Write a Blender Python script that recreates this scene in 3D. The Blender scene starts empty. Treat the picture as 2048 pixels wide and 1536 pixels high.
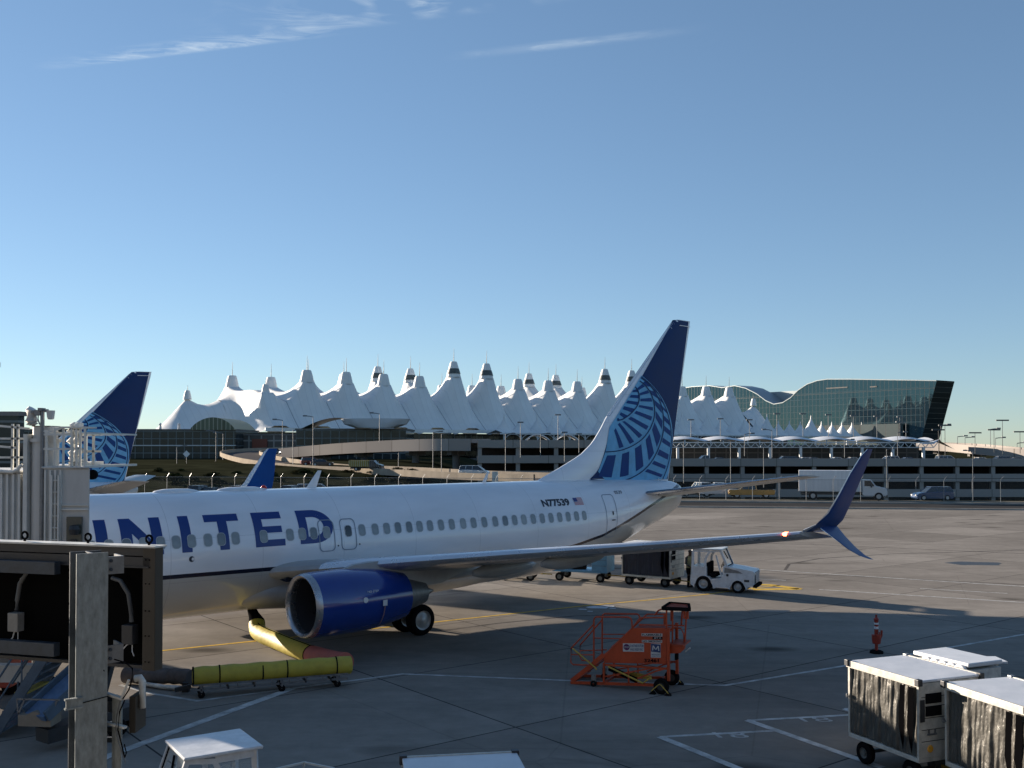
import bpy, bmesh, math, random
from mathutils import Vector, Matrix
C = bpy.context.scene.collection
R = math.radians
random.seed(7)
# ---------------- camera, sky, sun, exposure ----------------
CAMH = 6.467; FPX = 2000.0; PPY = 860.0; PITCH = math.atan(36/2000.0)
cd = bpy.data.cameras.new('camera'); cam = bpy.data.objects.new('camera', cd); C.objects.link(cam)
cam.location = (0, 0, CAMH); cam.rotation_euler = (math.pi/2 + PITCH, 0, 0)
cd.sensor_width = 36; cd.lens = FPX/2048*36; cd.shift_y = (PPY-768)/2048
cd.clip_start = 0.1; cd.clip_end = 12000
bpy.context.scene.camera = cam
SUN_A = R(38); SUN_E = R(10.5)
SUNV = Vector((-math.cos(SUN_A)*math.cos(SUN_E), math.sin(SUN_A)*math.cos(SUN_E), math.sin(SUN_E)))
w = bpy.data.worlds.new("World"); bpy.context.scene.world = w; w.use_nodes = True
nt = w.node_tree; nt.nodes.clear()
sky = nt.nodes.new('ShaderNodeTexSky'); sky.sky_type = 'NISHITA'; sky.sun_disc = False
sky.sun_elevation = SUN_E; sky.sun_rotation = math.atan2(SUNV.x, SUNV.y)
sky.altitude = 1600; sky.air_density = 1.0; sky.dust_density = 0.15; sky.ozone_density = 2.2
bg = nt.nodes.new('ShaderNodeBackground'); bg.inputs[1].default_value = 0.0755
wo = nt.nodes.new('ShaderNodeOutputWorld')
# thin cirrus laid out on a plane high above (direction divided by its height)
tc = nt.nodes.new('ShaderNodeTexCoord'); sp = nt.nodes.new('ShaderNodeSeparateXYZ')
nt.links.new(tc.outputs['Generated'], sp.inputs[0])
def wm(op, a, b=None, cl=False):
    n = nt.nodes.new('ShaderNodeMath'); n.operation = op; n.use_clamp = cl
    for k, v in enumerate((a, b)):
        if v is None: continue
        if isinstance(v, (int, float)): n.inputs[k].default_value = v
        else: nt.links.new(v, n.inputs[k])
    return n.outputs[0]
zz = wm('MAXIMUM', sp.outputs[2], 0.03)
px_ = wm('DIVIDE', sp.outputs[0], zz); py_ = wm('DIVIDE', sp.outputs[1], zz)
cb = nt.nodes.new('ShaderNodeCombineXYZ'); nt.links.new(px_, cb.inputs[0]); nt.links.new(py_, cb.inputs[1])
mp = nt.nodes.new('ShaderNodeMapping'); mp.inputs['Rotation'].default_value = (0, 0, R(38)); mp.inputs['Scale'].default_value = (3.2, 9.0, 1)
nt.links.new(cb.outputs[0], mp.inputs[0])
n1 = nt.nodes.new('ShaderNodeTexNoise'); n1.inputs['Scale'].default_value = 1.9; n1.inputs['Detail'].default_value = 9; n1.inputs['Roughness'].default_value = .62; n1.inputs['Distortion'].default_value = 1.1
nt.links.new(mp.outputs[0], n1.inputs[0])
n2 = nt.nodes.new('ShaderNodeTexNoise'); n2.inputs['Scale'].default_value = 6.5; n2.inputs['Detail'].default_value = 2
nt.links.new(cb.outputs[0], n2.inputs[0])
# band of the sky that carries the wisps: directions left of centre, 2.2-3.4 across the plane
def band(v, lo, mid, hi):
    a = nt.nodes.new('ShaderNodeMapRange'); a.interpolation_type = 'SMOOTHSTEP'; a.inputs[1].default_value = lo; a.inputs[2].default_value = mid
    nt.links.new(v, a.inputs[0])
    b = nt.nodes.new('ShaderNodeMapRange'); b.interpolation_type = 'SMOOTHSTEP'; b.inputs[1].default_value = hi; b.inputs[2].default_value = mid
    nt.links.new(v, b.inputs[0])
    return wm('MULTIPLY', a.outputs[0], b.outputs[0])
qq = wm('ADD', py_, wm('MULTIPLY', px_, .28))
cA = wm('MULTIPLY', band(qq, 2.19, 2.272, 2.296), band(px_, -1.3, -.8, -.30))
cB = wm('MULTIPLY', wm('MULTIPLY', band(qq, 1.95, 2.19, 2.275), band(px_, -.85, -.25, .35)), .8)
cC = wm('MULTIPLY', wm('MULTIPLY', band(qq, 2.455, 2.495, 2.535), band(px_, -.2, .08, .5)), .30)
th1 = nt.nodes.new('ShaderNodeMapRange'); th1.inputs[1].default_value = .40; th1.inputs[2].default_value = .72; nt.links.new(n1.outputs[0], th1.inputs[0])
th2 = nt.nodes.new('ShaderNodeMapRange'); th2.inputs[1].default_value = .42; th2.inputs[2].default_value = .62; nt.links.new(n2.outputs[0], th2.inputs[0])
cl = wm('ADD', wm('MULTIPLY', wm('MULTIPLY', wm('ADD', cA, wm('MULTIPLY', cB, th2.outputs[0])), th1.outputs[0]), .95), wm('MULTIPLY', cC, wm('ADD', th1.outputs[0], .35)), True)
gain = nt.nodes.new('ShaderNodeMixRGB'); gain.blend_type = 'MIX'; gain.inputs[2].default_value = (3.6, 4.1, 4.5, 1)
gm = nt.nodes.new('ShaderNodeGamma'); gm.inputs[1].default_value = .70; nt.links.new(sky.outputs[0], gm.inputs[0])
tint = nt.nodes.new('ShaderNodeMixRGB'); tint.blend_type = 'MULTIPLY'; tint.inputs[0].default_value = 1; tint.inputs[2].default_value = (.86,1.0,1.15,1); nt.links.new(gm.outputs[0], tint.inputs[1])
nt.links.new(cl, gain.inputs[0]); nt.links.new(tint.outputs[0], gain.inputs[1])
nt.links.new(gain.outputs[0], bg.inputs[0]); nt.links.new(bg.outputs[0], wo.inputs[0])
ld = bpy.data.lights.new('sun', 'SUN'); ld.energy = 5.0; ld.angle = R(0.5); ld.color = (1.0, .86, .71)
lo = bpy.data.objects.new('sun', ld); C.objects.link(lo); lo.rotation_euler = SUNV.to_track_quat('Z', 'Y').to_euler(); lo.location = SUNV*300
vs = bpy.context.scene.view_settings
vs.view_transform = 'Standard'; vs.look = 'None'; vs.gamma = 1; vs.exposure = 1.5
# ---------------- pixel -> place helpers (2048x1536 photo pixels) ----------------
def ray(x, y):
    u = -(y-PPY)/FPX; r = (x-1024)/FPX; c, s = math.cos(PITCH), math.sin(PITCH)
    return Vector((r, c-u*s, s+u*c))
def G(x, y, z=0.0):                 # on the level z
    d = ray(x, y); t = (z-CAMH)/d.z; return Vector((d.x*t, d.y*t, z))
def AT(x, y, D):                    # at depth D
    d = ray(x, y); t = D/d.y; return Vector((d.x*t, D, CAMH+d.z*t))
# ---------------- mesh helpers ----------------
class MB:
    def __init__(s, M=None): s.v = []; s.f = []; s.fm = []; s.cur = 0; s.M = M
    def pts(s, ps):
        b = len(s.v)
        for p in ps:
            p = Vector(p)
            s.v.append(s.M @ p if s.M else p)
        return b
    def face(s, idx): s.f.append(tuple(idx)); s.fm.append(s.cur)
    def poly(s, ps): b = s.pts(ps); s.face(range(b, b+len(ps)))
    def box(s, x0, x1, y0, y1, z0, z1):
        b = s.pts([(x, y, z) for z in (z0, z1) for y in (y0, y1) for x in (x0, x1)])
        for q in ((0,2,3,1),(4,5,7,6),(0,1,5,4),(2,6,7,3),(0,4,6,2),(1,3,7,5)): s.face([b+i for i in q])
    def beam(s, p, q, w, h, up=(0,0,1)):
        p = Vector(p); q = Vector(q); d = (q-p).normalized(); up = Vector(up)
        sd = d.cross(up)
        if sd.length < 1e-4: sd = d.cross(Vector((1,0,0)))
        sd.normalize(); u = sd.cross(d)
        b = s.pts([e+sd*a*w/2+u*c*h/2 for e in (p, q) for a, c in ((-1,-1),(1,-1),(1,1),(-1,1))])
        for k in range(4): s.face([b+k, b+(k+1)%4, b+4+(k+1)%4, b+4+k])
        s.face([b+3,b+2,b+1,b]); s.face([b+4,b+5,b+6,b+7])
    def loft(s, rings, closed=True, caps=True):
        n = len(rings[0]); b = [s.pts(r) for r in rings]
        for a, c in zip(b, b[1:]):
            for k in range(n if closed else n-1):
                k2 = (k+1) % n; s.face([a+k, a+k2, c+k2, c+k])
        if caps and closed:
            s.face([b[0]+k for k in reversed(range(n))]); s.face([b[-1]+k for k in range(n)])
    def tube(s, pts, r, n=8, caps=True):
        pts = [Vector(p) for p in pts]; rings = []
        rr = r if isinstance(r, (list, tuple)) else [r]*len(pts)
        ref = Vector((0,0,1))
        for i, p in enumerate(pts):
            d = (pts[min(i+1, len(pts)-1)]-pts[max(i-1, 0)]).normalized()
            a = d.cross(ref)
            if a.length < .05: a = d.cross(Vector((0,1,0)))
            a.normalize(); b = a.cross(d)
            rings.append([p+(a*math.cos(t)+b*math.sin(t))*rr[i] for t in [2*math.pi*k/n for k in range(n)]])
        s.loft(rings, True, caps)
    def cyl(s, p, q, r, n=16, r2=None): s.tube([p, q], [r, r if r2 is None else r2], n)
    def lathe(s, prof, o, ax, n=32, caps=False):
        o = Vector(o); ax = Vector(ax).normalized(); a = ax.cross(Vector((0,0,1)))
        if a.length < .05: a = ax.cross(Vector((1,0,0)))
        a.normalize(); b = a.cross(ax)
        s.loft([[o+ax*x+(a*math.cos(t)+b*math.sin(t))*r for t in [2*math.pi*k/n for k in range(n)]] for x, r in prof], True, caps)
    def prism(s, poly, ext):           # poly: 3d points; ext: vector
        ext = Vector(ext); n = len(poly)
        b = s.pts(list(poly)+[Vector(p)+ext for p in poly])
        s.face([b+i for i in reversed(range(n))]); s.face([b+n+i for i in range(n)])
        for i in range(n): s.face([b+i, b+(i+1)%n, b+n+(i+1)%n, b+n+i])
    def grid(s, rows):
        s.loft(rows, False, False)
    def build(s, name, mats, parent=None, smooth=None, bevel=0, loc=None):
        me = bpy.data.meshes.new(name)
        vv = [tuple(v-Vector(loc)) for v in s.v] if loc is not None else [tuple(v) for v in s.v]
        me.from_pydata(vv, [], s.f)
        if not isinstance(mats, (list, tuple)): mats = [mats]
        for m in mats: me.materials.append(m)
        if len(mats) > 1: me.polygons.foreach_set('material_index', s.fm)
        bm = bmesh.new(); bm.from_mesh(me); bmesh.ops.remove_doubles(bm, verts=bm.verts, dist=1e-5)
        bmesh.ops.recalc_face_normals(bm, faces=bm.faces)
        if all(abs(f.normal.z) > .9 for f in bm.faces) and sum(f.normal.z for f in bm.faces) < 0: bmesh.ops.reverse_faces(bm, faces=bm.faces)
        bm.to_mesh(me); bm.free()
        if smooth is not None:
            me.polygons.foreach_set('use_smooth', [True]*len(me.polygons)); me.set_sharp_from_angle(angle=R(smooth))
        o = bpy.data.objects.new(name, me); C.objects.link(o)
        if loc is not None: o.location = loc
        if parent: o.parent = parent
        if bevel:
            b = o.modifiers.new('bevel', 'BEVEL'); b.width = bevel; b.segments = 2; b.limit_method = 'ANGLE'; b.angle_limit = R(40)
        return o
def tag(o, label=None, cat=None, group=None, kind=None):
    if label: o['label'] = label
    if cat: o['category'] = cat
    if group: o['group'] = group
    if kind: o['kind'] = kind
    return o
def thing(name, label, cat, loc=(0,0,0), rz=0, group=None):
    o = bpy.data.objects.new(name, None); C.objects.link(o); o.location = loc; o.rotation_euler = (0,0,rz)
    o.empty_display_size = .3
    return tag(o, label, cat, group)
def struct(o): o['kind'] = 'structure'; return o
def kids(o): return [c for c in bpy.data.objects if c.parent == o]
def copy_tree(o, parent=None, ch=None):
    c = o.copy(); C.objects.link(c)
    if parent: c.parent = parent
    for k in kids(o): copy_tree(k, c)
    return c
def dup(o, loc, rz=None, label=None, group=None):
    c = copy_tree(o); c.location = loc
    if rz is not None: c.rotation_euler = (0,0,rz)
    if label: c['label'] = label
    if group: c['group'] = group
    return c
# text as filled 2D faces
def text2d(st, size=1.0, bold=0.0, cuts=0.0):
    cu = bpy.data.curves.new('t', 'FONT'); cu.body = st; cu.size = size; cu.offset = bold; cu.resolution_u = 4
    o = bpy.data.objects.new('t', cu); C.objects.link(o); bpy.context.view_layer.update()
    me = bpy.data.meshes.new_from_object(o.evaluated_get(bpy.context.evaluated_depsgraph_get()))
    bpy.data.objects.remove(o); bm = bmesh.new(); bm.from_mesh(me); bpy.data.meshes.remove(me)
    if cuts: slice_bm(bm, cuts)
    vs_ = [v.co.copy() for v in bm.verts]; bm.verts.index_update()
    fs_ = [[v.index for v in f.verts] for f in bm.faces]; bm.free()
    return vs_, fs_
def slice_bm(bm, step):
    ys = [v.co.y for v in bm.verts]
    if not ys: return
    y = min(ys)+step
    while y < max(ys):
        bmesh.ops.bisect_plane(bm, geom=list(bm.verts)+list(bm.edges)+list(bm.faces), plane_co=(0,y,0), plane_no=(0,1,0)); y += step
def put2d(mb, vf, fn):
    b = mb.pts([fn(v.x, v.y) for v in vf[0]])
    for f in vf[1]: mb.face([b+i for i in f])
def fit2d(vf, x0, x1, y0, y1):
    xs = [v.x for v in vf[0]]; ys = [v.y for v in vf[0]]
    ax, bx, ay, by = min(xs), max(xs), min(ys), max(ys)
    return [Vector((x0+(v.x-ax)/(bx-ax)*(x1-x0), y0+(v.y-ay)/(by-ay)*(y1-y0), 0)) for v in vf[0]], vf[1]
# ---------------- materials ----------------
def mat(name, col, rough=.5, metal=0, var=0.0, scale=3.0, bump=0.0, bscale=None, emit=None, coat=0, spec=None, stretch=None, trans=0, alpha=None):
    m = bpy.data.materials.new(name); m.use_nodes = True; t = m.node_tree; b = t.nodes['Principled BSDF']
    b.inputs['Base Color'].default_value = (*col, 1); b.inputs['Roughness'].default_value = rough; b.inputs['Metallic'].default_value = metal
    if coat: b.inputs['Coat Weight'].default_value = coat; b.inputs['Coat Roughness'].default_value = .08
    if spec is None and rough >= .7: spec = 0.0
    if spec is not None: b.inputs['Specular IOR Level'].default_value = spec
    if trans: b.inputs['Transmission Weight'].default_value = trans
    if alpha is not None: b.inputs['Alpha'].default_value = alpha
    if emit: b.inputs['Emission Color'].default_value = (*emit[0], 1); b.inputs['Emission Strength'].default_value = emit[1]
    if var or bump:
        c = t.nodes.new('ShaderNodeTexCoord'); mpn = t.nodes.new('ShaderNodeMapping'); t.links.new(c.outputs['Object'], mpn.inputs[0])
        if stretch: mpn.inputs['Scale'].default_value = stretch
        n = t.nodes.new('ShaderNodeTexNoise'); n.inputs['Scale'].default_value = scale; n.inputs['Detail'].default_value = 6; n.inputs['Roughness'].default_value = .65
        t.links.new(mpn.outputs[0], n.inputs[0])
        if var:
            r = t.nodes.new('ShaderNodeMapRange'); r.inputs[1].default_value = .3; r.inputs[2].default_value = .7
            r.inputs[3].default_value = 1-var; r.inputs[4].default_value = 1+var*.6
            t.links.new(n.outputs[0], r.inputs[0])
            mx = t.nodes.new('ShaderNodeMixRGB'); mx.blend_type = 'MULTIPLY'; mx.inputs[0].default_value = 1; mx.inputs[1].default_value = (*col, 1)
            t.links.new(r.outputs[0], mx.inputs[2]); t.links.new(mx.outputs[0], b.inputs['Base Color'])
            r2 = t.nodes.new('ShaderNodeMapRange'); r2.inputs[3].default_value = max(0, rough-.12); r2.inputs[4].default_value = min(1, rough+.12)
            t.links.new(n.outputs[0], r2.inputs[0]); t.links.new(r2.outputs[0], b.inputs['Roughness'])
        if bump:
            n3 = t.nodes.new('ShaderNodeTexNoise'); n3.inputs['Scale'].default_value = bscale or scale; n3.inputs['Detail'].default_value = 5
            t.links.new(mpn.outputs[0], n3.inputs[0])
            bp = t.nodes.new('ShaderNodeBump'); bp.inputs['Strength'].default_value = bump; bp.inputs['Distance'].default_value = .05
            t.links.new(n3.outputs[0], bp.inputs['Height']); t.links.new(bp.outputs[0], b.inputs['Normal'])
    return m
def bsdf(m): return m.node_tree.nodes['Principled BSDF']
def grid_mat(name, ca, cb_, w_, h_, mortar, rough=.25, metal=0, axes='XZ', var=.25, mrough=.5, sill=None):
    """panes of colour ca between bars of colour cb_, laid out in object space"""
    m = bpy.data.materials.new(name); m.use_nodes = True; t = m.node_tree; b = t.nodes['Principled BSDF']
    c = t.nodes.new('ShaderNodeTexCoord'); s = t.nodes.new('ShaderNodeSeparateXYZ'); t.links.new(c.outputs['Object'], s.inputs[0])
    b.inputs['Specular IOR Level'].default_value = .3
    k = t.nodes.new('ShaderNodeCombineXYZ'); t.links.new(s.outputs['XYZ'.index(axes[0])], k.inputs[0]); t.links.new(s.outputs['XYZ'.index(axes[1])], k.inputs[1])
    br = t.nodes.new('ShaderNodeTexBrick'); br.offset = 0; br.inputs['Scale'].default_value = 1; br.inputs['Brick Width'].default_value = w_; br.inputs['Row Height'].default_value = h_
    br.inputs['Mortar Size'].default_value = mortar; br.inputs['Mortar Smooth'].default_value = 0; br.inputs['Bias'].default_value = 0
    br.inputs['Color1'].default_value = (*[v*(1-var) for v in ca], 1); br.inputs['Color2'].default_value = (*[v*(1+var) for v in ca], 1); br.inputs['Mortar'].default_value = (*cb_, 1)
    t.links.new(k.outputs[0], br.inputs[0]); t.links.new(br.outputs[0], b.inputs['Base Color'])
    r = t.nodes.new('ShaderNodeMapRange'); r.inputs[3].default_value = rough; r.inputs[4].default_value = mrough
    t.links.new(br.outputs['Fac'], r.inputs[0]); t.links.new(r.outputs[0], b.inputs['Roughness'])
    if metal:
        r = t.nodes.new('ShaderNodeMapRange'); r.inputs[3].default_value = metal; r.inputs[4].default_value = 0
        t.links.new(br.outputs['Fac'], r.inputs[0]); t.links.new(r.outputs[0], b.inputs['Metallic'])
    return m
M_white = mat('white_paint', (.72,.73,.74), .35, var=.12, scale=2)
M_whited = mat('worn_white_paint', (.62,.62,.58), .5, var=.35, scale=4, bump=.1)
M_black = mat('black_rubber', (.012,.012,.013), .75, var=.3, scale=6)
M_dark = mat('dark_steel', (.03,.032,.036), .5, var=.3, scale=5)
M_steel = mat('grey_steel', (.22,.23,.24), .45, .6, var=.25, scale=8)
M_rim = mat('wheel_rim_grey', (.42,.43,.43), .4, .3, var=.15, scale=10)
M_concrete = mat('concrete_wall', (.20,.19,.18), .85, var=.3, scale=.35, bump=.1, bscale=3)
M_light = mat('lamp_lens', (.8,.8,.75), .15)
M_red = mat('red_lens', (.45,.02,.01), .2)
M_amber = mat('amber_lens', (.75,.35,.03), .25)
M_carglass = mat('car_glass', (.015,.02,.025), .06, spec=.8)
# ---------------- ground ----------------
def sstep(a, b, x):
    t = max(0, min(1, (x-a)/(b-a))); return t*t*(3-2*t)
def terrain(x, y):
    kerb = 124.4-.148*x
    f = sstep(-25, 12, x)
    dip = -5.2*sstep(kerb+6, kerb+60, y)*f
    berm = 3.0*sstep(kerb+2, kerb+85, y)*(1-f)
    far = 1-sstep(560, 900, y)
    return (dip+berm)*far
xs = [-6000,-3000,-1500,-800,-500,-350]+list(range(-260, 261, 10))+[350,500,800,1500,3000,6000]
ys = [-400,-100,0,60]+list(range(90, 300, 7))+list(range(300, 920, 40))+[1300,2000,4000,9000]
mb = MB(); mb.grid([[(x, y, terrain(x, y)-.03) for x in xs] for y in ys])
m = mat('scrub_ground', (.030,.031,.018), .95, var=.6, scale=.15, bump=.6, bscale=2)
struct(mb.build('ground', m, smooth=60))
# apron concrete
m = bpy.data.materials.new('apron_concrete'); m.use_nodes = True; t = m.node_tree; b = bsdf(m); b.inputs['Roughness'].default_value = .9; b.inputs['Specular IOR Level'].default_value = 0.0
c = t.nodes.new('ShaderNodeTexCoord')
def NN(kind, **kw):
    n = t.nodes.new(kind)
    for k, v in kw.items():
        if k in ('operation','blend_type','noise_dimensions','interpolation_type','offset'): setattr(n, k, v)
        else: n.inputs[k.replace('_', ' ')].default_value = v
    return n
def mapping(rot, sc):
    n = t.nodes.new('ShaderNodeMapping'); n.inputs['Rotation'].default_value = (0,0,R(rot)); n.inputs['Scale'].default_value = sc; t.links.new(c.outputs['Object'], n.inputs[0]); return n.outputs[0]
def mul(a, bb, fac=1, bt='MULTIPLY'):
    n = NN('ShaderNodeMixRGB', blend_type=bt); n.inputs[0].default_value = fac
    for i, v in ((1, a), (2, bb)):
        if isinstance(v, tuple): n.inputs[i].default_value = (*v, 1)
        else: t.links.new(v, n.inputs[i])
    return n.outputs[0]
def rng(v, a, bb, lo_, hi_):
    n = NN('ShaderNodeMapRange'); n.inputs[1].default_value = a; n.inputs[2].default_value = bb; n.inputs[3].default_value = lo_; n.inputs[4].default_value = hi_
    t.links.new(v, n.inputs[0]); return n.outputs[0]
def noise(vec, sc, det=5, ro=.6, dis=0):
    n = NN('ShaderNodeTexNoise', Scale=sc, Detail=det, Roughness=ro, Distortion=dis); t.links.new(vec, n.inputs[0]); return n.outputs[0]
br = NN('ShaderNodeTexBrick', Scale=1, Brick_Width=7.2, Row_Height=6.1, Mortar_Size=.028, Mortar_Smooth=.3, Bias=0); br.offset = 0
br.inputs['Color1'].default_value = (.325,.297,.262,1); br.inputs['Color2'].default_value = (.25,.228,.201,1); br.inputs['Mortar'].default_value = (.085,.08,.075,1)
t.links.new(mapping(-38, (1,1,1)), br.inputs[0])
big = rng(noise(mapping(0, (1,1,1)), .06, 5), .35, .7, .74, 1.12)
fine = rng(noise(mapping(0, (1,1,1)), 1.3, 8, .75), .3, .75, .84, 1.1)
streak = rng(noise(mapping(16, (.16,.7,1)), .5, 7, .72, 1.2), .36, .64, .86, 1.06)
streak2 = rng(noise(mapping(-20, (.05,1.3,1)), .6, 6, .7, 1.0), .58, .72, 1.0, .76)
col = mul(mul(mul(mul(br.outputs[0], big), fine), streak), streak2)
vc = NN('ShaderNodeTexVoronoi', Scale=.11); vc.feature = 'DISTANCE_TO_EDGE'; t.links.new(mapping(21, (1,.7,1)), vc.inputs[0])
col = mul(col, rng(vc.outputs['Distance'], .0, .003, .85, 1.0))
spots = NN('ShaderNodeTexVoronoi', Scale=.16); t.links.new(mapping(0, (1,1.8,1)), spots.inputs[0])
sp_ = rng(spots.outputs['Distance'], .04, .16, .45, 1.0)
col = mul(col, sp_)
# grey-brown wear along the taxi lead-in
t.links.new(col, b.inputs['Base Color'])
bp = NN('ShaderNodeBump', Strength=.1, Distance=.01); t.links.new(noise(mapping(0, (1,1,1)), 12, 6, .8), bp.inputs['Height']); t.links.new(bp.outputs[0], b.inputs['Normal'])
mb = MB(); K = lambda x: 124.4-.148*x
mb.poly([(-160,-80,0),(260,-80,0),(260,K(260)-12,0),(-160,K(-160)-12,0)])
struct(mb.build('apron', m))
m_asph = mat('asphalt', (.07,.068,.066), .9, var=.3, scale=.5, stretch=(.3,1,1))
mb = MB(); mb.poly([(-200,K(-200)-11.9,.006),(260,K(260)-11.9,.006),(260,K(260)-1.5,.006),(-200,K(-200)-1.5,.006)]); struct(mb.build('service_road', m_asph))
m_kerb = mat('kerb_concrete', (.33,.31,.28), .85, var=.25, scale=.6)
mb = MB(); mb.prism([(-200,K(-200)-1.4,0),(260,K(260)-1.4,0),(260,K(260)-.9,0),(-200,K(-200)-.9,0)], (0,0,.16))
mb.prism([(-200,K(-200)-12.6,0),(260,K(260)-12.6,0),(260,K(260)-12.2,0),(-200,K(-200)-12.2,0)], (0,0,.14))
struct(mb.build('kerb', m_kerb))
m_grav = mat('gravel_verge', (.20,.18,.14), .95, var=.5, scale=.8, bump=.3)
mb = MB(); mb.poly([(12,K(12)-.85,.02),(260,K(260)-.85,.02),(260,K(260)+6,.02),(12,K(12)+6,.02)]); struct(mb.build('gravel_verge', m_grav))
# painted markings: strips 4 mm above the concrete
def strip(mb, pts, wd, z=.005):
    pts = [Vector((p[0], p[1], 0)) for p in pts]; L = []; Rr = []
    for i, p in enumerate(pts):
        a = (p-pts[i-1]).normalized() if i else None; bq = (pts[i+1]-p).normalized() if i+1 < len(pts) else None
        d = ((a or bq)+(bq or a)).normalized(); n = Vector((-d.y, d.x, 0)); k = 1/max(.4, n.dot(Vector((-(a or bq).y, (a or bq).x, 0))))
        L.append(p+n*wd/2*k+Vector((0,0,z))); Rr.append(p-n*wd/2*k+Vector((0,0,z)))
    mb.grid([L, Rr])
m_wl = mat('white_line_paint', (.52,.52,.50), .8, var=.5, scale=2.5)
m_yl = mat('yellow_line_paint', (.62,.42,.10), .8, var=.35, scale=2.5)
m_rl = mat('red_line_paint', (.30,.07,.055), .85, var=.4, scale=2)
def gp(*pp): return [G(*p) for p in pp]
mb = MB(); strip(mb, gp((240,1370),(300,1387),(395,1402),(805,1348),(1130,1361),(1450,1371),(1700,1330),(2110,1258)), .13); struct(mb.build('stand_boundary_line', m_wl))
mb = MB(); strip(mb, gp((585,1377),(210,1515),(60,1600)), .26, .009); struct(mb.build('service_lane_line', m_wl))
mb = MB()
for a, bq, cc in (((1320,1474),(1560,1461),(1560,1570)), ((1495,1441),(1722,1429),(1790,1542)), ((1690,1418),(1880,1408),(1990,1490))):
    strip(mb, gp(a, bq), .13); 
    strip(mb, gp(a, ((1495,1545) if a[0] == 1320 else (1765,1536) if a[0] == 1495 else (1950,1510))), .2, .009)
struct(mb.build('parking_bay_lines', m_wl))
mb = MB()
for (x0, y0) in ((1432,1468),(1602,1437)):
    P = G(x0, y0); tv = fit2d(text2d('18', 1), 0, .72, 0, .42)
    put2d(mb, tv, lambda x, y: (P.x+x-.2*y, P.y-.3+y*1.0, .006))
struct(mb.build('painted_bay_number', m_wl))
mb = MB(); strip(mb, gp((280,1306),(600,1273),(900,1241),(1175,1211),(1300,1200),(1420,1188),(1500,1177),(1560,1171)), .15); struct(mb.build('lead_in_line', m_yl))
mb = MB(); strip(mb, gp((1400,1132),(1500,1138),(2110,1177)), .15); strip(mb, gp((1638,1179),(2110,1209)), .15)
strip(mb, gp((1500,1157),(1572,1161)), .12); strip(mb, gp((1840,1177),(2015,1187)), .12)
strip(mb, gp((700,1096),(1400,1131)), .15); struct(mb.build('road_edge_lines', m_wl))
mb = MB(); strip(mb, gp((1505,1169),(1540,1170),(1600,1178)), .5); strip(mb, gp((1505,1179),(1600,1178)), .5); struct(mb.build('lead_in_marker', m_yl))
m_oil = mat('oil_stain', (.035,.034,.034), .5, var=.4, scale=1)
mb = MB()
for (x, y, rx, ry) in ((1950,1127,1.5,.9),(1540,1222,.8,.35),(1270,1238,.5,.25)):
    P = G(x, y); mb.poly([(P.x+rx*math.cos(k*.449)*(1+.18*math.sin(k*2.3)), P.y+ry*math.sin(k*.449)*(1+.2*math.sin(k*1.7)), .004) for k in range(14)])
struct(mb.build('oil_stain', m_oil))
# tyre marks
m_tm = mat('tyre_mark', (.13,.12,.11), .85, var=.5, scale=1.5, stretch=(1,1,1))
mb = MB()
for arc in (((1570,1140),(1578,1128),(1640,1117),(1780,1108),(2060,1100)), ((1500,1146),(1700,1152),(2060,1170)), ((1400,1082),(1700,1092),(2060,1108)), ((1500,1040),(1800,1036),(2060,1042)), ((880,1262),(1000,1246),(1150,1232),(1300,1228))):
    strip(mb, gp(*arc), .16, .003)
struct(mb.build('tyre_marks', m_tm))
mb = MB()
for (x, y, r_) in ((1195,1215,.45),(1165,1219,.18),(1215,1213,.3),(1180,1223,.12),(1225,1217,.15)):
    P = G(x, y); mb.poly([(P.x+r_*math.cos(k*.6)*(1+.4*math.sin(k*3.1)), P.y+r_*.7*math.sin(k*.6)*(1+.3*math.sin(k*2.3)), .01) for k in range(10)])
struct(mb.build('spilt_white_residue', mat('white_residue', (.6,.62,.64), .8)))
# ---------------- terminal with fabric peaks ----------------
TO = Vector((-88.2,429.4,0)); TE_ = Vector((.8296,.5584,0)); TW = Vector((-.5584,.8296,0)); BAY = 18.3
def TP(i, w_, z): return TO+TE_*(i*BAY)+TW*w_+Vector((0,0,z))
m_fab = mat('white_tent_fabric', (.74,.74,.72), .6, var=.07, scale=.12, spec=.3)
_t = m_fab.node_tree; _b = bsdf(m_fab); _l = _b.inputs['Base Color'].links[0].from_socket
_c = _t.nodes.new('ShaderNodeTexCoord'); _s = _t.nodes.new('ShaderNodeSeparateXYZ'); _t.links.new(_c.outputs['Object'], _s.inputs[0])
_d = _t.nodes.new('ShaderNodeMath'); _d.operation = 'DIVIDE'; _d.inputs[1].default_value = 18.3/7; _t.links.new(_s.outputs[0], _d.inputs[0])
_f = _t.nodes.new('ShaderNodeMath'); _f.operation = 'FRACT'; _t.links.new(_d.outputs[0], _f.inputs[0])
_g = _t.nodes.new('ShaderNodeMath'); _g.operation = 'LESS_THAN'; _g.inputs[1].default_value = .10; _t.links.new(_f.outputs[0], _g.inputs[0])
_h = _t.nodes.new('ShaderNodeMath'); _h.operation = 'MULTIPLY'; _h.inputs[1].default_value = .16; _t.links.new(_g.outputs[0], _h.inputs[0])
_m = _t.nodes.new('ShaderNodeMixRGB'); _m.inputs[2].default_value = (.35,.36,.37,1); _t.links.new(_h.outputs[0], _m.inputs[0]); _t.links.new(_l, _m.inputs[1]); _t.links.new(_m.outputs[0], _b.inputs['Base Color'])
m_capd = mat('tent_clerestory_band', (.10,.11,.10), .4, var=.5, scale=1.2)
m_spire2 = mat('valley_cable_grey', (.30,.31,.33), .6)
m_spire = mat('mast_steel', (.07,.08,.09), .6, 0)
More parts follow.
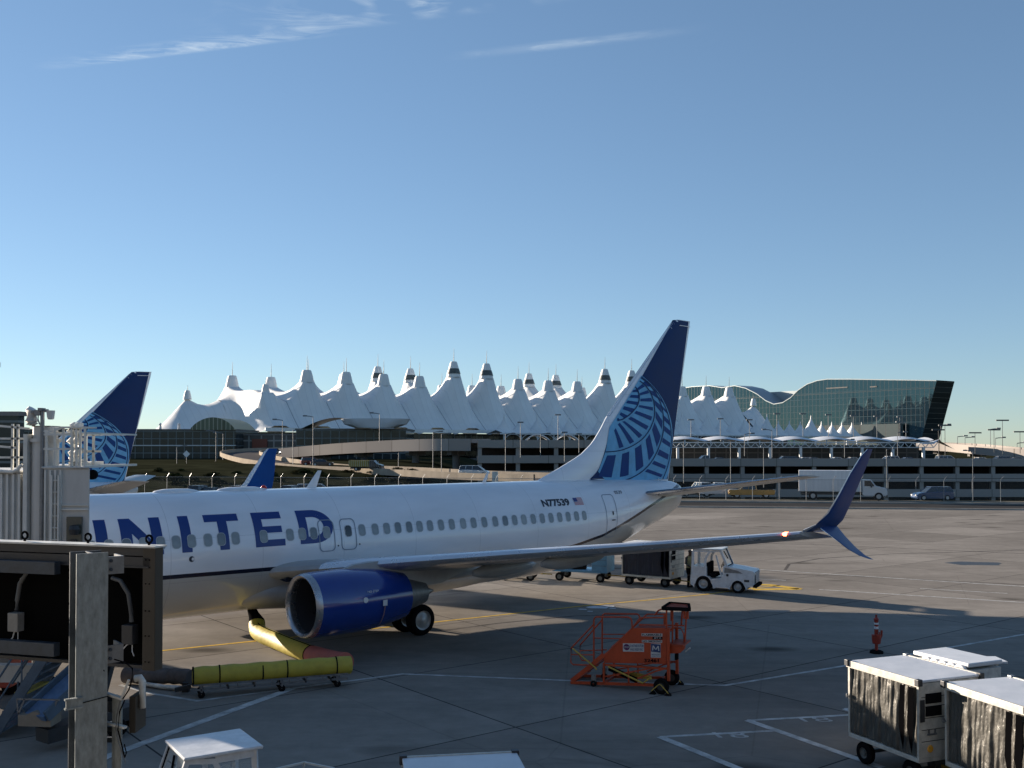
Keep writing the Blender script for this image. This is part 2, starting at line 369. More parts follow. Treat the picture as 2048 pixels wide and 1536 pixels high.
m_tg = grid_mat('terminal_glass', (.018,.026,.030), (.13,.15,.155), 3.05, 2.6, .16, .12, 0)
term = thing('terminal_building', 'long glass terminal roofed with white peaked fabric tents', 'building', TO, math.atan2(TE_.y, TE_.x))
Mi = (Matrix.Translation(TO) @ Matrix.Rotation(math.atan2(TE_.y, TE_.x), 4, 'Z')).inverted()
near_y = [740,744,748,752,723,727,758,761,763,738,741,768,773,773,775]
FW = 43.0
def ztop(i, w_, y):
    p = TP(i, w_, 0); return CAMH+(896-y)/2000*p.y
nz = {i: ztop(i, 0, y) for i, y in enumerate(near_y)}; nz[-1] = ztop(-1, 0, 768); nz[15] = ztop(15, 0, 797)
fz = {i: ztop(i, FW, y) for i, y in {-2:781,-1:751,0:754,1:745,2:748,3:733,4:737,5:770,6:771,7:772,8:747,9:750,10:775,11:776,12:778,13:779,14:780}.items()}
tallN = (4,5,9,10); tallF = (3,4,8,9)
def capH(i, tl, sm): return 3.6 if sm else (6.9 if i in tl else 4.9)
def membrane(i, zn, zf, wn=-17, wf=FW+17, narrow=False):
    rows = []; hn = zn-capH(i, tallN, i == -1); hf = zf-capH(i, tallF, False)
    ws = [wn, -14.5, -12,-9,-6.5,-5,-4,-3.1,-2.4,-1.2,0,1.2,2.4,3.1,4,5,6.5,9,13,17,FW/2,FW-17,FW-13,FW-9,FW-6.5,FW-5,FW-4,FW-3.1,FW-2.4,FW-1.2,FW,FW+1.2,FW+2.4,FW+3.1,FW+4,FW+5,FW+6.5,FW+9,FW+12,wf]
    ts = [0,.06,.1,.13,.15,.165,.21,.26,.31,.36,.41,.46,.5]; ts = [-t_ for t_ in reversed(ts[1:])]+ts
    def ridge(w_):
        if w_ < 0: return 15.5+(hn-15.5)*(1-min(1, max(0, -w_-2.4)/14.6))**1.45
        if w_ > FW: return 15.5+(hf-15.5)*(1-min(1, max(0, w_-FW-2.4)/14.6))**1.45
        a = w_/FW; base = hn*(1-a)+hf*a
        m_ = 31.5; dn = max(0, min(w_, FW-w_)-2.4)/(FW/2-2.4)
        return m_+(base-m_)*(1-dn)**2.0
    def val(w_):
        if w_ < 0: a = min(1, -w_/17); return 12.6+13.4*(1-a)**1.1
        if w_ > FW: a = min(1, (w_-FW)/17); return 12.6+13.4*(1-a)**1.1
        return 26+2.8*math.sin(math.pi*w_/FW)
    def vv(w_, t_):
        v = val(w_); return 12.8+(v-12.8)*sstep(10, 34, w_) if (i == -1 and t_ < 0) else v
    for w_ in ws:
        rows.append([TP(i+t_, w_, vv(w_, t_)+(ridge(w_)-vv(w_, t_))*(1-max(0, abs(t_)*BAY-2.4)/(BAY/2-2.4))**1.30) for t_ in ts])
    return rows
def cap(par, i, w_, zt, tall, small=False):
    mb = MB(Mi); o = TP(i, w_, 0); h = capH(i, (i,) if tall else (), small); r0 = (1.8 if small else 3.3 if tall else 3.0); r1 = 1.0 if small else (1.5 if tall else 1.8)
    zb = zt-h
    prof = [(zb-.5, r0*1.02), (zb, r0)]
    if tall: prof += [(zb+h*.12, r0*.95)]
    prof += [(zt-h*.45, r1+(r0-r1)*.5), (zt-.5, r1*1.1), (zt, r1*.9)]
    mb.lathe([(z_-0, r_) for z_, r_ in prof], o, (0,0,1), 20, False)
    mb.poly([o+Vector((r1*.9*math.cos(k*math.pi/10), r1*.9*math.sin(k*math.pi/10), zt)) for k in range(20)])
    cp = mb.build('tent_cap', m_fab, par, smooth=50)
    if tall:
        mb = MB(Mi); mb.lathe([(zb+h*.16, r0*1.0), (zb+h*.52, (r0+r1)/2*1.05)], o, (0,0,1), 20, False); mb.build('clerestory_band', m_capd, cp, smooth=50)
    mb = MB(Mi); mb.cyl(o+Vector((0,0,zt-1)), o+Vector((.15,0,zt+(2.4 if small else 6.3))), .2, 6, .05); mb.build('mast', m_spire, cp)
for i in range(-1, 15):
    mb = MB(Mi); mb.grid(membrane(i, nz[i], fz.get(i, nz[i])))
    t_ = mb.build('tent_roof', m_fab, term, smooth=80)
    mb = MB(Mi); mb.tube([r_[-1]+Vector((0,0,.05)) for r_ in membrane(i, nz[i], fz.get(i, nz[i]))], .13, 5); mb.build('valley_cable', m_spire2, t_)
    cap(t_, i, 0, nz[i], i in tallN, i == -1)
    cap(t_, i, FW, fz[i], i in tallF)
# end sails at both ends of the roof
def end_sail(side):
    i0 = -1.5 if side < 0 else 14.5; ip = -2.1 if side < 0 else 15.1; ie = -3.0 if side < 0 else 16.2
    ws = [-17,-12,-8,-4,-1.5,0,1.5,4,8,14,FW/2,FW-14,FW-8,FW-4,FW-1.5,FW,FW+1.5,FW+4,FW+8,FW+12,FW+17]
    rows = []
    zn = nz[15] if side > 0 else 15; zf = fz[-2] if side < 0 else 30
    for w_ in ws:
        e = max(0, -w_, w_-FW)/17; v0 = 12.6+13.4*(1-min(1, e))**1.1+(2.8*math.sin(math.pi*w_/FW) if 0 < w_ < FW else 0)
        if side < 0: v0 = 12.8+(v0-12.8)*sstep(10, 34, w_)
        row = []
        if side < 0: ie = -1.93-1.07*sstep(4, FW-8, w_)
        for k in range(13):
            a = k/12; base = v0*(1-a)+(12.5)*a - 2.0*math.sin(math.pi*a)
            pf = (FW if side < 0 else 0); zp = (zf if side < 0 else zn)
            i_ = i0+(ie-i0)*a; d = math.hypot((i_-ip)*BAY, w_-pf); add = max(0, zp-3-base)*max(0, 1-d/19)**1.9
            row.append(TP(i_, w_, base+add))
        rows.append(row)
    mb = MB(Mi); mb.grid(rows); t_ = mb.build('tent_roof', m_fab, term, smooth=80)
    cap(t_, ip, (FW if side < 0 else 0), (fz[-2] if side < 0 else nz[15]), False, True)
end_sail(-1); end_sail(1)
mb = MB(Mi); mb.prism([TP(-1.35,-17.6,13.2), TP(15.2,-17.6,13.2), TP(15.2,-16.9,13.2), TP(-1.35,-16.9,13.2)], (0,0,1.5)); mb.build('eave_band', m_fab, term)
# glass walls under the eaves
mb = MB(Mi)
mb.prism([TP(-2.2,-11,-2), TP(16,-11,-2), TP(16,FW+11,-2), TP(-2.2,FW+11,-2)], (0,0,15)); mb.build('glass_wall', m_tg, term)
# small entrance canopies along the kerbside: half-bay white cones on a common fascia
for k in range(31):
    i_ = 4.6+k*.5
    if 13.0 > i_ > 12.4: pass
    big = k in (12, 14, 19, 23)
    w0, w1 = -34, -19; hw = .25 if not big else .42; zt = (20.6 if not big else 24.0); ze = 13.4
    rows = []
    for w_ in (w0, w0+3, w0+5, w0+6.6, w0+7.5, w0+8.4, w0+10, w0+12, w1):
        e = abs(w_-(w0+7.5))/7.5
        rows.append([TP(i_+hw*u_, w_, ze+1.2*(1-e)+(zt-ze-1.2)*max(0, 1-math.hypot(u_, e))**1.8-(.5*abs(u_)*e)) for u_ in (-1,-.75,-.5,-.3,-.15,-.05,0,.05,.15,.3,.5,.75,1)])
    mb = MB(Mi); mb.grid(rows); mb.cyl(TP(i_, w0+7.5, zt-2.2), TP(i_, w0+7.5, zt+1.2), .55, 6, .15)
    mb.build('entrance_canopy', m_fab, term, smooth=70)
m_wsteel = mat('white_steel', (.55,.57,.58), .45, var=.1, scale=1)
mb = MB(Mi)
mb.beam(TP(4.2,-34.3,12.9), TP(20.2,-34.3,12.9), .5, .7)
for k in range(32):
    i_ = 4.35+k*.5; mb.beam(TP(i_,-33.5,-1), TP(i_,-33.5,12.8), .7, .7)
    for q in range(6):
        a, bq = q/6, (q+1)/6
        mb.beam(TP(i_+a*.5,-33.8,10.5+2.2*math.sin(math.pi*a)**.6), TP(i_+bq*.5,-33.8,10.5+2.2*math.sin(math.pi*bq)**.6), .25, .25)
mb.build('canopy_frame', m_wsteel, term)
# upper and lower kerbside decks
mb = MB(Mi)
for z_, w0, w1, i0 in ((7.2,-46,-12,1.2),(2.2,-50,-12,3)):
    mb.prism([TP(i0,w0,z_-1.3), TP(20.5,w0,z_-1.3), TP(20.5,w1,z_-1.3), TP(i0,w1,z_-1.3)], (0,0,1.3))
    mb.beam(TP(i0,w0+.2,z_+.5), TP(20.5,w0+.2,z_+.5), .35, 1.0)
for k in range(20): mb.beam(TP(1.6+k,-44,-6), TP(1.6+k,-44,6), 1.3, 1.3)
mb.build('kerbside_deck', M_concrete, term)
# ---------------- hotel ----------------
hc = TP(18.6, FW/2, 0); HW = -TW      # facade axis: towards the camera to the right
m_hg = grid_mat('teal_mirror_glass', (.06,.105,.12), (.008,.014,.018), 2.9, 40, .09, .035, .85, var=.04)
hotel = thing('hotel_building', 'teal mirror glass hotel with saddle shaped curved roofline and leaning end', 'building', hc, math.atan2(HW.y, HW.x))
HM = (Matrix.Translation(hc) @ Matrix.Rotation(math.atan2(HW.y, HW.x), 4, 'Z')).inverted()
def HP(l, d, z): return hc+HW*l+TE_*d+Vector((0,0,z))
def LZ(x, y, ):
    r_ = (x-1024)/2000; l = (r_*hc.y-hc.x)/(HW.x-r_*HW.y); D_ = hc.y+HW.y*l; return l, CAMH+(896-y)/2000*D_
roof = [LZ(*p) for p in [(1340,792),(1365,777),(1385,774),(1420,772),(1445,776),(1470,772),(1492,777),(1515,789),(1532,802),(1548,809),(1566,806),(1582,796),(1597,781),(1615,769),(1635,762),(1655,759),(1700,759),(1760,760),(1820,761),(1874,762)]]
bot = [(l, -3) for l, z in roof]; lean = LZ(1829,880)[0]
bot = [(roof[0][0]+(lean-roof[0][0])*k/(len(roof)-1), -3) for k in range(len(roof))]
TH_ = 17
mb = MB(HM)
rows = []
for f_ in [q/14 for q in range(15)]:
    rows.append([HP(bl+(l-bl)*f_, 0, bz+(z-bz)*f_) for (l, z), (bl, bz) in zip(roof, bot)])
mb.grid(rows); mb.build('glass_facade', m_hg, hotel)
m_sp = mat('hotel_spandrel', (.02,.05,.065), .25)
mb = MB(HM)
for k in range(10):
    z_ = 5.5+k*3.9
    if z_ > 42: break
    le = lean+(roof[-1][0]-lean)*(z_+3)/(roof[-1][1]+3)
    segs = []
    cur = None
    for (l, z) in [(roof[q][0]+(roof[q+1][0]-roof[q][0])*u_/4, roof[q][1]+(roof[q+1][1]-roof[q][1])*u_/4) for q in range(len(roof)-1) for u_ in range(4)]:
        if z > z_+1.2 and l < le-.5:
            if cur is None: cur = [l, l]
            cur[1] = l
        else:
            if cur and cur[1]-cur[0] > 2: segs.append(cur)
            cur = None
    if cur and cur[1]-cur[0] > 2: segs.append(cur)
    for a, bq in segs: mb.poly([HP(a,-.05,z_), HP(bq,-.05,z_), HP(bq,-.05,z_+.32), HP(a,-.05,z_+.32)])
mb.build('spandrel_strips', m_sp, hotel)
m_dk = mat('hotel_roof_edge', (.30,.34,.35), .4, .4)
mb = MB(HM)
mb.grid([[HP(l,-.25,z) for l, z in roof], [HP(l,-.25,z+.5) for l, z in roof], [HP(l,TH_,z+.5) for l, z in roof], [HP(l,TH_,z-.5) for l, z in roof]])
mb.build('roof', m_dk, hotel, smooth=30)
m_he = grid_mat('hotel_end_glass', (.030,.036,.036), (.13,.125,.10), 40, 2.9, .10, .12, 0, axes='YZ')
mb = MB(HM); a = roof[-1]; lb = lean
mb.poly([HP(lb,0,-3), HP(lb,TH_,-3), HP(a[0],TH_,a[1]), HP(a[0],0,a[1])]); mb.build('end_wall', m_he, hotel)
mb = MB(HM); mb.poly([HP(roof[0][0],TH_,-3), HP(lb,TH_,-3), HP(a[0],TH_,a[1]), HP(roof[0][0],TH_,roof[0][1])]); mb.build('rear_wall', m_dk, hotel)
mb = MB(HM)
l0, z0 = LZ(1693,845); l1, _ = LZ(1818,845)
mb.prism([HP(l0-20,-5,-3), HP(l1-3,-5,-3), HP(l1-3,-1,-3), HP(l0-20,-1,-3)], (0,0,LZ(1700,850)[1]+3)); mb.build('podium', grid_mat('podium_glass', (.09,.11,.11), (.02,.03,.035), 8.5, 30, .25, .2, 0), hotel)
for x0, x1, y0 in ((1653,1696,778),(1741,1755,775)):
    mb = MB(HM); a0, zc_ = LZ(x0, y0); a1, _ = LZ(x1, y0); mb.box(0,0,0,0,0,0) if 0 else mb.prism([HP(a0,-.3,zc_), HP(a1,-.3,zc_), HP(a1,-.06,zc_), HP(a0,-.06,zc_)], (0,0,.7))
    mb.build('service_ledge', M_concrete, hotel)
# ---------------- the airliner ----------------
TH = .733; AO = Vector((-5.465, 37.043, 0)); AS = Vector((math.cos(TH), math.sin(TH), 0)); AY = Vector((math.sin(TH), -math.cos(TH), 0))
def PLc(x, y, yy):                   # pixel -> aircraft (s, z) on the plane y = yy
    d = ray(x, y); P = Vector((0,0,CAMH)); t = (yy-(P-AO).dot(AY))/d.dot(AY); q = P+d*t; return (q-AO).dot(AS), q.z
def PSc(x, y, s_):                   # pixel -> aircraft (y, z) on the station s
    d = ray(x, y); P = Vector((0,0,CAMH)); t = (s_-(P-AO).dot(AS))/d.dot(AS); q = P+d*t; return (q-AO).dot(AY), q.z
def interp(tab, x):
    if x <= tab[0][0]: return tab[0][1]
    for (a, va), (b, vb) in zip(tab, tab[1:]):
        if x <= b:
            return va+(vb-va)*(x-a)/(b-a)
    return tab[-1][1]
TOPZ = [(-21.2,2.7),(-20.9,3.15),(-20.2,3.6),(-19.4,3.95),(-18.6,4.45),(-17.8,4.82),(-16.8,5.0),(-15.5,5.06),(12.1,5.07),(14.5,5.03),(16.5,4.94),(17.7,4.86),(18.3,4.72),(18.5,4.5)]
BOTZ = [(-21.2,2.6),(-20.9,2.15),(-20.2,1.72),(-19.4,1.42),(-18.4,1.2),(-17,1.07),(-15,1.03),(6.5,1.0),(8.2,1.05),(9.6,1.19),(11.1,1.42),(12.5,1.75),(13.9,2.13),(15.9,2.76),(17.4,3.2),(18.1,3.52),(18.35,3.85),(18.5,4.3)]
WID = [(-21.2,.05),(-20.9,.5),(-20.2,.98),(-19.4,1.3),(-18.4,1.56),(-17,1.76),(-15,1.86),(7.5,1.86),(9.6,1.82),(11.1,1.7),(12.5,1.53),(13.9,1.32),(15.9,.96),(17.4,.62),(18.1,.42),(18.35,.28),(18.5,.12)]
def fsec(s_): zt, zb = interp(TOPZ, s_), interp(BOTZ, s_); return (zt+zb)/2, (zt-zb)/2, interp(WID, s_)
def fside(s_, z, off=.006):          # point on the port skin
    zc, h, wd = fsec(s_); q = max(-1, min(1, (z-zc)/h)); a = math.asin(q)
    return Vector((s_, (wd+off)*math.cos(a), zc+(h+off)*math.sin(a)))
CHEAT = [(-22,2.62),(-8.4,2.57),(-4.3,2.54),(6.5,2.2),(9.2,2.34),(11.24,2.69),(13,3.2),(15.05,3.83),(16.82,4.34),(19,4.9)]
# skin paint: white over grey belly, split by a navy line
m_fus = bpy.data.materials.new('airliner_paint'); m_fus.use_nodes = True; t = m_fus.node_tree; b = bsdf(m_fus)
b.inputs['Roughness'].default_value = .22; b.inputs['Coat Weight'].default_value = .5; b.inputs['Coat Roughness'].default_value = .06
c = t.nodes.new('ShaderNodeTexCoord'); s3 = t.nodes.new('ShaderNodeSeparateXYZ'); t.links.new(c.outputs['Object'], s3.inputs[0])
def tm(op, a, bb):
    n = t.nodes.new('ShaderNodeMath'); n.operation = op
    for k, v in enumerate((a, bb)):
        if isinstance(v, (int, float)): n.inputs[k].default_value = v
        else: t.links.new(v, n.inputs[k])
    return n.outputs[0]
u_ = tm('DIVIDE', tm('ADD', s3.outputs[0], 22), 41)
fc = t.nodes.new('ShaderNodeFloatCurve'); cv = fc.mapping.curves[0]
cv.points[0].location = (0, CHEAT[0][1]/6); cv.points[1].location = (1, CHEAT[-1][1]/6)
for s_, z_ in CHEAT[1:-1]: cv.points.new((s_+22)/41, z_/6)
for p_ in cv.points: p_.handle_type = 'VECTOR'
fc.mapping.update(); t.links.new(u_, fc.inputs['Value'])
dz = tm('SUBTRACT', s3.outputs[2], tm('MULTIPLY', fc.outputs[0], 6))
nz_ = t.nodes.new('ShaderNodeTexNoise'); nz_.inputs['Scale'].default_value = .7; nz_.inputs['Detail'].default_value = 6
mpn = t.nodes.new('ShaderNodeMapping'); mpn.inputs['Scale'].default_value = (.5,1,2.2); t.links.new(c.outputs['Object'], mpn.inputs[0]); t.links.new(mpn.outputs[0], nz_.inputs[0])
dirt = t.nodes.new('ShaderNodeMapRange'); dirt.inputs[1].default_value = .35; dirt.inputs[2].default_value = .7; dirt.inputs[3].default_value = .90; dirt.inputs[4].default_value = 1.03; t.links.new(nz_.outputs[0], dirt.inputs[0])
def mixc(fac, a, bb, bt='MIX'):
    n = t.nodes.new('ShaderNodeMixRGB'); n.blend_type = bt
    for i, v in ((0, fac), (1, a), (2, bb)):
        if isinstance(v, (int, float)): n.inputs[i].default_value = v
        elif isinstance(v, tuple): n.inputs[i].default_value = (*v, 1)
        else: t.links.new(v, n.inputs[i])
    return n.outputs[0]
up_ = tm('GREATER_THAN', dz, 0.0); ln_ = tm('LESS_THAN', tm('ABSOLUTE', dz, 0), .065)
cc_ = mixc(up_, (.42,.42,.40), (.79,.81,.84)); cc_ = mixc(ln_, cc_, (.008,.012,.03)); cc_ = mixc(1.0, cc_, dirt.outputs[0], 'MULTIPLY')
# skin panel joints
def joint(sock, per, wd_, off=0):
    f_ = tm('FRACT', tm('DIVIDE', tm('ADD', sock, off), per), 0); return tm('LESS_THAN', f_, wd_/per)
pj_ = tm('MAXIMUM', joint(s3.outputs[0], 3.05, .012, 60), joint(s3.outputs[2], 1.32, .010, .28))
cc_ = mixc(tm('MULTIPLY', pj_, .38), cc_, (.1,.12,.14))
t.links.new(cc_, b.inputs['Base Color'])
m_navy = mat('tail_navy_paint', (.002,.027,.115), .5, spec=.25, var=.15, scale=.8)
m_lblue = mat('tail_light_blue_paint', (.15,.42,.66), .45, spec=.3, var=.18, scale=2)
m_mblue = mat('livery_mid_blue_paint', (.004,.048,.20), .45, spec=.2, var=.1)
m_wblue = mat('winglet_blue_paint', (.002,.040,.185), .4, spec=.2, var=.12, scale=1.5)
m_eblue = mat('engine_blue_paint', (.003,.034,.23), .16, coat=.8, var=.12, scale=1.2)
m_ublue = mat('lettering_blue_paint', (.006,.035,.19), .35)
m_lip = mat('polished_inlet_lip', (.42,.43,.45), .28, .8, var=.1, scale=3)
m_win = mat('cabin_window_shade', (.24,.27,.275), .18, coat=.5, var=.12, scale=6)
m_wfr = mat('window_surround', (.33,.36,.38), .4)
m_ink = mat('dark_marking', (.02,.025,.04), .5)
m_wing = mat('wing_grey_paint', (.34,.35,.35), .38, var=.18, scale=1.2)
m_slat = mat('bare_metal_leading_edge', (.66,.68,.71), .28, .6, var=.06, scale=.8)
m_outl = mat('door_outline_grey', (.20,.25,.31), .4)
m_grime = mat('gear_dark_metal', (.05,.05,.055), .45, .4, var=.3, scale=10)
plane = thing('airliner', 'large white airliner with blue engine and globe painted tail, parked at the gate', 'airplane', AO, TH-0)
# aircraft local axes: x aft, y to port (towards the camera) -> mirrored frame, so rotate and flip y by hand
def A3(p): return Vector((p[0], -p[1], p[2]))
class PB(MB):
    def pts(s, ps): return MB.pts(s, [A3(p) for p in ps])
def fus_ring(s_, n=56):
    zc, h, wd = fsec(s_); return [(s_, wd*math.cos(a), zc+h*math.sin(a)) for a in [2*math.pi*k/n for k in range(n)]]
ss = [-21.2,-21.1,-20.9,-20.5,-20.2,-19.8,-19.4,-18.9,-18.4,-17.8,-17,-16,-15]+[x*1.5-13.5 for x in range(14)]+[7+.3*k for k in range(37)]+[18.1,18.35,18.5]
# smooth the tables a little by resampling on dense stations
mb = PB(); mb.loft([fus_ring(s_) for s_ in ss]); fus = mb.build('fuselage', m_fus, plane, smooth=60)
for mdf in ():
    pass
# wing-to-body fairing
mb = PB(); rings = []
for k in range(15):
    u_2 = -1+2*k/14; e = max(.02, (1-u_2*u_2))**.5; s_ = .2+6.6*u_2
    rings.append([(s_, 1.0*e**.7*2.08*math.cos(a), 1.72+(.86*e**.6)*math.sin(a)*(1 if math.sin(a) < 0 else .95)) for a in [2*math.pi*q/32 for q in range(32)]])
mb.loft(rings); fairing = mb.build('wing_body_fairing', m_wing, plane, smooth=60)
mb = PB(); g0 = [(-4.6,2.03,2.2),(-4.35,2.12,2.28),(-4.0,2.16,2.27),(-3.85,2.16,2.2),(-4.05,2.14,2.13),(-4.4,2.1,2.12)]
mb.poly(g0); mb.build('landing_light', M_carglass, fairing)
# cabin windows
def rrect(cx, cy, w_, h_, r_, n=5):
    P = []
    for sx, sy, a0 in ((1,1,0),(-1,1,90),(-1,-1,180),(1,-1,270)):
        for k in range(n+1):
            a = R(a0+90*k/n); P.append((cx+sx*(w_/2-r_)+r_*math.cos(a), cy+sy*(h_/2-r_)+r_*math.sin(a)))
    return P
wins = [9.9,9.41,8.91,8.41,7.9,7.4,6.9,6.39,5.89,5.39,4.87,4.31,3.77,3.26,2.71,2.2,1.69,1.21,.74,.25,-.24,-.73,-1.28,-3.2,-3.63,-4.09,-5.04,-6.02,-6.5,-6.94,-7.47,-7.96,-8.44,-8.95,-9.46,-9.97,-10.48,-11,-11.5,-12,-12.5,-13,-13.5,-14]
WZ = 3.61
def surf_patch(mb, poly, s0, off, cuts=.09):
    bm = bmesh.new(); vs_ = [bm.verts.new((x, y, 0)) for x, y in poly]; bm.faces.new(vs_); slice_bm(bm, cuts)
    bm.verts.index_update(); b_ = mb.pts([fside(s0+v.co.x, v.co.y, off) for v in bm.verts])
    for f in bm.faces: mb.face([b_+v.index for v in f.verts])
    bm.free()
def surf_ring(mb, outer, inner, s0, off):
    o2, i2 = [], []; n = len(outer)
    for k in range(n):
        a, b_, c, d = outer[k], outer[(k+1)%n], inner[k], inner[(k+1)%n]; m_ = max(1, int(math.hypot(b_[0]-a[0], b_[1]-a[1])/.07))
        for q in range(m_): o2.append((a[0]+(b_[0]-a[0])*q/m_, a[1]+(b_[1]-a[1])*q/m_)); i2.append((c[0]+(d[0]-c[0])*q/m_, c[1]+(d[1]-c[1])*q/m_))
    outer, inner = o2, i2
    n = len(outer); b_ = mb.pts([fside(s0+x, z, off) for x, z in outer]+[fside(s0+x, z, off) for x, z in inner])
    for k in range(n): mb.face([b_+k, b_+(k+1)%n, b_+n+(k+1)%n, b_+n+k])
first = None
WV = [m_win, m_win, mat('window_shade_pale', (.31,.34,.34), .2, coat=.5, var=.1, scale=6), mat('window_shade_dim', (.15,.175,.185), .15, coat=.5, var=.1, scale=6)]
for s_ in wins:
    if first and s_ < 7.0:
        c_ = copy_tree(first[1], plane); c_.location.x = s_-first[0]
        pn_ = kids(c_)[0]; pn_.material_slots[0].link = 'OBJECT'; pn_.material_slots[0].material = WV[random.randrange(4)]; continue
    mb = PB(); surf_ring(mb, rrect(0,WZ,.285,.40,.11), rrect(0,WZ,.245,.36,.095), s_, .012)
    wf = mb.build('cabin_window', m_wfr, plane)
    mb = PB(); surf_patch(mb, rrect(0,WZ,.247,.362,.095), s_, .007); mb.build('pane', m_win, wf, smooth=60)
    if s_ < 7 and not first: first = (s_, wf)
for s_, nm in ((-1.84,'emergency_exit'),(-2.70,'emergency_exit')):
    mb = PB(); surf_ring(mb, rrect(0,3.50,.62,1.06,.16), rrect(0,3.50,.56,1.00,.14), s_, .011); d_ = mb.build(nm, m_outl, plane)
    mb = PB(); surf_ring(mb, rrect(0,WZ,.285,.40,.11), rrect(0,WZ,.245,.36,.095), s_, .012); wf = mb.build('window_frame', m_wfr, d_)
    mb = PB(); surf_patch(mb, rrect(0,WZ,.247,.362,.095), s_, .008); mb.build('pane', M_carglass if s_ > -2 else m_win, d_)
    mb = PB(); surf_patch(mb, rrect(.42,3.14,.06,.05,.02), s_, .009); mb.build('latch_mark', m_ink, d_)
mb = PB(); surf_ring(mb, rrect(0,3.5,.78,1.86,.14), rrect(0,3.5,.72,1.80,.12), 11.78, .010); d_ = mb.build('rear_door', m_outl, plane)
mb = PB(); surf_patch(mb, rrect(.12,3.32,.26,.05,.02), 11.78, .01); surf_patch(mb, rrect(.10,3.62,.10,.17,.04), 11.78, .01); mb.build('door_handle', m_ink, d_)
mb = PB(); surf_patch(mb, [(.09*math.cos(k*.5236), 3.07+.09*math.sin(k*.5236)) for k in range(12)], -7.5, .006); mb.build('vent_disc', m_ink, plane)
mb = PB(); surf_patch(mb, [(.045*math.cos(k*.5236), 3.07+.05*math.sin(k*.5236)) for k in range(12)], -7.46, .009); mb.build('vent_disc', M_white, plane)
# lettering
LET = {
 'U': (-11.36,-9.98), 'N': (-9.6,-8.36), 'I': (-7.79,-7.46), 'T': (-6.97,-5.82), 'E': (-5.34,-4.28), 'D': (-3.72,-2.42)}
def letter_polys(ch):
    sw = .3
    if ch == 'I': return [[(0,0),(1,0),(1,1),(0,1)]]
    if ch == 'N': k = .27; return [[(0,0),(k,0),(k,1),(0,1)], [(1-k,0),(1,0),(1,1),(1-k,1)], [(k,1),(k,.60),(1-k,0),(1-k,.40)]]
    if ch == 'T': return [[(0,.80),(1,.80),(1,1),(0,1)], [(.36,0),(.64,0),(.64,.80),(.36,.80)]]
    if ch == 'E': return [[(0,0),(.30,0),(.30,1),(0,1)], [(.30,0),(1,0),(1,.20),(.30,.20)], [(.30,.40),(.93,.40),(.93,.59),(.30,.59)], [(.30,.80),(.98,.80),(.98,1),(.30,1)]]
    P = []
    if ch == 'U':
        o_ = [(0,1),(0,.42)]+[(.5-.5*math.cos(R(a)), .42-.42*math.sin(R(a))) for a in range(10,180,10)]+[(1,.42),(1,1)]
        i_ = [(.25,1),(.25,.42)]+[(.5-.25*math.cos(R(a)), .42-.22*math.sin(R(a))) for a in range(10,180,10)]+[(.75,.42),(.75,1)]
    else:
        o_ = [(.25,1),(.45,1)]+[(.45+.55*math.sin(R(a)), .5+.5*math.cos(R(a))) for a in range(10,180,10)]+[(.45,0),(.25,0)]
        i_ = [(.25,.79),(.42,.79)]+[(.42+.30*math.sin(R(a)), .5+.29*math.cos(R(a))) for a in range(10,180,10)]+[(.42,.21),(.25,.21)]
        P.append([(0,0),(.25,0),(.25,1),(0,1)])
    for k in range(len(o_)-1): P.append([o_[k], o_[k+1], i_[k+1], i_[k]])
    return P
for ch, (s0, s1) in LET.items():
    mb = PB()
    for pg in letter_polys(ch): surf_patch(mb, [(x*(s1-s0), 3.28+1.085*y) for x, y in pg], s0, .0045, .12)
    mb.build('painted_letter', m_ublue, plane)
mb = PB(); put2d(mb, fit2d(text2d('N77539', 1, .045, .12), 0, 1.6, 0, .30), lambda x, y: fside(7.62+x, 4.05+y*.98, .006)); mb.build('registration', m_ink, plane)
mb = PB(); put2d(mb, fit2d(text2d('0539', 1, .01), 0, .55, 0, .14), lambda x, y: fside(12.42+x, 4.42+y, .006)); mb.build('fleet_number', m_ink, plane)
m_fr = mat('flag_red', (.5,.05,.05), .4); m_fb = mat('flag_blue', (.03,.05,.2), .4); m_fw = mat('flag_white', (.6,.62,.64), .4)
mb = PB()
for k in range(13):
    mb.cur = k % 2; surf_patch(mb, [(0,4.06+k*.0225),(.56,4.06+k*.0225),(.56,4.0825+k*.0225),(0,4.0825+k*.0225)], 9.5, .007, .3)
mb.cur = 2; surf_patch(mb, [(0,4.195),(.24,4.195),(.24,4.352),(0,4.352)], 9.5, .010, .3)
mb.build('painted_flag', [m_fr, m_fw, m_fb], plane)
# small blades and bumps on the crown
for s_, h_, c0, c1, m__ in ((-2.25,.62,.42,.16,M_white),(5.8,.42,.22,.09,M_white),(-13,.4,.4,.15,M_white)):
    mb = PB(); z0 = interp(TOPZ, s_)-.02
    mb.loft([[(s_+a*c0/2, b_*.035, z0) for a, b_ in ((-1,0),(0,1),(1,0),(0,-1))], [(s_+.28*h_/.5+a*c1/2, b_*.015, z0+h_) for a, b_ in ((-1,0),(0,1),(1,0),(0,-1))]]); mb.build('antenna_blade', m__, plane)
for s_, l_ in ((-7.2,1.6),(-4.9,1.9)):
    mb = PB(); z0 = interp(TOPZ, s_)-.03; mb.loft([[(s_+u_3*l_/2, .32*e*math.cos(a), z0+.13*e*max(0, math.sin(a))) for a in [2*math.pi*q/16 for q in range(16)]] for u_3, e in ((-1,.05),(-.85,.6),(-.5,.95),(0,1),(.5,.9),(.85,.5),(1,.05))]); mb.build('radome_bump', M_white, plane, smooth=60)
mb = PB(); z0 = 5.07; mb.lathe([(0,.10),(.07,.10),(.13,.06),(.15,.0)], (-4.1,0,z0-.02), (0,0,1), 12); mb.build('beacon', M_red, plane, smooth=40)
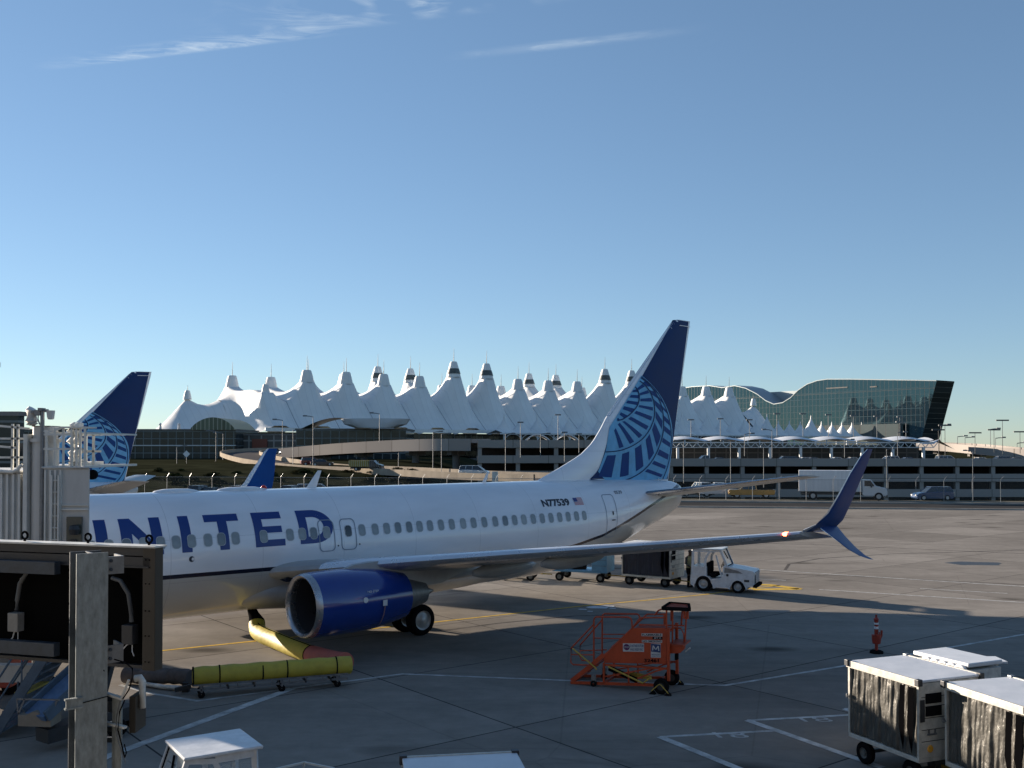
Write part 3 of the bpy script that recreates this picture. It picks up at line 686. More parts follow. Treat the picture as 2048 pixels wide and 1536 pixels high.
for s_ in (16.55,16.8):
    mb = PB(); mb.beam((s_,.25,4.85),(s_+.04,.25,5.02),.02,.02); mb.build('static_wick', M_white, plane)
# --- wings
def airfoil(c_, tk, n=12):
    up = []; lo_ = []
    for k in range(n+1):
        x = (1-math.cos(math.pi*k/n))/2
        y = 5*tk*(.2969*x**.5-.126*x-.3516*x*x+.2843*x**3-.1015*x**4)
        up.append((x*c_, y*c_*1.05)); lo_.append((x*c_, -y*c_*.85))
    return up, lo_
def wing_sections(side):
    S = []
    for y, le, te, zl, tk, tw in ((0.9,-5.6,2.0,2.30,.12,.075),(1.9,-4.75,1.9,2.44,.12,.075),(3.2,-3.85,1.9,2.60,.115,.08),(5.8,-2.34,1.9,2.93,.105,.085),(9,-.68,2.82,3.31,.098,.095),(12.5,1.14,3.8,3.71,.092,.105),(15.2,2.54,4.56,4.03,.09,.11),(16.3,3.12,4.87,4.16,.09,.115)):
        up, lo_ = airfoil(te-le, tk); c_ = te-le
        f = lambda p: (le+p[0], side*y, zl-tw*p[0]+p[1])
        S.append(([f(p) for p in up], [f(p) for p in lo_]))
    return S
for side in (1, -1):
    S = wing_sections(side)
    wg = PB(); wg.loft([u+list(reversed(l[1:-1])) for u, l in S]); wing = wg.build('wing', m_wing, plane, smooth=35)
    # slats: bare metal strip wrapped round the leading edge
    sl = PB(); rows = []
    for u, l in S[2:]:
        ring = [l[3], l[2], l[1], u[0], u[1], u[2], u[3]]
        cx = u[6]; rows.append([(p[0]-.012, p[1], p[2]+(.012 if i > 3 else -.012)) for i, p in enumerate(ring)])
    sl.grid(rows); sl.build('leading_edge_slat', m_slat, wing, smooth=50)
    # blended winglet, upper and lower blade
    if side == 1:
        up_rows = []
        LEp = [((1605,1061),3.12),((1632,1049),3.4),((1654,1026),3.75),((1677,988),4.15),((1699,947),4.6),((1722,911),5.0),((1735,898),5.25)]
        TEp = [((1655,1062),4.87),((1672,1054),5.0),((1686,1040),5.15),((1699,1013),5.3),((1715,975),5.45),((1735,928),5.62),((1745,898),5.75)]
        UB = [(PSc(*p, s_), s_, PSc(*q, s2), s2) for (p, s_), (q, s2) in zip(LEp, TEp)]
        LB = [(PSc(*p, s_), s_, PSc(*q, s2), s2) for (p, s_), (q, s2) in zip([((1640,1056),3.6),((1668,1077),4.0),((1695,1098),4.5),((1718,1111),5.0),((1738,1118),5.45)], [((1674,1052),5.05),((1692,1074),5.15),((1712,1095),5.35),((1730,1110),5.55),((1747,1119),5.72)])]
        S0 = S[-1]
    for nm, BL in (('winglet', UB), ('lower_winglet', LB)):
        rows = []
        for (yl, zl), sl_, (yt, zt), st_ in BL:
            a = Vector((sl_, yl, zl)); b_ = Vector((st_, yt, zt)); ch = b_-a; nn = ch.cross(Vector((0, .25, 1))).normalized()
            # blade normal: mostly sideways
            nn = Vector((-.1, .95, .12 if nm == 'winglet' else -.5)).normalized() if (zl > 4.6 or nm != 'winglet') else Vector((0, .3+.6*max(0, (zl-4.1)/.5), .8)).normalized()
            up, lo_ = airfoil(ch.length, .085, 8); cd_ = ch.normalized()
            ring = [a+cd_*p[0]+nn*p[1]*.9 for p in up]+[a+cd_*p[0]+nn*p[1]*.9 for p in reversed(lo_[1:-1])]
            rows.append([(p.x, side*p.y, p.z) for p in ring])
        if nm == 'winglet': rows.insert(0, [(p[0], p[1], p[2]) for p in (S[-1][0][::1]+list(reversed(S[-1][1][1:-1])))][:0] or rows[0])
        wl_ = PB(); wl_.loft(rows); wb = wl_.build(nm, m_wblue, wing, smooth=40)
        if nm == 'winglet':
            pass
        m_edge = m_slat
        es_ = PB(); es_.grid([[Vector(r_[k])+Vector((-.012,0,0)) for k in (14,15,0,1)] for r_ in rows]); es_.build('metal_edge', m_edge, wb, smooth=60)
    # flap track fairings
    for yf, x0, x1, yp in ((4.0,0,0,0),(6.6,945,1073,1130),(9.4,1083,1213,1118)):
        if x0: s0 = PLc(x0, yp, yf)[0]; s1 = PLc(x1, yp, yf)[0]
        else: s0, s1 = -.6, 3.6
        zf_ = {4.0:2.1, 6.6:2.42, 9.4:2.92}[yf]
        fb = PB(); rings = []
        for k in range(13):
            u_4 = k/12; e = (math.sin(math.pi*min(1, max(.02, u_4))**.85))**.55; sx = s0+(s1-s0)*u_4
            rings.append([(sx, side*(yf+.19*e*math.cos(a)), zf_+.10*u_4+.05+.27*e*math.sin(a)) for a in [2*math.pi*q/14 for q in range(14)]])
        fb.loft(rings); fb.build('flap_track_fairing', m_fairg if 'm_fairg' in globals() else m_wing, wing, smooth=60)
    nl = PB(); nl.lathe([(-.14,.0),(-.1,.045),(0,.06),(.12,.05)], (3.0, side*15.95, 4.13), (1,0,0), 10)
    nl.build('navigation_light', mat('lit_red_navigation_lamp' if side == 1 else 'green_navigation_lamp', (.6,.05,.02) if side == 1 else (.02,.4,.1), .3, emit=((1,.10,.03) if side == 1 else (.05,1,.2), 12)), wing, smooth=60)
# --- engines
def engine(side):
    ye = side*4.83; zc = 1.76; s0 = -5.45
    mb = PB(); mb.lathe([(.34,.88),(.12,.80),(.03,.845),(0,.90),(.03,.935),(.10,.955),(.16,.965),(.20,.970)], (s0,ye,zc), (1,.0,.0), 48)
    mb_ = PB(); prof = [(.196,.970),(.45,.985),(.8,.995),(1.3,1.0),(1.9,.985),(2.5,.94),(2.95,.87),(3.4,.79),(3.58,.75),(3.58,.71),(3.2,.74)]
    mb_.lathe(prof, (s0,ye,zc), (1,0,0), 48); nac = mb_.build('engine', m_eblue, plane, smooth=40)
    mb.build('inlet_lip', m_lip, nac, smooth=50)
    mb = PB(); mb.lathe([(.33,.885),(.8,.86),(1.05,.85),(1.06,.0)], (s0,ye,zc), (1,0,0), 40); mb.build('inlet_duct', mat('inlet_dark_liner', (.035,.035,.04), .6), nac, smooth=40)
    mb = PB(); mb.lathe([(.72,.0),(.8,.09),(1.0,.2),(1.04,.24)], (s0,ye,zc), (1,0,0), 20); mb.build('spinner', M_dark, nac, smooth=50)
    mb = PB()
    for k in range(18):
        a = 2*math.pi*k/18; mb.poly([(s0+.92, ye+.22*math.cos(a), zc+.22*math.sin(a)), (s0+.86, ye+.84*math.cos(a+.12), zc+.84*math.sin(a+.12)), (s0+1.0, ye+.84*math.cos(a+.34), zc+.84*math.sin(a+.34)), (s0+1.02, ye+.22*math.cos(a+.3), zc+.22*math.sin(a+.3))])
    mb.build('fan_blades', m_grime, nac)
    mb = PB(); mb.lathe([(3.3,.60),(3.72,.56),(4.15,.45),(4.5,.37),(4.5,.33),(4.2,.32)], (s0,ye,zc), (1,0,0), 32); mb.lathe([(4.1,.28),(4.5,.22),(4.95,.03)], (s0,ye,zc-.0), (1,0,0), 24)
    mb.build('exhaust_nozzle', M_steel, nac, smooth=45)
    mb = PB()       # pylon
    sec = lambda s_, zb, zt, w_: [(s_, ye-w_, zb), (s_, ye+w_, zb), (s_, ye+w_*.8, zt), (s_, ye-w_*.8, zt)]
    mb.loft([sec(-4.2,2.62,2.70,.03), sec(-3.6,2.55,2.86,.12), sec(-2.6,2.35,2.92,.19), sec(-1.4,1.98,2.75,.21), (sec(-.3,2.02,2.6,.2)), sec(.9,2.35,2.5,.06)]); mb.build('pylon', m_wing, plane, smooth=50)
    # strake and placards
    mb = PB()
    fn = lambda x, y: (s0+2.0+x, ye+side*1.003*math.cos(y), zc+1.003*math.sin(y))
    for cx, cy in ((-.35,.13),(.35,-.02)):
        mb.poly([fn(cx+.09*math.cos(k), cy+.09*math.sin(k)) for k in (0,.8,1.57,2.35,3.14,3.9,4.7,5.5)] if cx < 0 else [fn(cx-.08,cy-.09), fn(cx+.08,cy-.09), fn(cx+.08,cy+.09), fn(cx-.08,cy+.09)])
    mb.build('engine_placard', m_fw, nac)
    mb = PB()
    for k in range(8): mb.poly([fn(.33,-.12-k*.09), fn(.37,-.12-k*.09), fn(.36-k*.002,-.21-k*.09), fn(.32-k*.002,-.21-k*.09)])
    mb.build('drain_streak', mat('pink_drain_streak', (.20,.12,.16), .6), nac)
    mb = PB(); put2d(mb, fit2d(text2d('NO STEP', 1, .01), 0, .4, 0, .06), lambda x, y: fn(-.25+x, .34+y)); mb.build('placard_text', m_fw, nac)
engine(1); engine(-1)
# --- fin with globe artwork
FO = [(8.68,5.02),(10.18,5.61),(11.44,6.15),(12.2,6.68),(12.75,7.3),(13.2,7.93),(17.9,12.66),(18.02,12.74),(18.2,12.79),(19.35,12.81),(19.27,12.37),(17.99,6.86),(17.59,4.86)]
def le_at(z): 
    pts_ = [(5.02,8.68),(5.61,10.18),(6.15,11.44),(6.68,12.2),(7.3,12.75),(7.93,13.2),(12.66,17.9),(12.81,18.3)]; return interp(pts_, z)
def te_at(z): return interp([(4.86,17.59),(6.86,17.99),(12.37,19.27),(12.81,19.35)], z)
def fth(s_, z):                      # half thickness of the fin
    le, te = le_at(z), te_at(z); x = max(0, min(1, (s_-le)/(te-le))); tk = .10 if z > 7.5 else .10*(5.6/(te-le))
    return max(.004, 5*tk*(te-le)*(.2969*x**.5-.126*x-.3516*x*x+.2843*x**3-.1036*x**4))
zs = [4.86]+[5+.2*k for k in range(39)]+[12.74,12.81]
mb = PB(); rows = []
for z in zs:
    le, te = le_at(z), te_at(z); n = 34; xs_ = [(1-math.cos(math.pi*k/n))/2 for k in range(n+1)]
    rows.append([(le+(te-le)*x, fth(le+(te-le)*x, z), z) for x in xs_]+[(le+(te-le)*x, -fth(le+(te-le)*x, z), z) for x in reversed(xs_[1:-1])])
for r_, r2 in zip(rows, rows[1:]): pass
mb.loft(rows); fin = mb.build('tail_fin', m_fus, plane, smooth=60)
def art(mb, poly, off, sides=(1, -1), cell=.28):
    for sd in sides:
        bm = bmesh.new(); bm.faces.new([bm.verts.new((x, y, 0)) for x, y in poly])
        # keep inside the fin outline
        def cut(co, no): bmesh.ops.bisect_plane(bm, geom=list(bm.verts)+list(bm.edges)+list(bm.faces), plane_co=(*co,0), plane_no=(*no,0), clear_outer=True)
        cut((13.2,7.93), (-(12.66-7.93),(17.9-13.2))); cut((17.99,6.86), ((12.37-6.86),-(19.27-17.99))); cut((17.5,4.95), (0,-1)); cut((17.59,4.9), (1.96,-.4))
        cut((18.2,12.78), (0,1))
        slice_bm(bm, cell)
        bmesh.ops.rotate(bm, verts=bm.verts, cent=(0,0,0), matrix=Matrix.Rotation(math.pi/2, 3, 'Z')); slice_bm(bm, cell); bmesh.ops.rotate(bm, verts=bm.verts, cent=(0,0,0), matrix=Matrix.Rotation(-math.pi/2, 3, 'Z'))
        bm.verts.index_update(); b_ = mb.pts([(v.co.x, sd*(fth(v.co.x, v.co.y)+off), v.co.y) for v in bm.verts])
        for f in bm.faces: mb.face([b_+v.index for v in f.verts])
        bm.free()
def FP(x, y): return PLc(1060+x/3.84, 620+y/3.84, 0.12)     # artwork drawn on the fin itself
def cat(P, n):                       # resample a smooth curve through points
    out = []; m_ = len(P)
    for i in range(n+1):
        u = i/n*(m_-1); k = min(int(u), m_-2); f = u-k
        p0, p1, p2, p3 = P[max(k-1,0)], P[k], P[k+1], P[min(k+2,m_-1)]
        out.append(tuple(.5*((2*p1[d])+(-p0[d]+p2[d])*f+(2*p0[d]-5*p1[d]+4*p2[d]-p3[d])*f*f+(-p0[d]+3*p1[d]-3*p2[d]+p3[d])*f**3) for d in (0,1)))
    return out
# navy ground for the whole painted fin, behind a curved white edge low on the leading side
mb = PB(); edge = [FP(*p) for p in cat([(440,1296),(500,1230),(540,1130),(575,1020),(590,960)], 10)]
art(mb, edge+[(18.0,12.76),(18.2,12.79),(19.35,12.81),(19.27,12.37),(17.99,6.86),(17.59,4.95)], .012, cell=.22)
mb.build('navy_field', m_navy, fin, smooth=60)
A0 = [(655,850),(700,835),(760,790),(805,735),(822,680),(818,630),(800,590)]
A1 = [(560,1090),(660,1080),(760,1045),(850,985),(910,905),(942,820),(942,730),(918,650),(880,590),(835,545)]
A2 = [(440,1300),(600,1315),(720,1305),(830,1255),(915,1180),(975,1080),(1015,960),(1022,850),(1005,745),(960,650),(905,575),(845,520)]
A3_ = [(800,1325),(900,1330),(960,1330),(1015,1310),(1055,1230),(1082,1130),(1094,1010),(1085,900),(1055,790),(1005,690),(940,600),(850,512)]
OUT = [(1000,1340),(1040,1330),(1075,1250),(1094,1130),(1104,1000),(1096,880),(1064,780),(1010,680),(940,590),(852,503)]
glob = [FP(*p) for p in cat(OUT, 30)]+[FP(640,870), FP(590,960), FP(555,1080)]+[FP(*p) for p in cat(A2, 30)][:4]
# light blue disc clipped to the globe
mb = PB(); disc = [FP(*p) for p in cat(OUT, 36)]+[FP(600,900), FP(560,1085), FP(500,1240), FP(560,1310), FP(800,1330)]
art(mb, disc, .024, cell=.22); mb.build('light_blue_globe', m_lblue, fin, smooth=60)
def bandfill(mb, P, Q, cells, off, a=0, b_=1, gap=.05):
    N = 120; p = cat(P, N); q = cat(Q, N)
    for (u0, u1, v0, v1) in cells:     # u on P, v on Q
        e = [p[int(u*N)] for u in (u0, (u0+u1)/2, u1)]; f = [q[int(v*N)] for v in (v1, (v0+v1)/2, v0)]
        def lp(m1, m2, k): return (m1[0]+(m2[0]-m1[0])*k, m1[1]+(m2[1]-m1[1])*k)
        A_ = [lp(e[0], f[2], gap), lp(e[1], f[1], gap), lp(e[2], f[0], gap)]; B_ = [lp(f[0], e[2], gap), lp(f[1], e[1], gap), lp(f[2], e[0], gap)]
        art(mb, [FP(*x) for x in A_+B_], off, cell=.3)
mb = PB()
def radial(n, duty, s0=0.0, s1=1.0, pw=1.0, dl=0.0):
    out = []
    for k in range(n):
        a = s0+(s1-s0)*((k+dl)/n)**pw; c_ = s0+(s1-s0)*(min(1, (k+dl+duty)/n))**pw
        out.append((min(.99, a), min(.99, c_), min(.99, a), min(.99, c_)))
    return out
inner0 = [(590,960),(640,860),(680,800),(720,730),(760,670),(790,620),(805,590)]
bandfill(mb, [(652,842),(675,800),(705,745),(740,690),(770,640),(790,600)], A0, radial(6, .48, .02, 1), .034, gap=.03)
bandfill(mb, [(600,960),(625,905)]+A0[:], A1, radial(9, .42, .12, 1), .034, gap=.10)
bandfill(mb, A0[:1]+[(660,870)], A1[:4], [(0.05,.95,.18,.95)], .034, gap=.12) if 0 else None
bandfill(mb, A1, A2, radial(9, .55, .04, 1, 1.0), .034, gap=.13)
bandfill(mb, A2, A3_, radial(10, .42, .30, 1, 1.0), .034, gap=.10)
mb.build('navy_globe_blocks', m_mblue, fin, smooth=60)
for cur, wd_ in ((A0,9),(A1,8),(A2,8),(A3_,6)):
    mb = PB(); q = cat(cur, 40)
    for k in range(40):
        (x0, y0), (x1, y1) = q[k], q[k+1]; L_ = math.hypot(x1-x0, y1-y0) or 1; nx, ny = -(y1-y0)/L_*wd_/2, (x1-x0)/L_*wd_/2
        art(mb, [FP(x0+nx,y0+ny), FP(x1+nx,y1+ny), FP(x1-nx,y1-ny), FP(x0-nx,y0-ny)],    .042, cell=.5, sides=(1,))
    mb.build('globe_line', m_navy, fin, smooth=60)
mb = PB(); mb.grid([[(le_at(z)-.02, 0, z), (le_at(z)+.10, fth(le_at(z)+.10, z)+.012, z)] for z in (7.93,8.6,9.4,10.2,11,11.8,12.4,12.66)]); mb.build('metal_edge', m_slat, fin, smooth=60)
mb = PB(); q0 = PLc(1358,651,.05); q1 = PLc(1380,651,.05); mb.beam((q0[0],.10,q0[1]),(q1[0],.06,q0[1]),.03,.03); mb.build('rudder_gap', M_white, fin)
# --- tailplane
for side in (1, -1):
    mb = PB(); rows = []
    for y, le, te, zl, tk in ((.35,14.3,17.5,4.32,.10),(1.0,14.75,17.65,4.38,.095),(4,16.3,18.55,4.80,.09),(7.0,17.9,19.45,5.22,.085),(7.2,18.3,19.5,5.24,.06)):
        up, lo_ = airfoil(te-le, tk, 10); f = lambda p: (le+p[0], side*y, zl-.05*p[0]+p[1])
        rows.append([f(p) for p in up]+[f(p) for p in reversed(lo_[1:-1])])
    mb.loft(rows); tp_ = mb.build('tailplane', m_wing, plane, smooth=40)
    mb = PB(); mb.grid([[(Vector(r_[k])+Vector((-.012,0,0))) for k in (17,18,19,0,1,2,3)] for r_ in rows[:4]]); mb.build('metal_edge', m_lip, tp_, smooth=60)
# --- undercarriage
def wheel(mb_t, mb_r, x, y, r_, w_, sd):
    mb_t.lathe([(-w_/2,r_*.62),(-w_/2,r_*.86),(-w_*.36,r_*.97),(-w_*.15,r_),(w_*.15,r_),(w_*.36,r_*.97),(w_/2,r_*.86),(w_/2,r_*.62)], (x,y,r_), (0,1,0), 36)
    mb_r.lathe([(-w_*.5,.0),(-w_*.46,r_*.2),(-w_*.40,r_*.25),(-w_*.3,r_*.5),(-w_*.44,r_*.62),(-w_*.44,r_*.66),(w_*.44,r_*.66),(w_*.44,r_*.62),(w_*.3,r_*.5),(w_*.40,r_*.25),(w_*.46,r_*.2),(w_*.5,0)], (x,y,r_), (0,1,0), 28)
for nm, gx, gy, r_, w_, gap, ztop_ in (('main_landing_gear',.12,2.86,.535,.38,.86,2.3),('main_landing_gear',.12,-2.86,.535,.38,.86,2.3),('nose_landing_gear',-17.1,0,.34,.2,.40,1.3)):
    mb = PB(); mb.cyl((gx,gy,r_),(gx-.1,gy*.97,ztop_),.09,12); mb.cyl((gx,gy-gap/2,r_),(gx,gy+gap/2,r_),.07,10)
    if 'main' in nm: mb.cyl((gx,gy,1.2),(gx,gy*.45,1.9),.06,8); mb.beam((gx+.1,gy,1.5),(gx+.28,gy,.95),.06,.05); mb.beam((gx+.28,gy,.95),(gx+.08,gy,.6),.06,.05)
    lg = mb.build(nm, m_grime, plane, smooth=40)
    for sd in (-1, 1):
        a = PB(); b_ = PB(); wheel(a, b_, gx, gy+sd*gap/2, r_, w_, sd); ty = a.build('wheel', M_black, lg, smooth=50); b_.build('rim', M_rim, ty, smooth=40)
mb = PB(); mb.prism([(.5,1.55,1.05),(1.0,1.55,1.05),(1.1,1.95,1.75),(.2,1.95,1.75)], (0,.04,0)); mb.build('gear_door', m_wing, plane)
mb = PB(); mb.lathe([(0,.09),(.3,.0)], (12.9,.5,1.72), (1,0,.3), 8); mb.beam((12.3,.55,1.62),(13.1,.45,1.75),.12,.06); mb.build('tail_skid', m_wing, plane)
# neighbouring airliner: same type, a little smaller, seen beyond the jet bridge
nb = copy_tree(plane); nb.name = 'airliner'; nb['label'] = 'second airliner beyond the jet bridge, with only its globe painted tail in view'
nb.scale = (.88,.88,.88); nth = R(18); TEp_ = Vector((-22.74,63,0))
nb.rotation_euler = (0,0,nth); nb.location = TEp_-Vector((math.cos(nth), math.sin(nth), 0))*19.35*.88
# ---------------- parking structures, ramps, left-hand buildings ----------------
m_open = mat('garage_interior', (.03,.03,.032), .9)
m_conc2 = grid_mat('parking_concrete', (.33,.30,.275), (.15,.135,.12), 7.6, 60, .07, .9, 0, var=.10, mrough=.9); bsdf(m_conc2).inputs['Specular IOR Level'].default_value = 0
def ZY(y, D): return CAMH+(896-y)/2000*D
def XP(x, D): return (x-1024)/2000*D
def garage(name, label, x0, x1, D, ytop, nlev, zstep, bay, ph=2.3):
    z0 = ZY(ytop, D); X0, X1 = XP(x0, D), XP(x1, D); dep = 60
    g_ = thing(name, label, 'parking garage', (X0, D, 0)); W_ = X1-X0
    mb = MB()
    for k in range(nlev):
        zt = z0-k*zstep; mb.box(0, W_, 0, .35, zt-ph*.72, zt)
    mb.build('parapet', m_conc2, g_, bevel=.03)
    mb = MB()
    for k in range(nlev): mb.box(.1, W_-.1, .36, dep, z0-k*zstep-ph*.72, z0-k*zstep-ph*.72+.4)
    mb.box(0, W_, dep-.5, dep, z0-nlev*zstep-1, z0-1.9)
    mb.build('parking_deck', M_concrete, g_)
    x = 0
    while x < W_:
        c_ = MB(); c_.box(x, x+.9, .4, 1.3, z0-nlev*zstep-1.5, z0-ph*.73); c_.build('column', m_conc2, g_); x += bay
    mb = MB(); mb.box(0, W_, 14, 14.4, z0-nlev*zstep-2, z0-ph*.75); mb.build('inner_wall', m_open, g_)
    return g_, z0
garage('parking_garage', 'long grey concrete parking garage with open decks on the right', 1338, 2140, 212, 917, 4, 3.25, 7.6)
garage('parking_garage', 'taller concrete parking garage behind the tail fin', 955, 1337, 214, 880, 5, 3.3, 8.2)
# white arched canopy roofs beyond the right garage
m_cw = mat('canopy_white_membrane', (.66,.68,.70), .5)
cn = thing('canopy_roof', 'long low canopy with rolling white membrane roof on truss columns', 'canopy', (XP(1336,300),300,0))
mb = MB(); L0 = 0; L1 = XP(1868,300)-XP(1336,300); nn_ = 96; rows = []
def cz(u, v): return ZY(883,300)+.9+.75*abs(math.sin(u*math.pi*7.2))*(1-.3*v)+.4*v
for v in (0,.12,.3,.5,.7,.88,1): rows.append([(L1*k/nn_+(5 if v > .5 else 0)*0, 14*v, cz(k/nn_, abs(v-.5)*0)-.9*(2*v-1)**2) for k in range(nn_+1)])
mb.grid(rows); mb.build('membrane', m_cw, cn, smooth=60)
mb = MB(); mb.grid([[(L1,0,ZY(884,300)-.6),(L1+3,3,ZY(884,300)+.9),(L1+5,7,ZY(884,300)+.3)],[(L1,14,ZY(884,300)-.6),(L1+5,12,ZY(884,300)+.4),(L1+10,8,ZY(884,300)-2.4)]]); mb.build('membrane_end', m_cw, cn, smooth=60)
mb = MB(); mb.beam((0,.3,ZY(885,300)),(L1,.3,ZY(885,300)),.3,.35); mb.beam((0,.3,ZY(895,300)),(L1,.3,ZY(895,300)),.2,.2)
for k in range(33):
    x = k*L1/32; mb.beam((x,.3,ZY(895,300)),(x+L1/64,.3,ZY(885,300)),.18,.18); mb.beam((x,.3,ZY(895,300)),(x-L1/64 if k else x,.3,ZY(885,300)),.18,.18)
mb.build('truss', M_wsteel if 'M_wsteel' in globals() else m_wsteel, cn)
for k in range(9): mb = MB(); x = 3+k*(L1-6)/8; mb.beam((x,.5,-6),(x,.5,ZY(894,300)),.75,.75); mb.build('column', m_wsteel, cn)
mb = MB(); mb.prism([(0,11,-6),(L1,11,-6),(L1,11.4,-6),(0,11.4,-6)],(0,0,ZY(893,300)+6)); mb.build('rear_wall', grid_mat('canopy_rear_glass', (.045,.04,.038), (.12,.11,.10), 3.3, 5, .2, .4, 0), cn)
# twin small arched canopies left of the fin
for x0, x1 in ((1040,1110),(1100,1168)):
    D = 232; X0, X1 = XP(x0,D), XP(x1,D); ac = thing('arched_canopy', ('white ribbed arch canopy on posts, left of the pair before the fin' if x0 == 1040 else 'white ribbed arch canopy on posts, right of the pair nearest the fin'), 'canopy', (X0,D,0), 0, 'arched canopies by the garage')
    rows = []
    for v in (0,8): rows.append([((X1-X0)*k/14, v, ZY(893,D)+2.5*math.sin(math.pi*k/14)) for k in range(15)])
    mb = MB(); mb.grid(rows); mb.build('vault', m_cw, ac, smooth=60)
    mb = MB(); mb.tube([((X1-X0)*k/14, -.1, ZY(893,D)+.2+2.6*math.sin(math.pi*k/14)) for k in range(15)], .18, 6); mb.tube([((X1-X0)*k/14, -.1, ZY(893,D)-.4+1.2*math.sin(math.pi*k/14)) for k in range(15)], .12, 6); mb.build('rib', m_wsteel, ac)
    for x in (0, X1-X0): mb = MB(); mb.beam((x,0,-3),(x,0,ZY(892,D)),.45,.45); mb.build('post', m_wsteel, ac)
# elevated road on the right
m_road = mat('road_deck', (.13,.12,.115), .85, var=.2, scale=.3)
def roadway(name, label, pts, wd, par=1.0, thick=1.3, piers=None, mat_par=None):
    r_ = thing(name, label, 'road', (0,0,0)); P = [Vector(p) for p in pts]; L_ = []; R_ = []
    for i, p in enumerate(P):
        d = (P[min(i+1, len(P)-1)]-P[max(i-1, 0)]); d.z = 0; d.normalize(); n = Vector((-d.y, d.x, 0)); L_.append(p+n*wd/2); R_.append(p-n*wd/2)
    U = Vector((0,0,1)); mb = MB(); mb.grid([L_, R_]); mb.grid([[q-U*thick for q in L_], [q-U*thick for q in R_]]); mb.build('deck', m_road, r_)
    for E_, s_ in ((L_, 1), (R_, -1)):
        mb = MB(); mb.grid([[q-U*thick for q in E_], [q+U*par for q in E_]]); mb.grid([[q+U*par for q in E_], [q+U*par+(c-q).normalized()*.3 for q, c in zip(E_, P)]]); mb.grid([[q+U*par+(c-q).normalized()*.3 for q, c in zip(E_, P)], [q+(c-q).normalized()*.3 for q, c in zip(E_, P)]])
        mb.build('parapet', mat_par or m_conc2, r_, smooth=40)
    for k in (piers or []):
        mb = MB(); p = P[k]; mb.cyl(p-U*thick, Vector((p.x,p.y,terrain(p.x,p.y)-.5)), .9, 12); mb.beam(L_[k]*.8+R_[k]*.2-U*(thick+.5), L_[k]*.2+R_[k]*.8-U*(thick+.5), 1.4, 1); mb.build('pier', M_concrete, r_)
    return r_
def cats(P, n): 
    out = []; m_ = len(P)
    for i in range(n+1):
        u = i/n*(m_-1); k = min(int(u), m_-2); f = u-k; p0, p1, p2, p3 = [Vector(q) for q in (P[max(k-1,0)], P[k], P[k+1], P[min(k+2,m_-1)])]
        out.append(.5*((2*p1)+(-p0+p2)*f+(2*p0-5*p1+4*p2-p3)*f*f+(-p0+3*p1-3*p2+p3)*f**3))
    return out
def PP(x, y, D): return Vector((XP(x,D), D, ZY(y,D)))
tag(roadway('elevated_road', 'elevated concrete road falling away to the right of the hotel', cats([PP(1850,890,330),PP(1920,893,318),PP(1990,899,300),PP(2080,907,285),PP(2200,917,270)], 16), 9, 1.0, 1.6, [2,6,10,14]))
m_litp = mat('ramp_parapet_concrete', (.36,.31,.25), .85, var=.2, scale=.5)
roadway('ramp_road', 'curved concrete ramp looping up to the terminal with pale parapet', cats([PP(1120,960,150),PP(1000,957,160),PP(880,951,172),PP(760,944,188),PP(640,938,205),PP(540,926,228),PP(487,913,262),PP(486,907,300),PP(530,902,318),PP(600,899,318)], 60), 11, .95, .15, None, m_litp)
roadway('elevated_road', 'upper elevated concrete road crossing in front of the terminal', cats([PP(560,906,300),PP(640,899,285),PP(720,893,270),PP(820,888,255),PP(900,886,245),PP(962,886,240)], 24), 9, 1.0, 1.9, [5,10,15,20])
# left-hand terminal wing
m_lg = grid_mat('dark_glass_wall', (.022,.032,.036), (.15,.17,.17), 2.75, 2.4, .13, .1, 0, mrough=.4)
def glassbox(name, label, x0, x1, D, ytop, dep, zb=-3, m=None, tops=True):
    X0, X1 = XP(x0,D), XP(x1,D); z1 = ZY(ytop,D); g_ = thing(name, label, 'building', (X0,D,0))
    mb = MB(); mb.box(0, X1-X0, 0, dep, zb, z1-.5); mb.build('glass_wall', m or m_lg, g_)
    mb = MB(); mb.box(-.3, X1-X0+.3, -.3, dep+.3, z1-.5, z1); mb.build('roof', M_concrete, g_)
    return g_, X1-X0, z1
g_, W_, z1 = glassbox('terminal_wing', 'long dark glass building with pale floor band left of the tents', -140, 471, 335, 858, 30)
mb = MB(); D = 334.6; mb.box(-.2, W_+.2, -.5, -.05, ZY(892,D), ZY(890,D)); mb.build('floor_band', m_wsteel, g_)
mb = MB(); X = XP(437,335)-XP(-140,335)
rows = []
for v in (-1, 26): rows.append([(X-9+15*k/12, v, z1-.3+4.2*math.sin(math.pi*min(1, .02+k/12*.98))**.7*(1 if k < 11 else .9)) for k in range(13)])
mb.grid(rows); mb.build('barrel_roof', mat('tan_metal_roof', (.42,.33,.17), .5), g_, smooth=50)
mb = MB(); mb.poly(rows[0]+[(X+6,-1,z1-.3),(X-9,-1,z1-.3)]); mb.build('gable_glass', grid_mat('gable_glass', (.10,.12,.08), (.35,.33,.25), 1.4, 6, .15, .2, 0), g_)
for xx in (310, 348):
    mb = MB(); x = XP(xx,335)-XP(-140,335); mb.cyl((x,5,z1),(x,5,z1+1.6),.5,8,.35); mb.cyl((x,5,z1+1.6),(x,5,z1+2.2),.7,8,.1); mb.build('roof_vent', m_wsteel, g_, smooth=40)
g_, W_, z1 = glassbox('terminal_wing', 'dark gridded glass building under the tents behind the curved ramp', 592, 812, 318, 857, 26)
mb = MB(); D = 316; X = XP(752,D)-XP(592,318)
mb.loft([[(X+a*math.cos(q*math.pi/12), -3+4*math.sin(q*math.pi/12), z) for q in range(24)] for a, z in ((6.5,z1+.1),(9.8,z1+1.2),(11,ZY(838,D)),(10.6,ZY(837.5,D)))]); mb.build('bowl_roof', mat('pale_metal_roof', (.48,.50,.52), .45), g_, smooth=35)
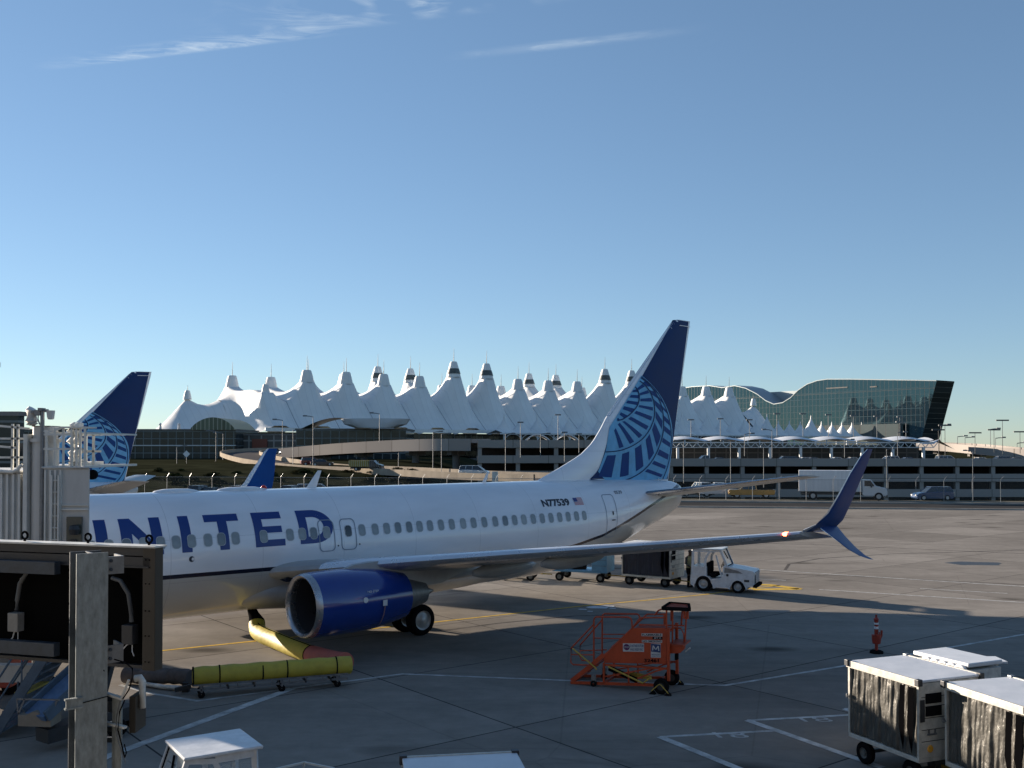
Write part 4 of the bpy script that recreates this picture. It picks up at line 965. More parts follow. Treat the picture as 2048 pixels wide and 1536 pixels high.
mb = MB(); mb.grid([[(2+14*k/8, -1.5, z1+3.4*math.sin(math.pi*(k/8)*.62)) for k in range(9)], [(2+14*k/8, 14, z1+3.4*math.sin(math.pi*(k/8)*.62)) for k in range(9)]]); mb.build('curved_roof', mat('green_glass_roof', (.10,.14,.10), .3), g_, smooth=50)
g_, W_, z1 = glassbox('entrance_hall', 'entrance hall with red panels beneath the first tent', 473, 592, 345, 868, 10, m=grid_mat('entrance_glass', (.10,.095,.09), (.30,.29,.27), 4.3, 9, .25, .3, 0))
mb = MB(); X = XP(520,345)-XP(473,345); mb.box(X-2.6, X+2.6, -.6, -.1, ZY(897,345), ZY(878,345)); mb.build('red_panel', mat('red_brown_panel', (.20,.06,.035), .6), g_)
glassbox('concourse_block', 'dark gridded glass block at the far left edge behind the railings', -190, 36, 118, 823, 1.5)
b_, W_, z1 = glassbox('control_building', 'slim dark slab rising at the left picture edge', -130, -22, 100, 722, 1.2, m=M_dark)
# gas-station style fence along the airside road
m_mesh = bpy.data.materials.new('chain_link'); m_mesh.use_nodes = True; t = m_mesh.node_tree; b = bsdf(m_mesh); b.inputs['Base Color'].default_value = (.16,.16,.15,1); b.inputs['Alpha'].default_value = .16
fence = thing('perimeter_fence', 'tall chain link fence with cranked posts along the far road', 'fence', (0,0,0))
def FK(x, d=0): return Vector((x, K(x)+.6+d, 0))
for k in range(58):
    x = -64+k*3.1; p = FK(x); mb = MB(); mb.tube([p, p+Vector((0,0,2.7)), p+Vector((.32,-.1,3.15))], .032, 5); mb.build('post', M_steel, fence)
mb = MB(); mb.grid([[FK(-70)+Vector((0,0,.1)), FK(116)+Vector((0,0,.1))], [FK(-70)+Vector((0,0,2.65)), FK(116)+Vector((0,0,2.65))]]); mb.build('mesh_panel', m_mesh, fence)
mb = MB()
for z_ in (.15,2.68): mb.beam(FK(-70)+Vector((0,0,z_)), FK(116)+Vector((0,0,z_)), .05, .05)
mb.build('rail', M_steel, fence)
# lamp posts: (x, ytop, ybottom, depth, arms)
m_pole = mat('galvanised_pole', (.14,.15,.16), .6, 0); m_poled = mat('dark_pole', (.05,.055,.06), .5)
def lamp_post(px, yt, yb, D, arm=1, dark=False, label=''):
    X = XP(px,D); zt = ZY(yt,D); zb = ZY(yb,D); o = thing('lamp_post', label, 'lamp post', (X,D,zb), 0, 'lamp posts around the terminal and garage'); H_ = zt-zb; s_ = D/150
    mb = MB(); mb.cyl((0,0,0),(0,0,H_),.05*s_,6,.038*s_); mb.build('pole', m_poled if dark else m_pole, o)
    mb = MB()
    if arm == 0: q_ = (.95 if dark else .45)*s_; mb.box(-q_, q_, -.1*s_, .1*s_, H_-.1, H_+.13*s_)
    elif arm == 2: mb.tube([(-.9*s_,0,H_),(.9*s_,0,H_)], .07*s_, 5); mb.box(-1.3*s_,-.7*s_,-.15*s_,.15*s_,H_-.1,H_+.12*s_); mb.box(.7*s_,1.3*s_,-.15*s_,.15*s_,H_-.1,H_+.12*s_)
    else: mb.tube([(0,0,H_-.1),(arm*.5*s_,0,H_+.05),(arm*1.0*s_,0,H_+.1)], .06*s_, 5); mb.box(min(arm*.9,arm*1.5)*s_, max(arm*.9,arm*1.5)*s_, -.13*s_, .13*s_, H_+.0, H_+.2*s_)
    mb.build('lamp_head', m_poled if dark else m_pole, o)
LPS = [(565,840,900,240,-1,0,'beside the ramp before the first tent'),(626,833,938,200,-1,0,'standing by the red car on the ramp'),(586,860,928,190,1,0,'dark and short at the ramp fork'),(446,866,925,300,-1,0,'in front of the left glass building'),(432,862,938,260,-1,0,'thin, near the roadside diamond sign'),
 (759,827,885,220,-1,0,'rising from the upper road beside the bowl roof'),(866,864,950,185,1,0,'left of the pair near the white van'),(883,868,960,180,1,0,'right of the pair near the white van'),(1011,868,955,178,1,0,'by the garage corner behind the fuselage'),(1041,845,915,205,0,0,'between garage and arched canopy'),
 (1081,868,915,205,1,0,'in the middle of the arched canopies'),(1116,830,880,225,0,0,'behind the arched canopies'),(1129,865,923,200,0,0,'tallest of those before the fin base'),(1158,868,918,205,0,0,'nearest the white fin root'),
 (1367,882,966,140,-1,0,'first right of the fin'),(1461,882,968,140,-1,0,'second right of the fin, over the white pickup'),(1527,893,975,140,0,0,'over the yellow pickup'),(1382,840,874,300,0,0,'above the canopy just right of the fin'),(1441,838,873,300,0,0,'above the canopy, beside the last large tent'),(1499,840,875,300,0,0,'above the canopy, under the end tent'),
 (1554,828,873,300,0,0,'in front of the first small spires'),(1606,828,873,300,0,0,'in front of the middle small spires'),(1657,830,874,300,0,0,'beside the last small spire'),(1707,832,874,300,0,0,'against the hotel podium left part'),(1754,833,875,300,0,0,'against the middle of the hotel podium'),(1800,834,876,300,0,0,'against the hotel leaning end'),
 (1544,860,915,215,-1,0,'on the top deck over the parked cars'),(1489,868,912,215,1,0,'on the top deck left of the parked cars'),(1689,880,915,215,1,0,'on the top deck behind the winglet tip'),(1773,898,976,140,1,0,'behind the box truck cab'),(1945,902,1001,131,-1,0,'standing over the blue car'),
 (1795,865,912,215,1,0,'beside the stair frame on the top deck'),(1812,845,875,300,-1,0,'right against the hotel end'),(1877,860,912,215,0,1,'dark, just right of the hotel end'),(1890,851,912,210,0,1,'dark and T headed, right of the hotel'),(1882,850,890,320,1,0,'slim, behind the dark pair'),
 (1915,873,893,320,1,0,'small, on the elevated road start'),(1930,875,893,320,1,0,'small, second on the elevated road'),(1950,866,908,230,0,1,'dark T headed, middle of the right skyline'),(1981,858,897,300,1,0,'slim, left of the tallest dark one'),(1988,860,905,225,0,1,'dark, beside the tallest one'),
 (2005,841,908,215,0,1,'tallest, with T shaped head on the right skyline'),(1991,876,900,300,1,0,'short, beyond the tallest one'),(2034,886,902,300,1,0,'smallest, near the right edge'),(2040,864,907,220,0,1,'dark, at the right picture edge'),(354,893,935,225,1,0,'short, left of the winglet of the second plane'),(797,905,935,200,1,0,'short, beside the yellow truck')]
for x, yt, yb, D, arm, dk, lb in LPS: lamp_post(x, yt, yb, D, arm, bool(dk), ('dark ' if dk and 'dark' not in lb else '')+'slender lamp post '+lb)
# roadside signs
for x, y, D, lb in ((373,908,225,'pale diamond warning sign on a post beside the road'),):
    o = thing('road_sign', lb, 'sign', (XP(x,D),D,ZY(935,D))); mb = MB(); z_ = ZY(y,D)-ZY(935,D); mb.prism([(-.8,0,z_),(0,0,z_-.8),(.8,0,z_),(0,0,z_+.8)],(0,.05,0)); mb.build('panel', M_white, o); mb = MB(); mb.cyl((0,.1,0),(0,.1,z_),.06,6); mb.build('post', m_pole, o)
for px, yt, yb, w_, lb in ((990,943,966,.9,'white upright sign board standing on the bank behind the fuselage'),(973,949,962,.4,'small sunlit white board left of the upright sign board')):
    D = 150; o = thing('sign_board', lb, 'sign', (XP(px,D),D,terrain(XP(px,D),D))); zb = ZY(yb,D)-o.location.z; zt = ZY(yt,D)-o.location.z
    mb = MB(); mb.box(-w_/2,w_/2,0,.08,zb+.2,zt); mb.build('board', M_whited, o); mb = MB(); mb.box(-.04,.04,.08,.14,0,zt-.1); mb.build('post', M_steel, o)
# dry shrubs on the embankment
m_leafd = mat('dry_scrub_leaf', (.05,.045,.02), .9, var=.5, scale=3); m_leafg = mat('dull_green_leaf', (.03,.04,.016), .9, var=.5, scale=3)
protos = []
for kk in range(3):
    mb = MB(); rg = random.Random(kk+3)
    for q in range(170):
        a, e, r_ = rg.uniform(0,6.28), rg.uniform(0,1.5), rg.uniform(.3,1)
        c_ = Vector((math.cos(a)*math.cos(e)*r_*1.5, math.sin(a)*math.cos(e)*r_*1.2, math.sin(e)*r_*1.0)); u_5 = Vector((rg.uniform(-1,1),rg.uniform(-1,1),rg.uniform(-1,1))).normalized()*.22; v_ = u_5.cross(Vector((rg.uniform(-1,1),rg.uniform(-1,1),1))).normalized()*.14
        mb.poly([c_-u_5, c_-v_, c_+u_5, c_+v_])
    o = thing('shrub', 'low dry shrub on the dark embankment', 'shrub', (-40+kk*9,150+kk*8,0)); mb.build('foliage', m_leafd if kk != 1 else m_leafg, o)
    mb = MB(); 
    for q in range(5): a = q*1.3; mb.tube([(0,0,-.2),(math.cos(a)*.6,math.sin(a)*.5,.6)], [.05,.02], 4)
    mb.build('stems', m_leafd, o); o.location.z = terrain(o.location.x, o.location.y); protos.append(o)
rg = random.Random(11)
for k in range(60):
    px = rg.uniform(290,1010); D = rg.uniform(142,190); X = XP(px,D)
    c_ = copy_tree(protos[k%3]); c_.location = (X,D,terrain(X,D)); c_.rotation_euler.z = rg.uniform(0,6); s_ = rg.uniform(.35,1.1); c_.scale = (s_*1.3,s_,s_*.8)
    c_['label'] = ('%s %s shrub on the dark embankment' % ('broad' if s_ > .75 else 'middling' if s_ > .5 else 'tiny', 'green' if k%3 == 1 else 'dry'))+(' at its left part' if px < 530 else ' at its middle part' if px < 770 else ' toward the garage'); c_['group'] = 'low shrubs scattered over the embankment'
for o in protos: o['group'] = 'low shrubs scattered over the embankment'
# ---------------- road vehicles ----------------
def vehicle(name, label, cat_, loc, rz, col, kind='car', L=4.6, group=None, lit=False, cabcol=None):
    """x forward; built from a shaped lower body, glasshouse, roof and wheels"""
    pm = mat('car_paint', col, .25, .2, coat=.6); o = thing(name, label, cat_, loc, rz, group); W2 = .9
    if kind in ('car','suv','van'):
        rf = {'car':1.42,'suv':1.68,'van':1.78}[kind]; bl = {'car':.88,'suv':1.02,'van':1.05}[kind]
        low = [(-L/2,.35),(-L/2,.75),(-L/2+.05,bl+.04),(-L*.2,bl+.06),(L*.2,bl),(L/2-.35,bl-.14),(L/2-.04,.66),(L/2,.38),(L/2-.1,.24),(-L/2+.1,.24)]
        mb = MB(); sec = lambda y, k: [(x*k, y, .24+(z-.24)*(1 if abs(y) < W2 else .93)) for x, z in low]
        mb.loft([sec(-W2,.975), sec(-W2+.07,1), sec(W2-.07,1), sec(W2,.975)]); body = mb.build('body', pm, o, smooth=35)
        tl = {'car':(-L*.36,-L*.20,L*.06,L*.25),'suv':(-L*.485,-L*.42,L*.08,L*.25),'van':(-L*.485,-L*.44,L*.14,L*.33)}[kind]
        cab = [(tl[0],bl+.02),(tl[1],rf-.05),(tl[2],rf-.05),(tl[3],bl-.02)]
        mb = MB(); mb.loft([[(x,-W2+.06+(.2 if z > bl+.1 else 0),z) for x, z in cab], [(x,W2-.06-(.2 if z > bl+.1 else 0),z) for x, z in cab]]); mb.build('windows', M_carglass, o, smooth=20)
        mb = MB(); mb.box(tl[1]-.06,tl[2]+.08,-W2+.27,W2-.27,rf-.07,rf)
        for sx in (-1,1):
            yy = sx*(W2-.07)
            for a, bq in (((tl[0],bl),(tl[1],rf-.04)),((tl[3],bl-.02),(tl[2],rf-.04)),((-.05*L,bl),(-.04*L,rf-.04)),((-.27*L,bl),(-.25*L,rf-.04)) if kind != 'car' else ((-.05*L,bl),(-.04*L,rf-.04))):
                mb.beam((a[0],yy,a[1]),(bq[0],sx*(W2-.26),bq[1]),.05,.09)
        mb.build('roof', pm, o, bevel=.02)
    elif kind == 'pickup':
        L = 5.8; mb = MB(); low = [(-L/2,.5),(-L/2,1.08),(.0,1.08),(.2,1.12),(L*.2,1.14),(L/2-.12,1.08),(L/2,.9),(L/2,.5),(L/2-.2,.38),(-L/2+.2,.42)]
        mb.loft([[(x,y,z) for x, z in low] for y in (-.98,.98)]); mb.build('body', pm, o, bevel=.04)
        mb = MB(); cab = [(-.55,1.1),(-.45,1.82),(.75,1.82),(1.45,1.12)]; mb.loft([[(x,-.9+(.14 if z > 1.5 else 0),z) for x, z in cab],[(x,.9-(.14 if z > 1.5 else 0),z) for x, z in cab]]); mb.build('windows', M_carglass, o)
        mb = MB(); mb.box(-.52,.82,-.74,.74,1.81,1.88)
        for sx in (-1,1):
            for a, bq in (((-.55,1.1),(-.45,1.82)),((1.45,1.12),(.75,1.82)),((.4,1.1),(.35,1.82))): mb.beam((a[0],sx*.9,a[1]),(bq[0],sx*.78,bq[1]),.06,.1)
        mb.build('roof', pm, o); mb = MB(); mb.box(-L/2+.15,-.7,-.82,.82,1.06,1.10); mb.build('load_bed', M_black, o)
    r_ = .34 if kind != 'pickup' else .41
    for x in (-L*.31, L*.32):
        for sy in (-1,1):
            mb = MB(); y = sy*(W2-.06); mb.lathe([(-.12,r_*.5),(-.12,r_*.92),(-.06,r_),(.06,r_),(.12,r_*.92),(.12,r_*.5)], (x,y,r_), (0,1,0), 16); wl_ = mb.build('wheel', M_black, o, smooth=40)
            mb = MB(); mb.lathe([(-.125,0),(-.125,r_*.62),(.125,r_*.62),(.125,0)], (x,y,r_), (0,1,0), 12); mb.build('rim', M_rim, wl_)
    for sy in (-1,1):
        mb = MB(); zz_ = .66 if kind != 'pickup' else .88; mb.box(L/2-.13,L/2+.012,sy*.58-.17,sy*.58+.17,zz_-.09,zz_+.07)
        mb.build('headlight', mat('lit_headlamp', (1,.95,.8), .3, emit=((1,.93,.8), 6)) if lit else M_light, o)
        mb = MB(); mb.box(-L/2-.012,-L/2+.1,sy*.68-.12,sy*.68+.12,.72,.92); mb.build('tail_light', M_red, o)
    return o
def VP(x, y, D): return (XP(x,D), D, ZY(y,D))
vehicle('parked_car', 'dark blue estate car parked alone beyond the fence at right', 'car', tuple(G(1882,1003)+Vector((0,2.5,.03))), R(183), (.025,.06,.14), 'suv', 4.7)
vehicle('pickup_truck', 'white pickup truck parked beyond the fence', 'pickup', tuple(G(1450,996)+Vector((0,3,.03))), R(176), (.62,.63,.64), 'pickup')
vehicle('pickup_truck', 'yellow pickup truck with pale nose beyond the fence', 'pickup', tuple(G(1506,997)+Vector((0,1,.03))), R(172), (.36,.20,.035), 'pickup')
vehicle('parked_car', 'dark car half hidden under the tailplane, beyond the fence', 'car', tuple(G(1402,995)+Vector((0,3,.03))), R(178), (.02,.025,.03), 'car')
vehicle('parked_van', 'silver white van beside the white pickup beyond the fence', 'van', tuple(G(1419,995)+Vector((0,6,.03))), R(100), (.45,.46,.46), 'van')
vehicle('moving_car', 'dark car with lit headlamps, nearer of two coming down the ramp', 'car', VP(537,917,240), R(-60), (.03,.035,.045), 'car', lit=True)
vehicle('moving_car', 'dark car with bright headlamps, farther of two coming down the ramp', 'suv', VP(551,909,280), R(-60), (.03,.03,.03), 'suv', lit=True)
vehicle('moving_car', 'dark red car with lit tail lamps on the ramp behind the lamp post', 'suv', VP(624,931,206), R(20), (.12,.015,.02), 'suv')
vehicle('moving_car', 'black car following the dark red one on the ramp', 'car', VP(644,932,203), R(15), (.03,.03,.035), 'car')
vehicle('moving_van', 'silver people carrier low on the ramp behind the fuselage', 'van', VP(949,953,160), R(-8), (.50,.52,.54), 'van', 4.9)
vehicle('parked_van', 'pale blue van behind the tall blade antenna', 'van', (XP(632,131),131,terrain(XP(632,131),131)), R(10), (.35,.45,.55), 'van', 5.2)
for k, (px, cl_, kd) in enumerate(((402,(.05,.06,.07),'suv'),(424,(.03,.035,.04),'car'),(452,(.03,.03,.035),'car'),(483,(.04,.045,.05),'suv'),(533,(.04,.045,.05),'car'),(585,(.10,.12,.14),'suv'))):
    D = 129; vehicle('parked_car', ['dark', 'black', 'black', 'charcoal', 'dark grey', 'blue grey'][k]+[' car roof just left of the blue winglet',' car partly hidden by the blue winglet',' car right of the blue winglet',' car showing its roof between winglet and red beacon',' car roof right of the red beacon',' car next to the pale blue van'][k], 'car', (XP(px,D),D,terrain(XP(px,D),D)), R(80), cl_, kd, group='cars in the lot behind the fuselage')
cols = [(.5,.5,.52),(.03,.03,.03),(.10,.12,.15),(.4,.4,.4),(.05,.05,.06),(.55,.56,.57),(.08,.02,.02),(.03,.05,.1)]
zt = ZY(917,212)
decks = [(1412,'white pickup on the top deck left end',0,'pickup'),(1441,'black low car next to the top deck pickup',1,'car'),(1568,'dark grey suv on the top deck below the small spires',2,'suv'),(1587,'black suv on the top deck',1,'suv'),(1606,'silver car in the middle of the top deck',0,'car'),(1629,'dark saloon behind the winglet on the top deck',4,'car'),(1670,'white saloon on the top deck left of the winglet',5,'car'),(1702,'silver car on the top deck near the winglet tip',3,'car'),(1776,'white car right of the winglet tip on the top deck',5,'suv'),(1812,'dark car below the hotel corner',7,'car'),(1893,'white van below the right skyline posts',5,'van'),(1963,'silver saloon on the top deck toward the right',3,'car'),(1998,'dark suv with bright lamp on the top deck',2,'suv'),(2030,'black car at the right end of the top deck',4,'car')]
for px, lb, ci, kd in decks: vehicle('parked_car', lb, 'car', (XP(px,216),216,zt-1.2), R(0 if px%2 else 180)+R(5), cols[ci], kd, group='cars on the garage top deck')
# box trucks
def box_truck(name, label, loc, rz, colbox, colcab, Lb=7.2, Hb=2.6):
    o = thing(name, label, 'truck', loc, rz); pm = mat('truck_cab_paint', colcab, .3, coat=.4)
    mb = MB(); mb.box(-Lb-.1,-.1,-1.22,1.22,1.05,1.05+Hb); bx = mb.build('cargo_box', mat('cargo_box_white', colbox, .5, var=.12, scale=.8, stretch=(3,3,.4)), o, bevel=.05)
    mb = MB(); mb.box(-1.3,-.95,-1.232,-1.225,2.75,3.25); mb.build('box_emblem', m_ink, bx)
    mb = MB()
    for k in range(15): mb.box(-Lb+k*.48,-Lb+k*.48+.04,-1.24,-1.222,1.1,1.0+Hb)
    mb.build('box_ribs', M_white, bx)
    mb = MB(); mb.box(-Lb+.1,2.0,-.45,.45,.62,.95); mb.box(-Lb+.2,-Lb+1.2,-1.1,1.1,.55,.75); mb.build('chassis', M_dark, o)
    prof = [(.0,.75),(.0,2.55),(1.05,2.55),(1.6,1.75),(2.75,1.5),(2.9,1.2),(2.9,.65),(2.6,.55),(.2,.55)]
    mb = MB(); mb.loft([[(x,y,z) for x, z in prof] for y in (-1.05,1.05)]); cb_ = mb.build('cab', pm, o, bevel=.06)
    mb = MB(); mb.poly([(1.09,-.95,2.48),(1.09,.95,2.48),(1.62,.98,1.8),(1.62,-.98,1.8)])
    for sy in (-1,1): mb.poly([(.25,sy*1.062,2.42),(.98,sy*1.062,2.42),(1.42,sy*1.062,1.75),(.25,sy*1.062,1.75)])
    mb.build('window', M_carglass, cb_)
    mb = MB(); mb.box(2.86,3.0,-1.1,1.1,.45,.75); mb.build('bumper', M_steel, o, bevel=.02); mb = MB(); mb.box(2.88,2.93,-.5,.5,.85,1.25); mb.build('grille', M_dark, o)
    for x in (-Lb+1.6, 1.9):
        for sy in (-1,1):
            mb = MB(); mb.lathe([(-.15,.25),(-.15,.46),(-.1,.5),(.1,.5),(.15,.46),(.15,.25)], (x,sy*1.0,.5), (0,1,0), 20); wl_ = mb.build('wheel', M_black, o, smooth=40); mb = MB(); mb.lathe([(-.155,0),(-.155,.28),(.155,.28),(.155,0)], (x,sy*1.0,.5), (0,1,0), 14); mb.build('rim', M_rim, wl_)
    mb = MB(); mb.box(.95,1.15,-1.35,-1.2,1.6,2.2); mb.box(.95,1.15,1.2,1.35,1.6,2.2); mb.build('mirror', M_dark, o)
    return o
box_truck('box_truck', 'white box truck with bonneted cab parked beyond the fence', tuple(G(1741,1003)+Vector((0,3,.03))), R(-16), (.62,.64,.66), (.6,.62,.63), 7.4)
bt = box_truck('box_truck', 'yellow sided truck with dark cab driving down the ramp', VP(741,942,180), R(-8), (.30,.22,.04), (.03,.03,.03), 4.6, 1.5)
bt.scale = (.8,.8,.75)
# ---------------- concourse the picture is taken from (behind the viewer) ----------------
cc = thing('concourse_building', 'long concourse building facing the apron from which the view is taken', 'building', (-60,-22,0))
mb = MB(); mb.box(0,150,0,20.6,0,11.5); mb.build('wall', mat('concourse_panel', (.09,.085,.08), .6, var=.15, scale=.4), cc)
mb = MB(); mb.box(1,149,20.62,20.66,4.6,9.6); mb.build('window_band', grid_mat('concourse_glass', (.03,.04,.045), (.2,.2,.2), 3.0, 2.5, .08, .1, 0), cc)
mb = MB(); mb.box(-.5,150.5,-.5,21.0,11.5,12.1); mb.build('roof', M_concrete, cc)
# ---------------- jet bridge ----------------
M_jb = mat('jet_bridge_paint', (.56,.55,.52), .5, var=.18, scale=1.2, stretch=(1,1,.25))
M_jb2 = mat('jet_bridge_pale_trim', (.66,.65,.60), .5, var=.15, scale=2)
DJ = 22.0; JX = lambda x, D=DJ: XP(x, D); JZ = lambda y, D=DJ: ZY(y, D)
jb = thing('jet_bridge', 'white passenger jet bridge with railings docked at the airliner nose', 'jet bridge', (-13,24,0))
JM = Matrix.Translation((13,-24,0))
mb = MB(JM); mb.prism([(JX(88),22,2.9),(JX(180),22,2.9),(JX(176,25.4),25.4,2.9),(JX(60,25.4),25.4,2.9)], (0,0,JZ(937)-2.9)); mb.prism([(JX(86),21.94,JZ(937)),(JX(182),21.94,JZ(937)),(JX(177,25.5),25.5,JZ(937)),(JX(58,25.5),25.5,JZ(937))], (0,0,JZ(933)-JZ(937))); cab_ = mb.build('cab', M_jb, jb, bevel=.03)
mb = MB(JM)
for x in (92,102,112,122): mb.box(JX(x), JX(x)+.035, 21.93, 22, 2.95, JZ(940))
mb.box(JX(126), JX(178), 21.95, 22, JZ(1020), JZ(1017)); mb.box(JX(126), JX(178), 21.95, 22, JZ(1011), JZ(1009)); mb.build('cladding_rib', M_jb2, cab_)
mb = MB(JM); mb.box(JX(137), JX(167), 21.93, 21.985, 3.0, JZ(1033)); mb.build('service_window', mat('smoked_glass', (.07,.08,.07), .15), cab_)
mb = MB(JM); mb.lathe([(0,0),(0,.09),(.12,.12),(.2,.09),(.22,0)], (JX(156),21.85,JZ(1068)), (0,0,1), 16); mb.box(JX(145),JX(158),21.86,21.9,JZ(1100),JZ(1078)); mb.build('window_fan', M_dark, cab_)
mb = MB(JM); mb.box(JX(-160), JX(33), 22.2, 25.2, 2.9, JZ(946)); mb.box(JX(-160), JX(36), 22.1, 25.3, JZ(946), JZ(941)); tn = mb.build('tunnel', M_jb, jb, bevel=.02)
mb = MB(JM)
for k in range(16): mb.box(JX(-150+k*12), JX(-150+k*12)+.05, 22.14, 22.2, 2.9, JZ(948))
mb.build('cladding_rib', M_jb2, tn)
mb = MB(JM); mb.cyl((JX(74),22.4,2.7), (JX(74),22.4,JZ(884)), .285, 24); mb.cyl((JX(74),22.4,JZ(884)), (JX(74),22.4,JZ(877)), .33, 24); mb.cyl((JX(74),22.4,JZ(877)), (JX(74),22.4,JZ(853)), .26, 24); mb.build('lift_column', M_jb, jb, smooth=40)
mb = MB(JM); mb.box(JX(57), JX(92), 22.15, 22.7, JZ(853), JZ(851)); mb.build('column_cap', M_steel, jb)
mb = MB(JM); mb.box(JX(42), JX(50), 22.1, 22.5, 2.9, JZ(868)); mb.build('guide_rail', M_jb2, jb)
mb = MB(JM); mb.tube([(JX(60),22.1,JZ(851)),(JX(60),22.1,JZ(848)),(JX(59),22.1,JZ(842)),(JX(59),22.1,JZ(820)),(JX(61),22.1,JZ(817))], [.06,.13,.14,.14,.1], 14); mb.build('floodlight', M_jb, jb, smooth=40)
mb = MB(JM); mb.cyl((JX(84.5),22.0,2.9), (JX(84.5),22.0,JZ(817)), .045, 10); mb.box(JX(79),JX(87),21.9,22.1,JZ(822),JZ(816)); mb.beam((JX(62),22.0,JZ(824)),(JX(96),22.0,JZ(821)),.06,.06); mb.box(JX(70),JX(82),21.95,22.1,JZ(831),JZ(820)); mb.tube([(JX(76),22,JZ(831)),(JX(76),22,JZ(840)),(JX(79),22,JZ(848)),(JX(83),22,JZ(853))], .015, 6); mb.build('camera_mast', M_steel, jb)
mb = MB(JM); mb.tube([(JX(101),22,JZ(839)),(JX(101),22,JZ(838)),(JX(101),22,JZ(826)),(JX(101),22,JZ(821))], [.04,.07,.085,.09], 14); mb.build('dome_camera', M_jb, jb, smooth=40)
# railings on the left tunnel roof and the cage on the cab
mb = MB(JM)
for (x0, y0, x1, y1) in ((-160,838,50,857),(-160,877,45,877),(-160,880,26,896),(-160,915,42,915)):
    mb.beam((JX(x0),22.2,JZ(y0)),(JX(x1),22.2,JZ(y1)),.045,.045)
for x in (-150,-100,-50,16,27): mb.beam((JX(x),22.2,JZ(948)),(JX(x),22.2,JZ(846+x*.08)),.045,.045)
mb.tube([(JX(-20),22.1,JZ(942)),(JX(20),22.1,JZ(944)),(JX(32),22.1,JZ(940)),(JX(37),22.1,JZ(932)),(JX(41),22.1,JZ(930))], .04, 8)
mb.build('railing', M_jb2, jb)
mb = MB(JM)
mb.box(JX(122), JX(171), 21.95, 22.6, JZ(856), JZ(853))
for x, d in ((110,0),(127,0),(144,0),(153,0),(161,0),(170,0),(93,0)): mb.beam((JX(x),22,JZ(935)),(JX(x),22,JZ(855 if x > 105 else 866)),.04 if x not in (144,) else .075,.04)
for x in (93,99,105,118,134): mb.beam((JX(x),23.4,JZ(935)),(JX(x),23.4,JZ(864)),.05,.05)
for y in (869,898,936): mb.beam((JX(88),22,JZ(y)),(JX(144),22,JZ(y)),.045,.045)
for y in (868,903,934): mb.beam((JX(90),23.4,JZ(y)),(JX(150),23.4,JZ(y)),.05,.05)
mb.beam((JX(88),22,JZ(862)),(JX(99),22,JZ(866)),.05,.05); mb.beam((JX(110),22,JZ(860)),(JX(124),22,JZ(855)),.05,.05)
for x in (93,110,144,170): mb.beam((JX(x),22,JZ(934)),(JX(x),25,JZ(934)),.05,.05); mb.beam((JX(x),22,JZ(866)),(JX(x),25,JZ(866)),.04,.04)
mb.build('roof_cage', M_jb2, jb)
mb = MB(JM)
for x, y_, r_, z_ in ((104,23.0,.16,5.0),(112,23.2,.14,4.9),(118,22.9,.12,5.0)):
    mb.tube([(JX(x)+r_*math.sin(k*1.9)*.5,y_,JZ(933)+k*.09) for k in range(12)], [.06+.03*math.sin(k*2.1) for k in range(12)], 8)
mb.box(JX(97),JX(126),23,24.2,JZ(937),JZ(925)); mb.build('roof_machinery', M_jb2, jb, smooth=50)
mb = MB(JM)
for k in range(8): mb.beam((JX(108),21.9,JZ(960)-k*.26),(JX(122),21.9,JZ(960)-k*.26),.02,.02)
for x in (108,122): mb.beam((JX(x),21.9,JZ(950)),(JX(x),21.9,2.9),.035,.035)
mb.build('ladder', M_jb2, jb)
mb = MB(JM); mb.lathe([(-.05,.0),(-.05,.11),(.05,.11),(.05,0)], (JX(174),22.3,JZ(950)), (0,1,0), 16); mb.build('bumper_roller', M_black, jb)
mb = MB(JM)
for x in (-14.5,-11.2): mb.beam((x,24,.9),(x,24,2.9),.35,.35)
mb.beam((-14.5,24,1.1),(-11.2,24,1.1),.3,.4)
mb.build('support_frame', M_jb, jb)
for x in (-14.5,-11.2):
    mb = MB(JM); mb.lathe([(-.2,.25),(-.2,.46),(-.12,.52),(.12,.52),(.2,.46),(.2,.25)], (x,24,.52), (1,0,0), 20); wq = mb.build('wheel', M_black, jb, smooth=40); mb = MB(JM); mb.cyl((x-.19,24,.52),(x+.19,24,.52),.26,16); mb.build('rim', M_rim, wq)
# neighbouring service stair and conveyor under the sign box
M_bst = mat('blue_grey_stair_paint', (.085,.125,.17), .55, var=.3, scale=3)
DS = 22.4
st = thing('service_stairs', 'blue grey steel service stairs with handrails, at lower left under the sign box', 'stairs', (XP(0,DS),DS,0))
SM = Matrix.Translation((-XP(0,DS),-DS,0)); sx = lambda x: XP(x,DS); sz = lambda y: ZY(y,DS)
for dy in (0, 1.1):
    mb = MB(SM); mb.beam((sx(-8),DS+dy,.05),(sx(100),DS+dy,sz(1300)),.06,.22); mb.build('stringer', M_bst, st)
    mb = MB(SM)
    for k in range(3): mb.tube([(sx(-8)+k*.62,DS+dy,.1+k*.95),(sx(-8)+k*.62,DS+dy,1.0+k*.95)], .022, 6)
    mb.tube([(sx(-20),DS+dy,.95),(sx(92),DS+dy,sz(1300)+.95)], .025, 6); mb.tube([(sx(-14),DS+dy,.55),(sx(95),DS+dy,sz(1300)+.5)], .02, 6); mb.build('handrail', M_bst, st)
for k in range(9):
    f_ = (k+.5)/9; mb = MB(SM); x = sx(-8)+(sx(100)-sx(-8))*f_; z = .05+(sz(1300)-.05)*f_; mb.box(x-.16,x+.14,DS+.03,DS+1.07,z-.02,z+.02); mb.build('step', mat('yellow_edged_step', (.35,.28,.05), .6) if k == 4 else M_bst, st)
mb = MB(SM); mb.box(sx(-40),sx(110),DS-.05,DS+1.3,sz(1300),sz(1292)); mb.build('landing', M_bst, st)
DC = 21.2
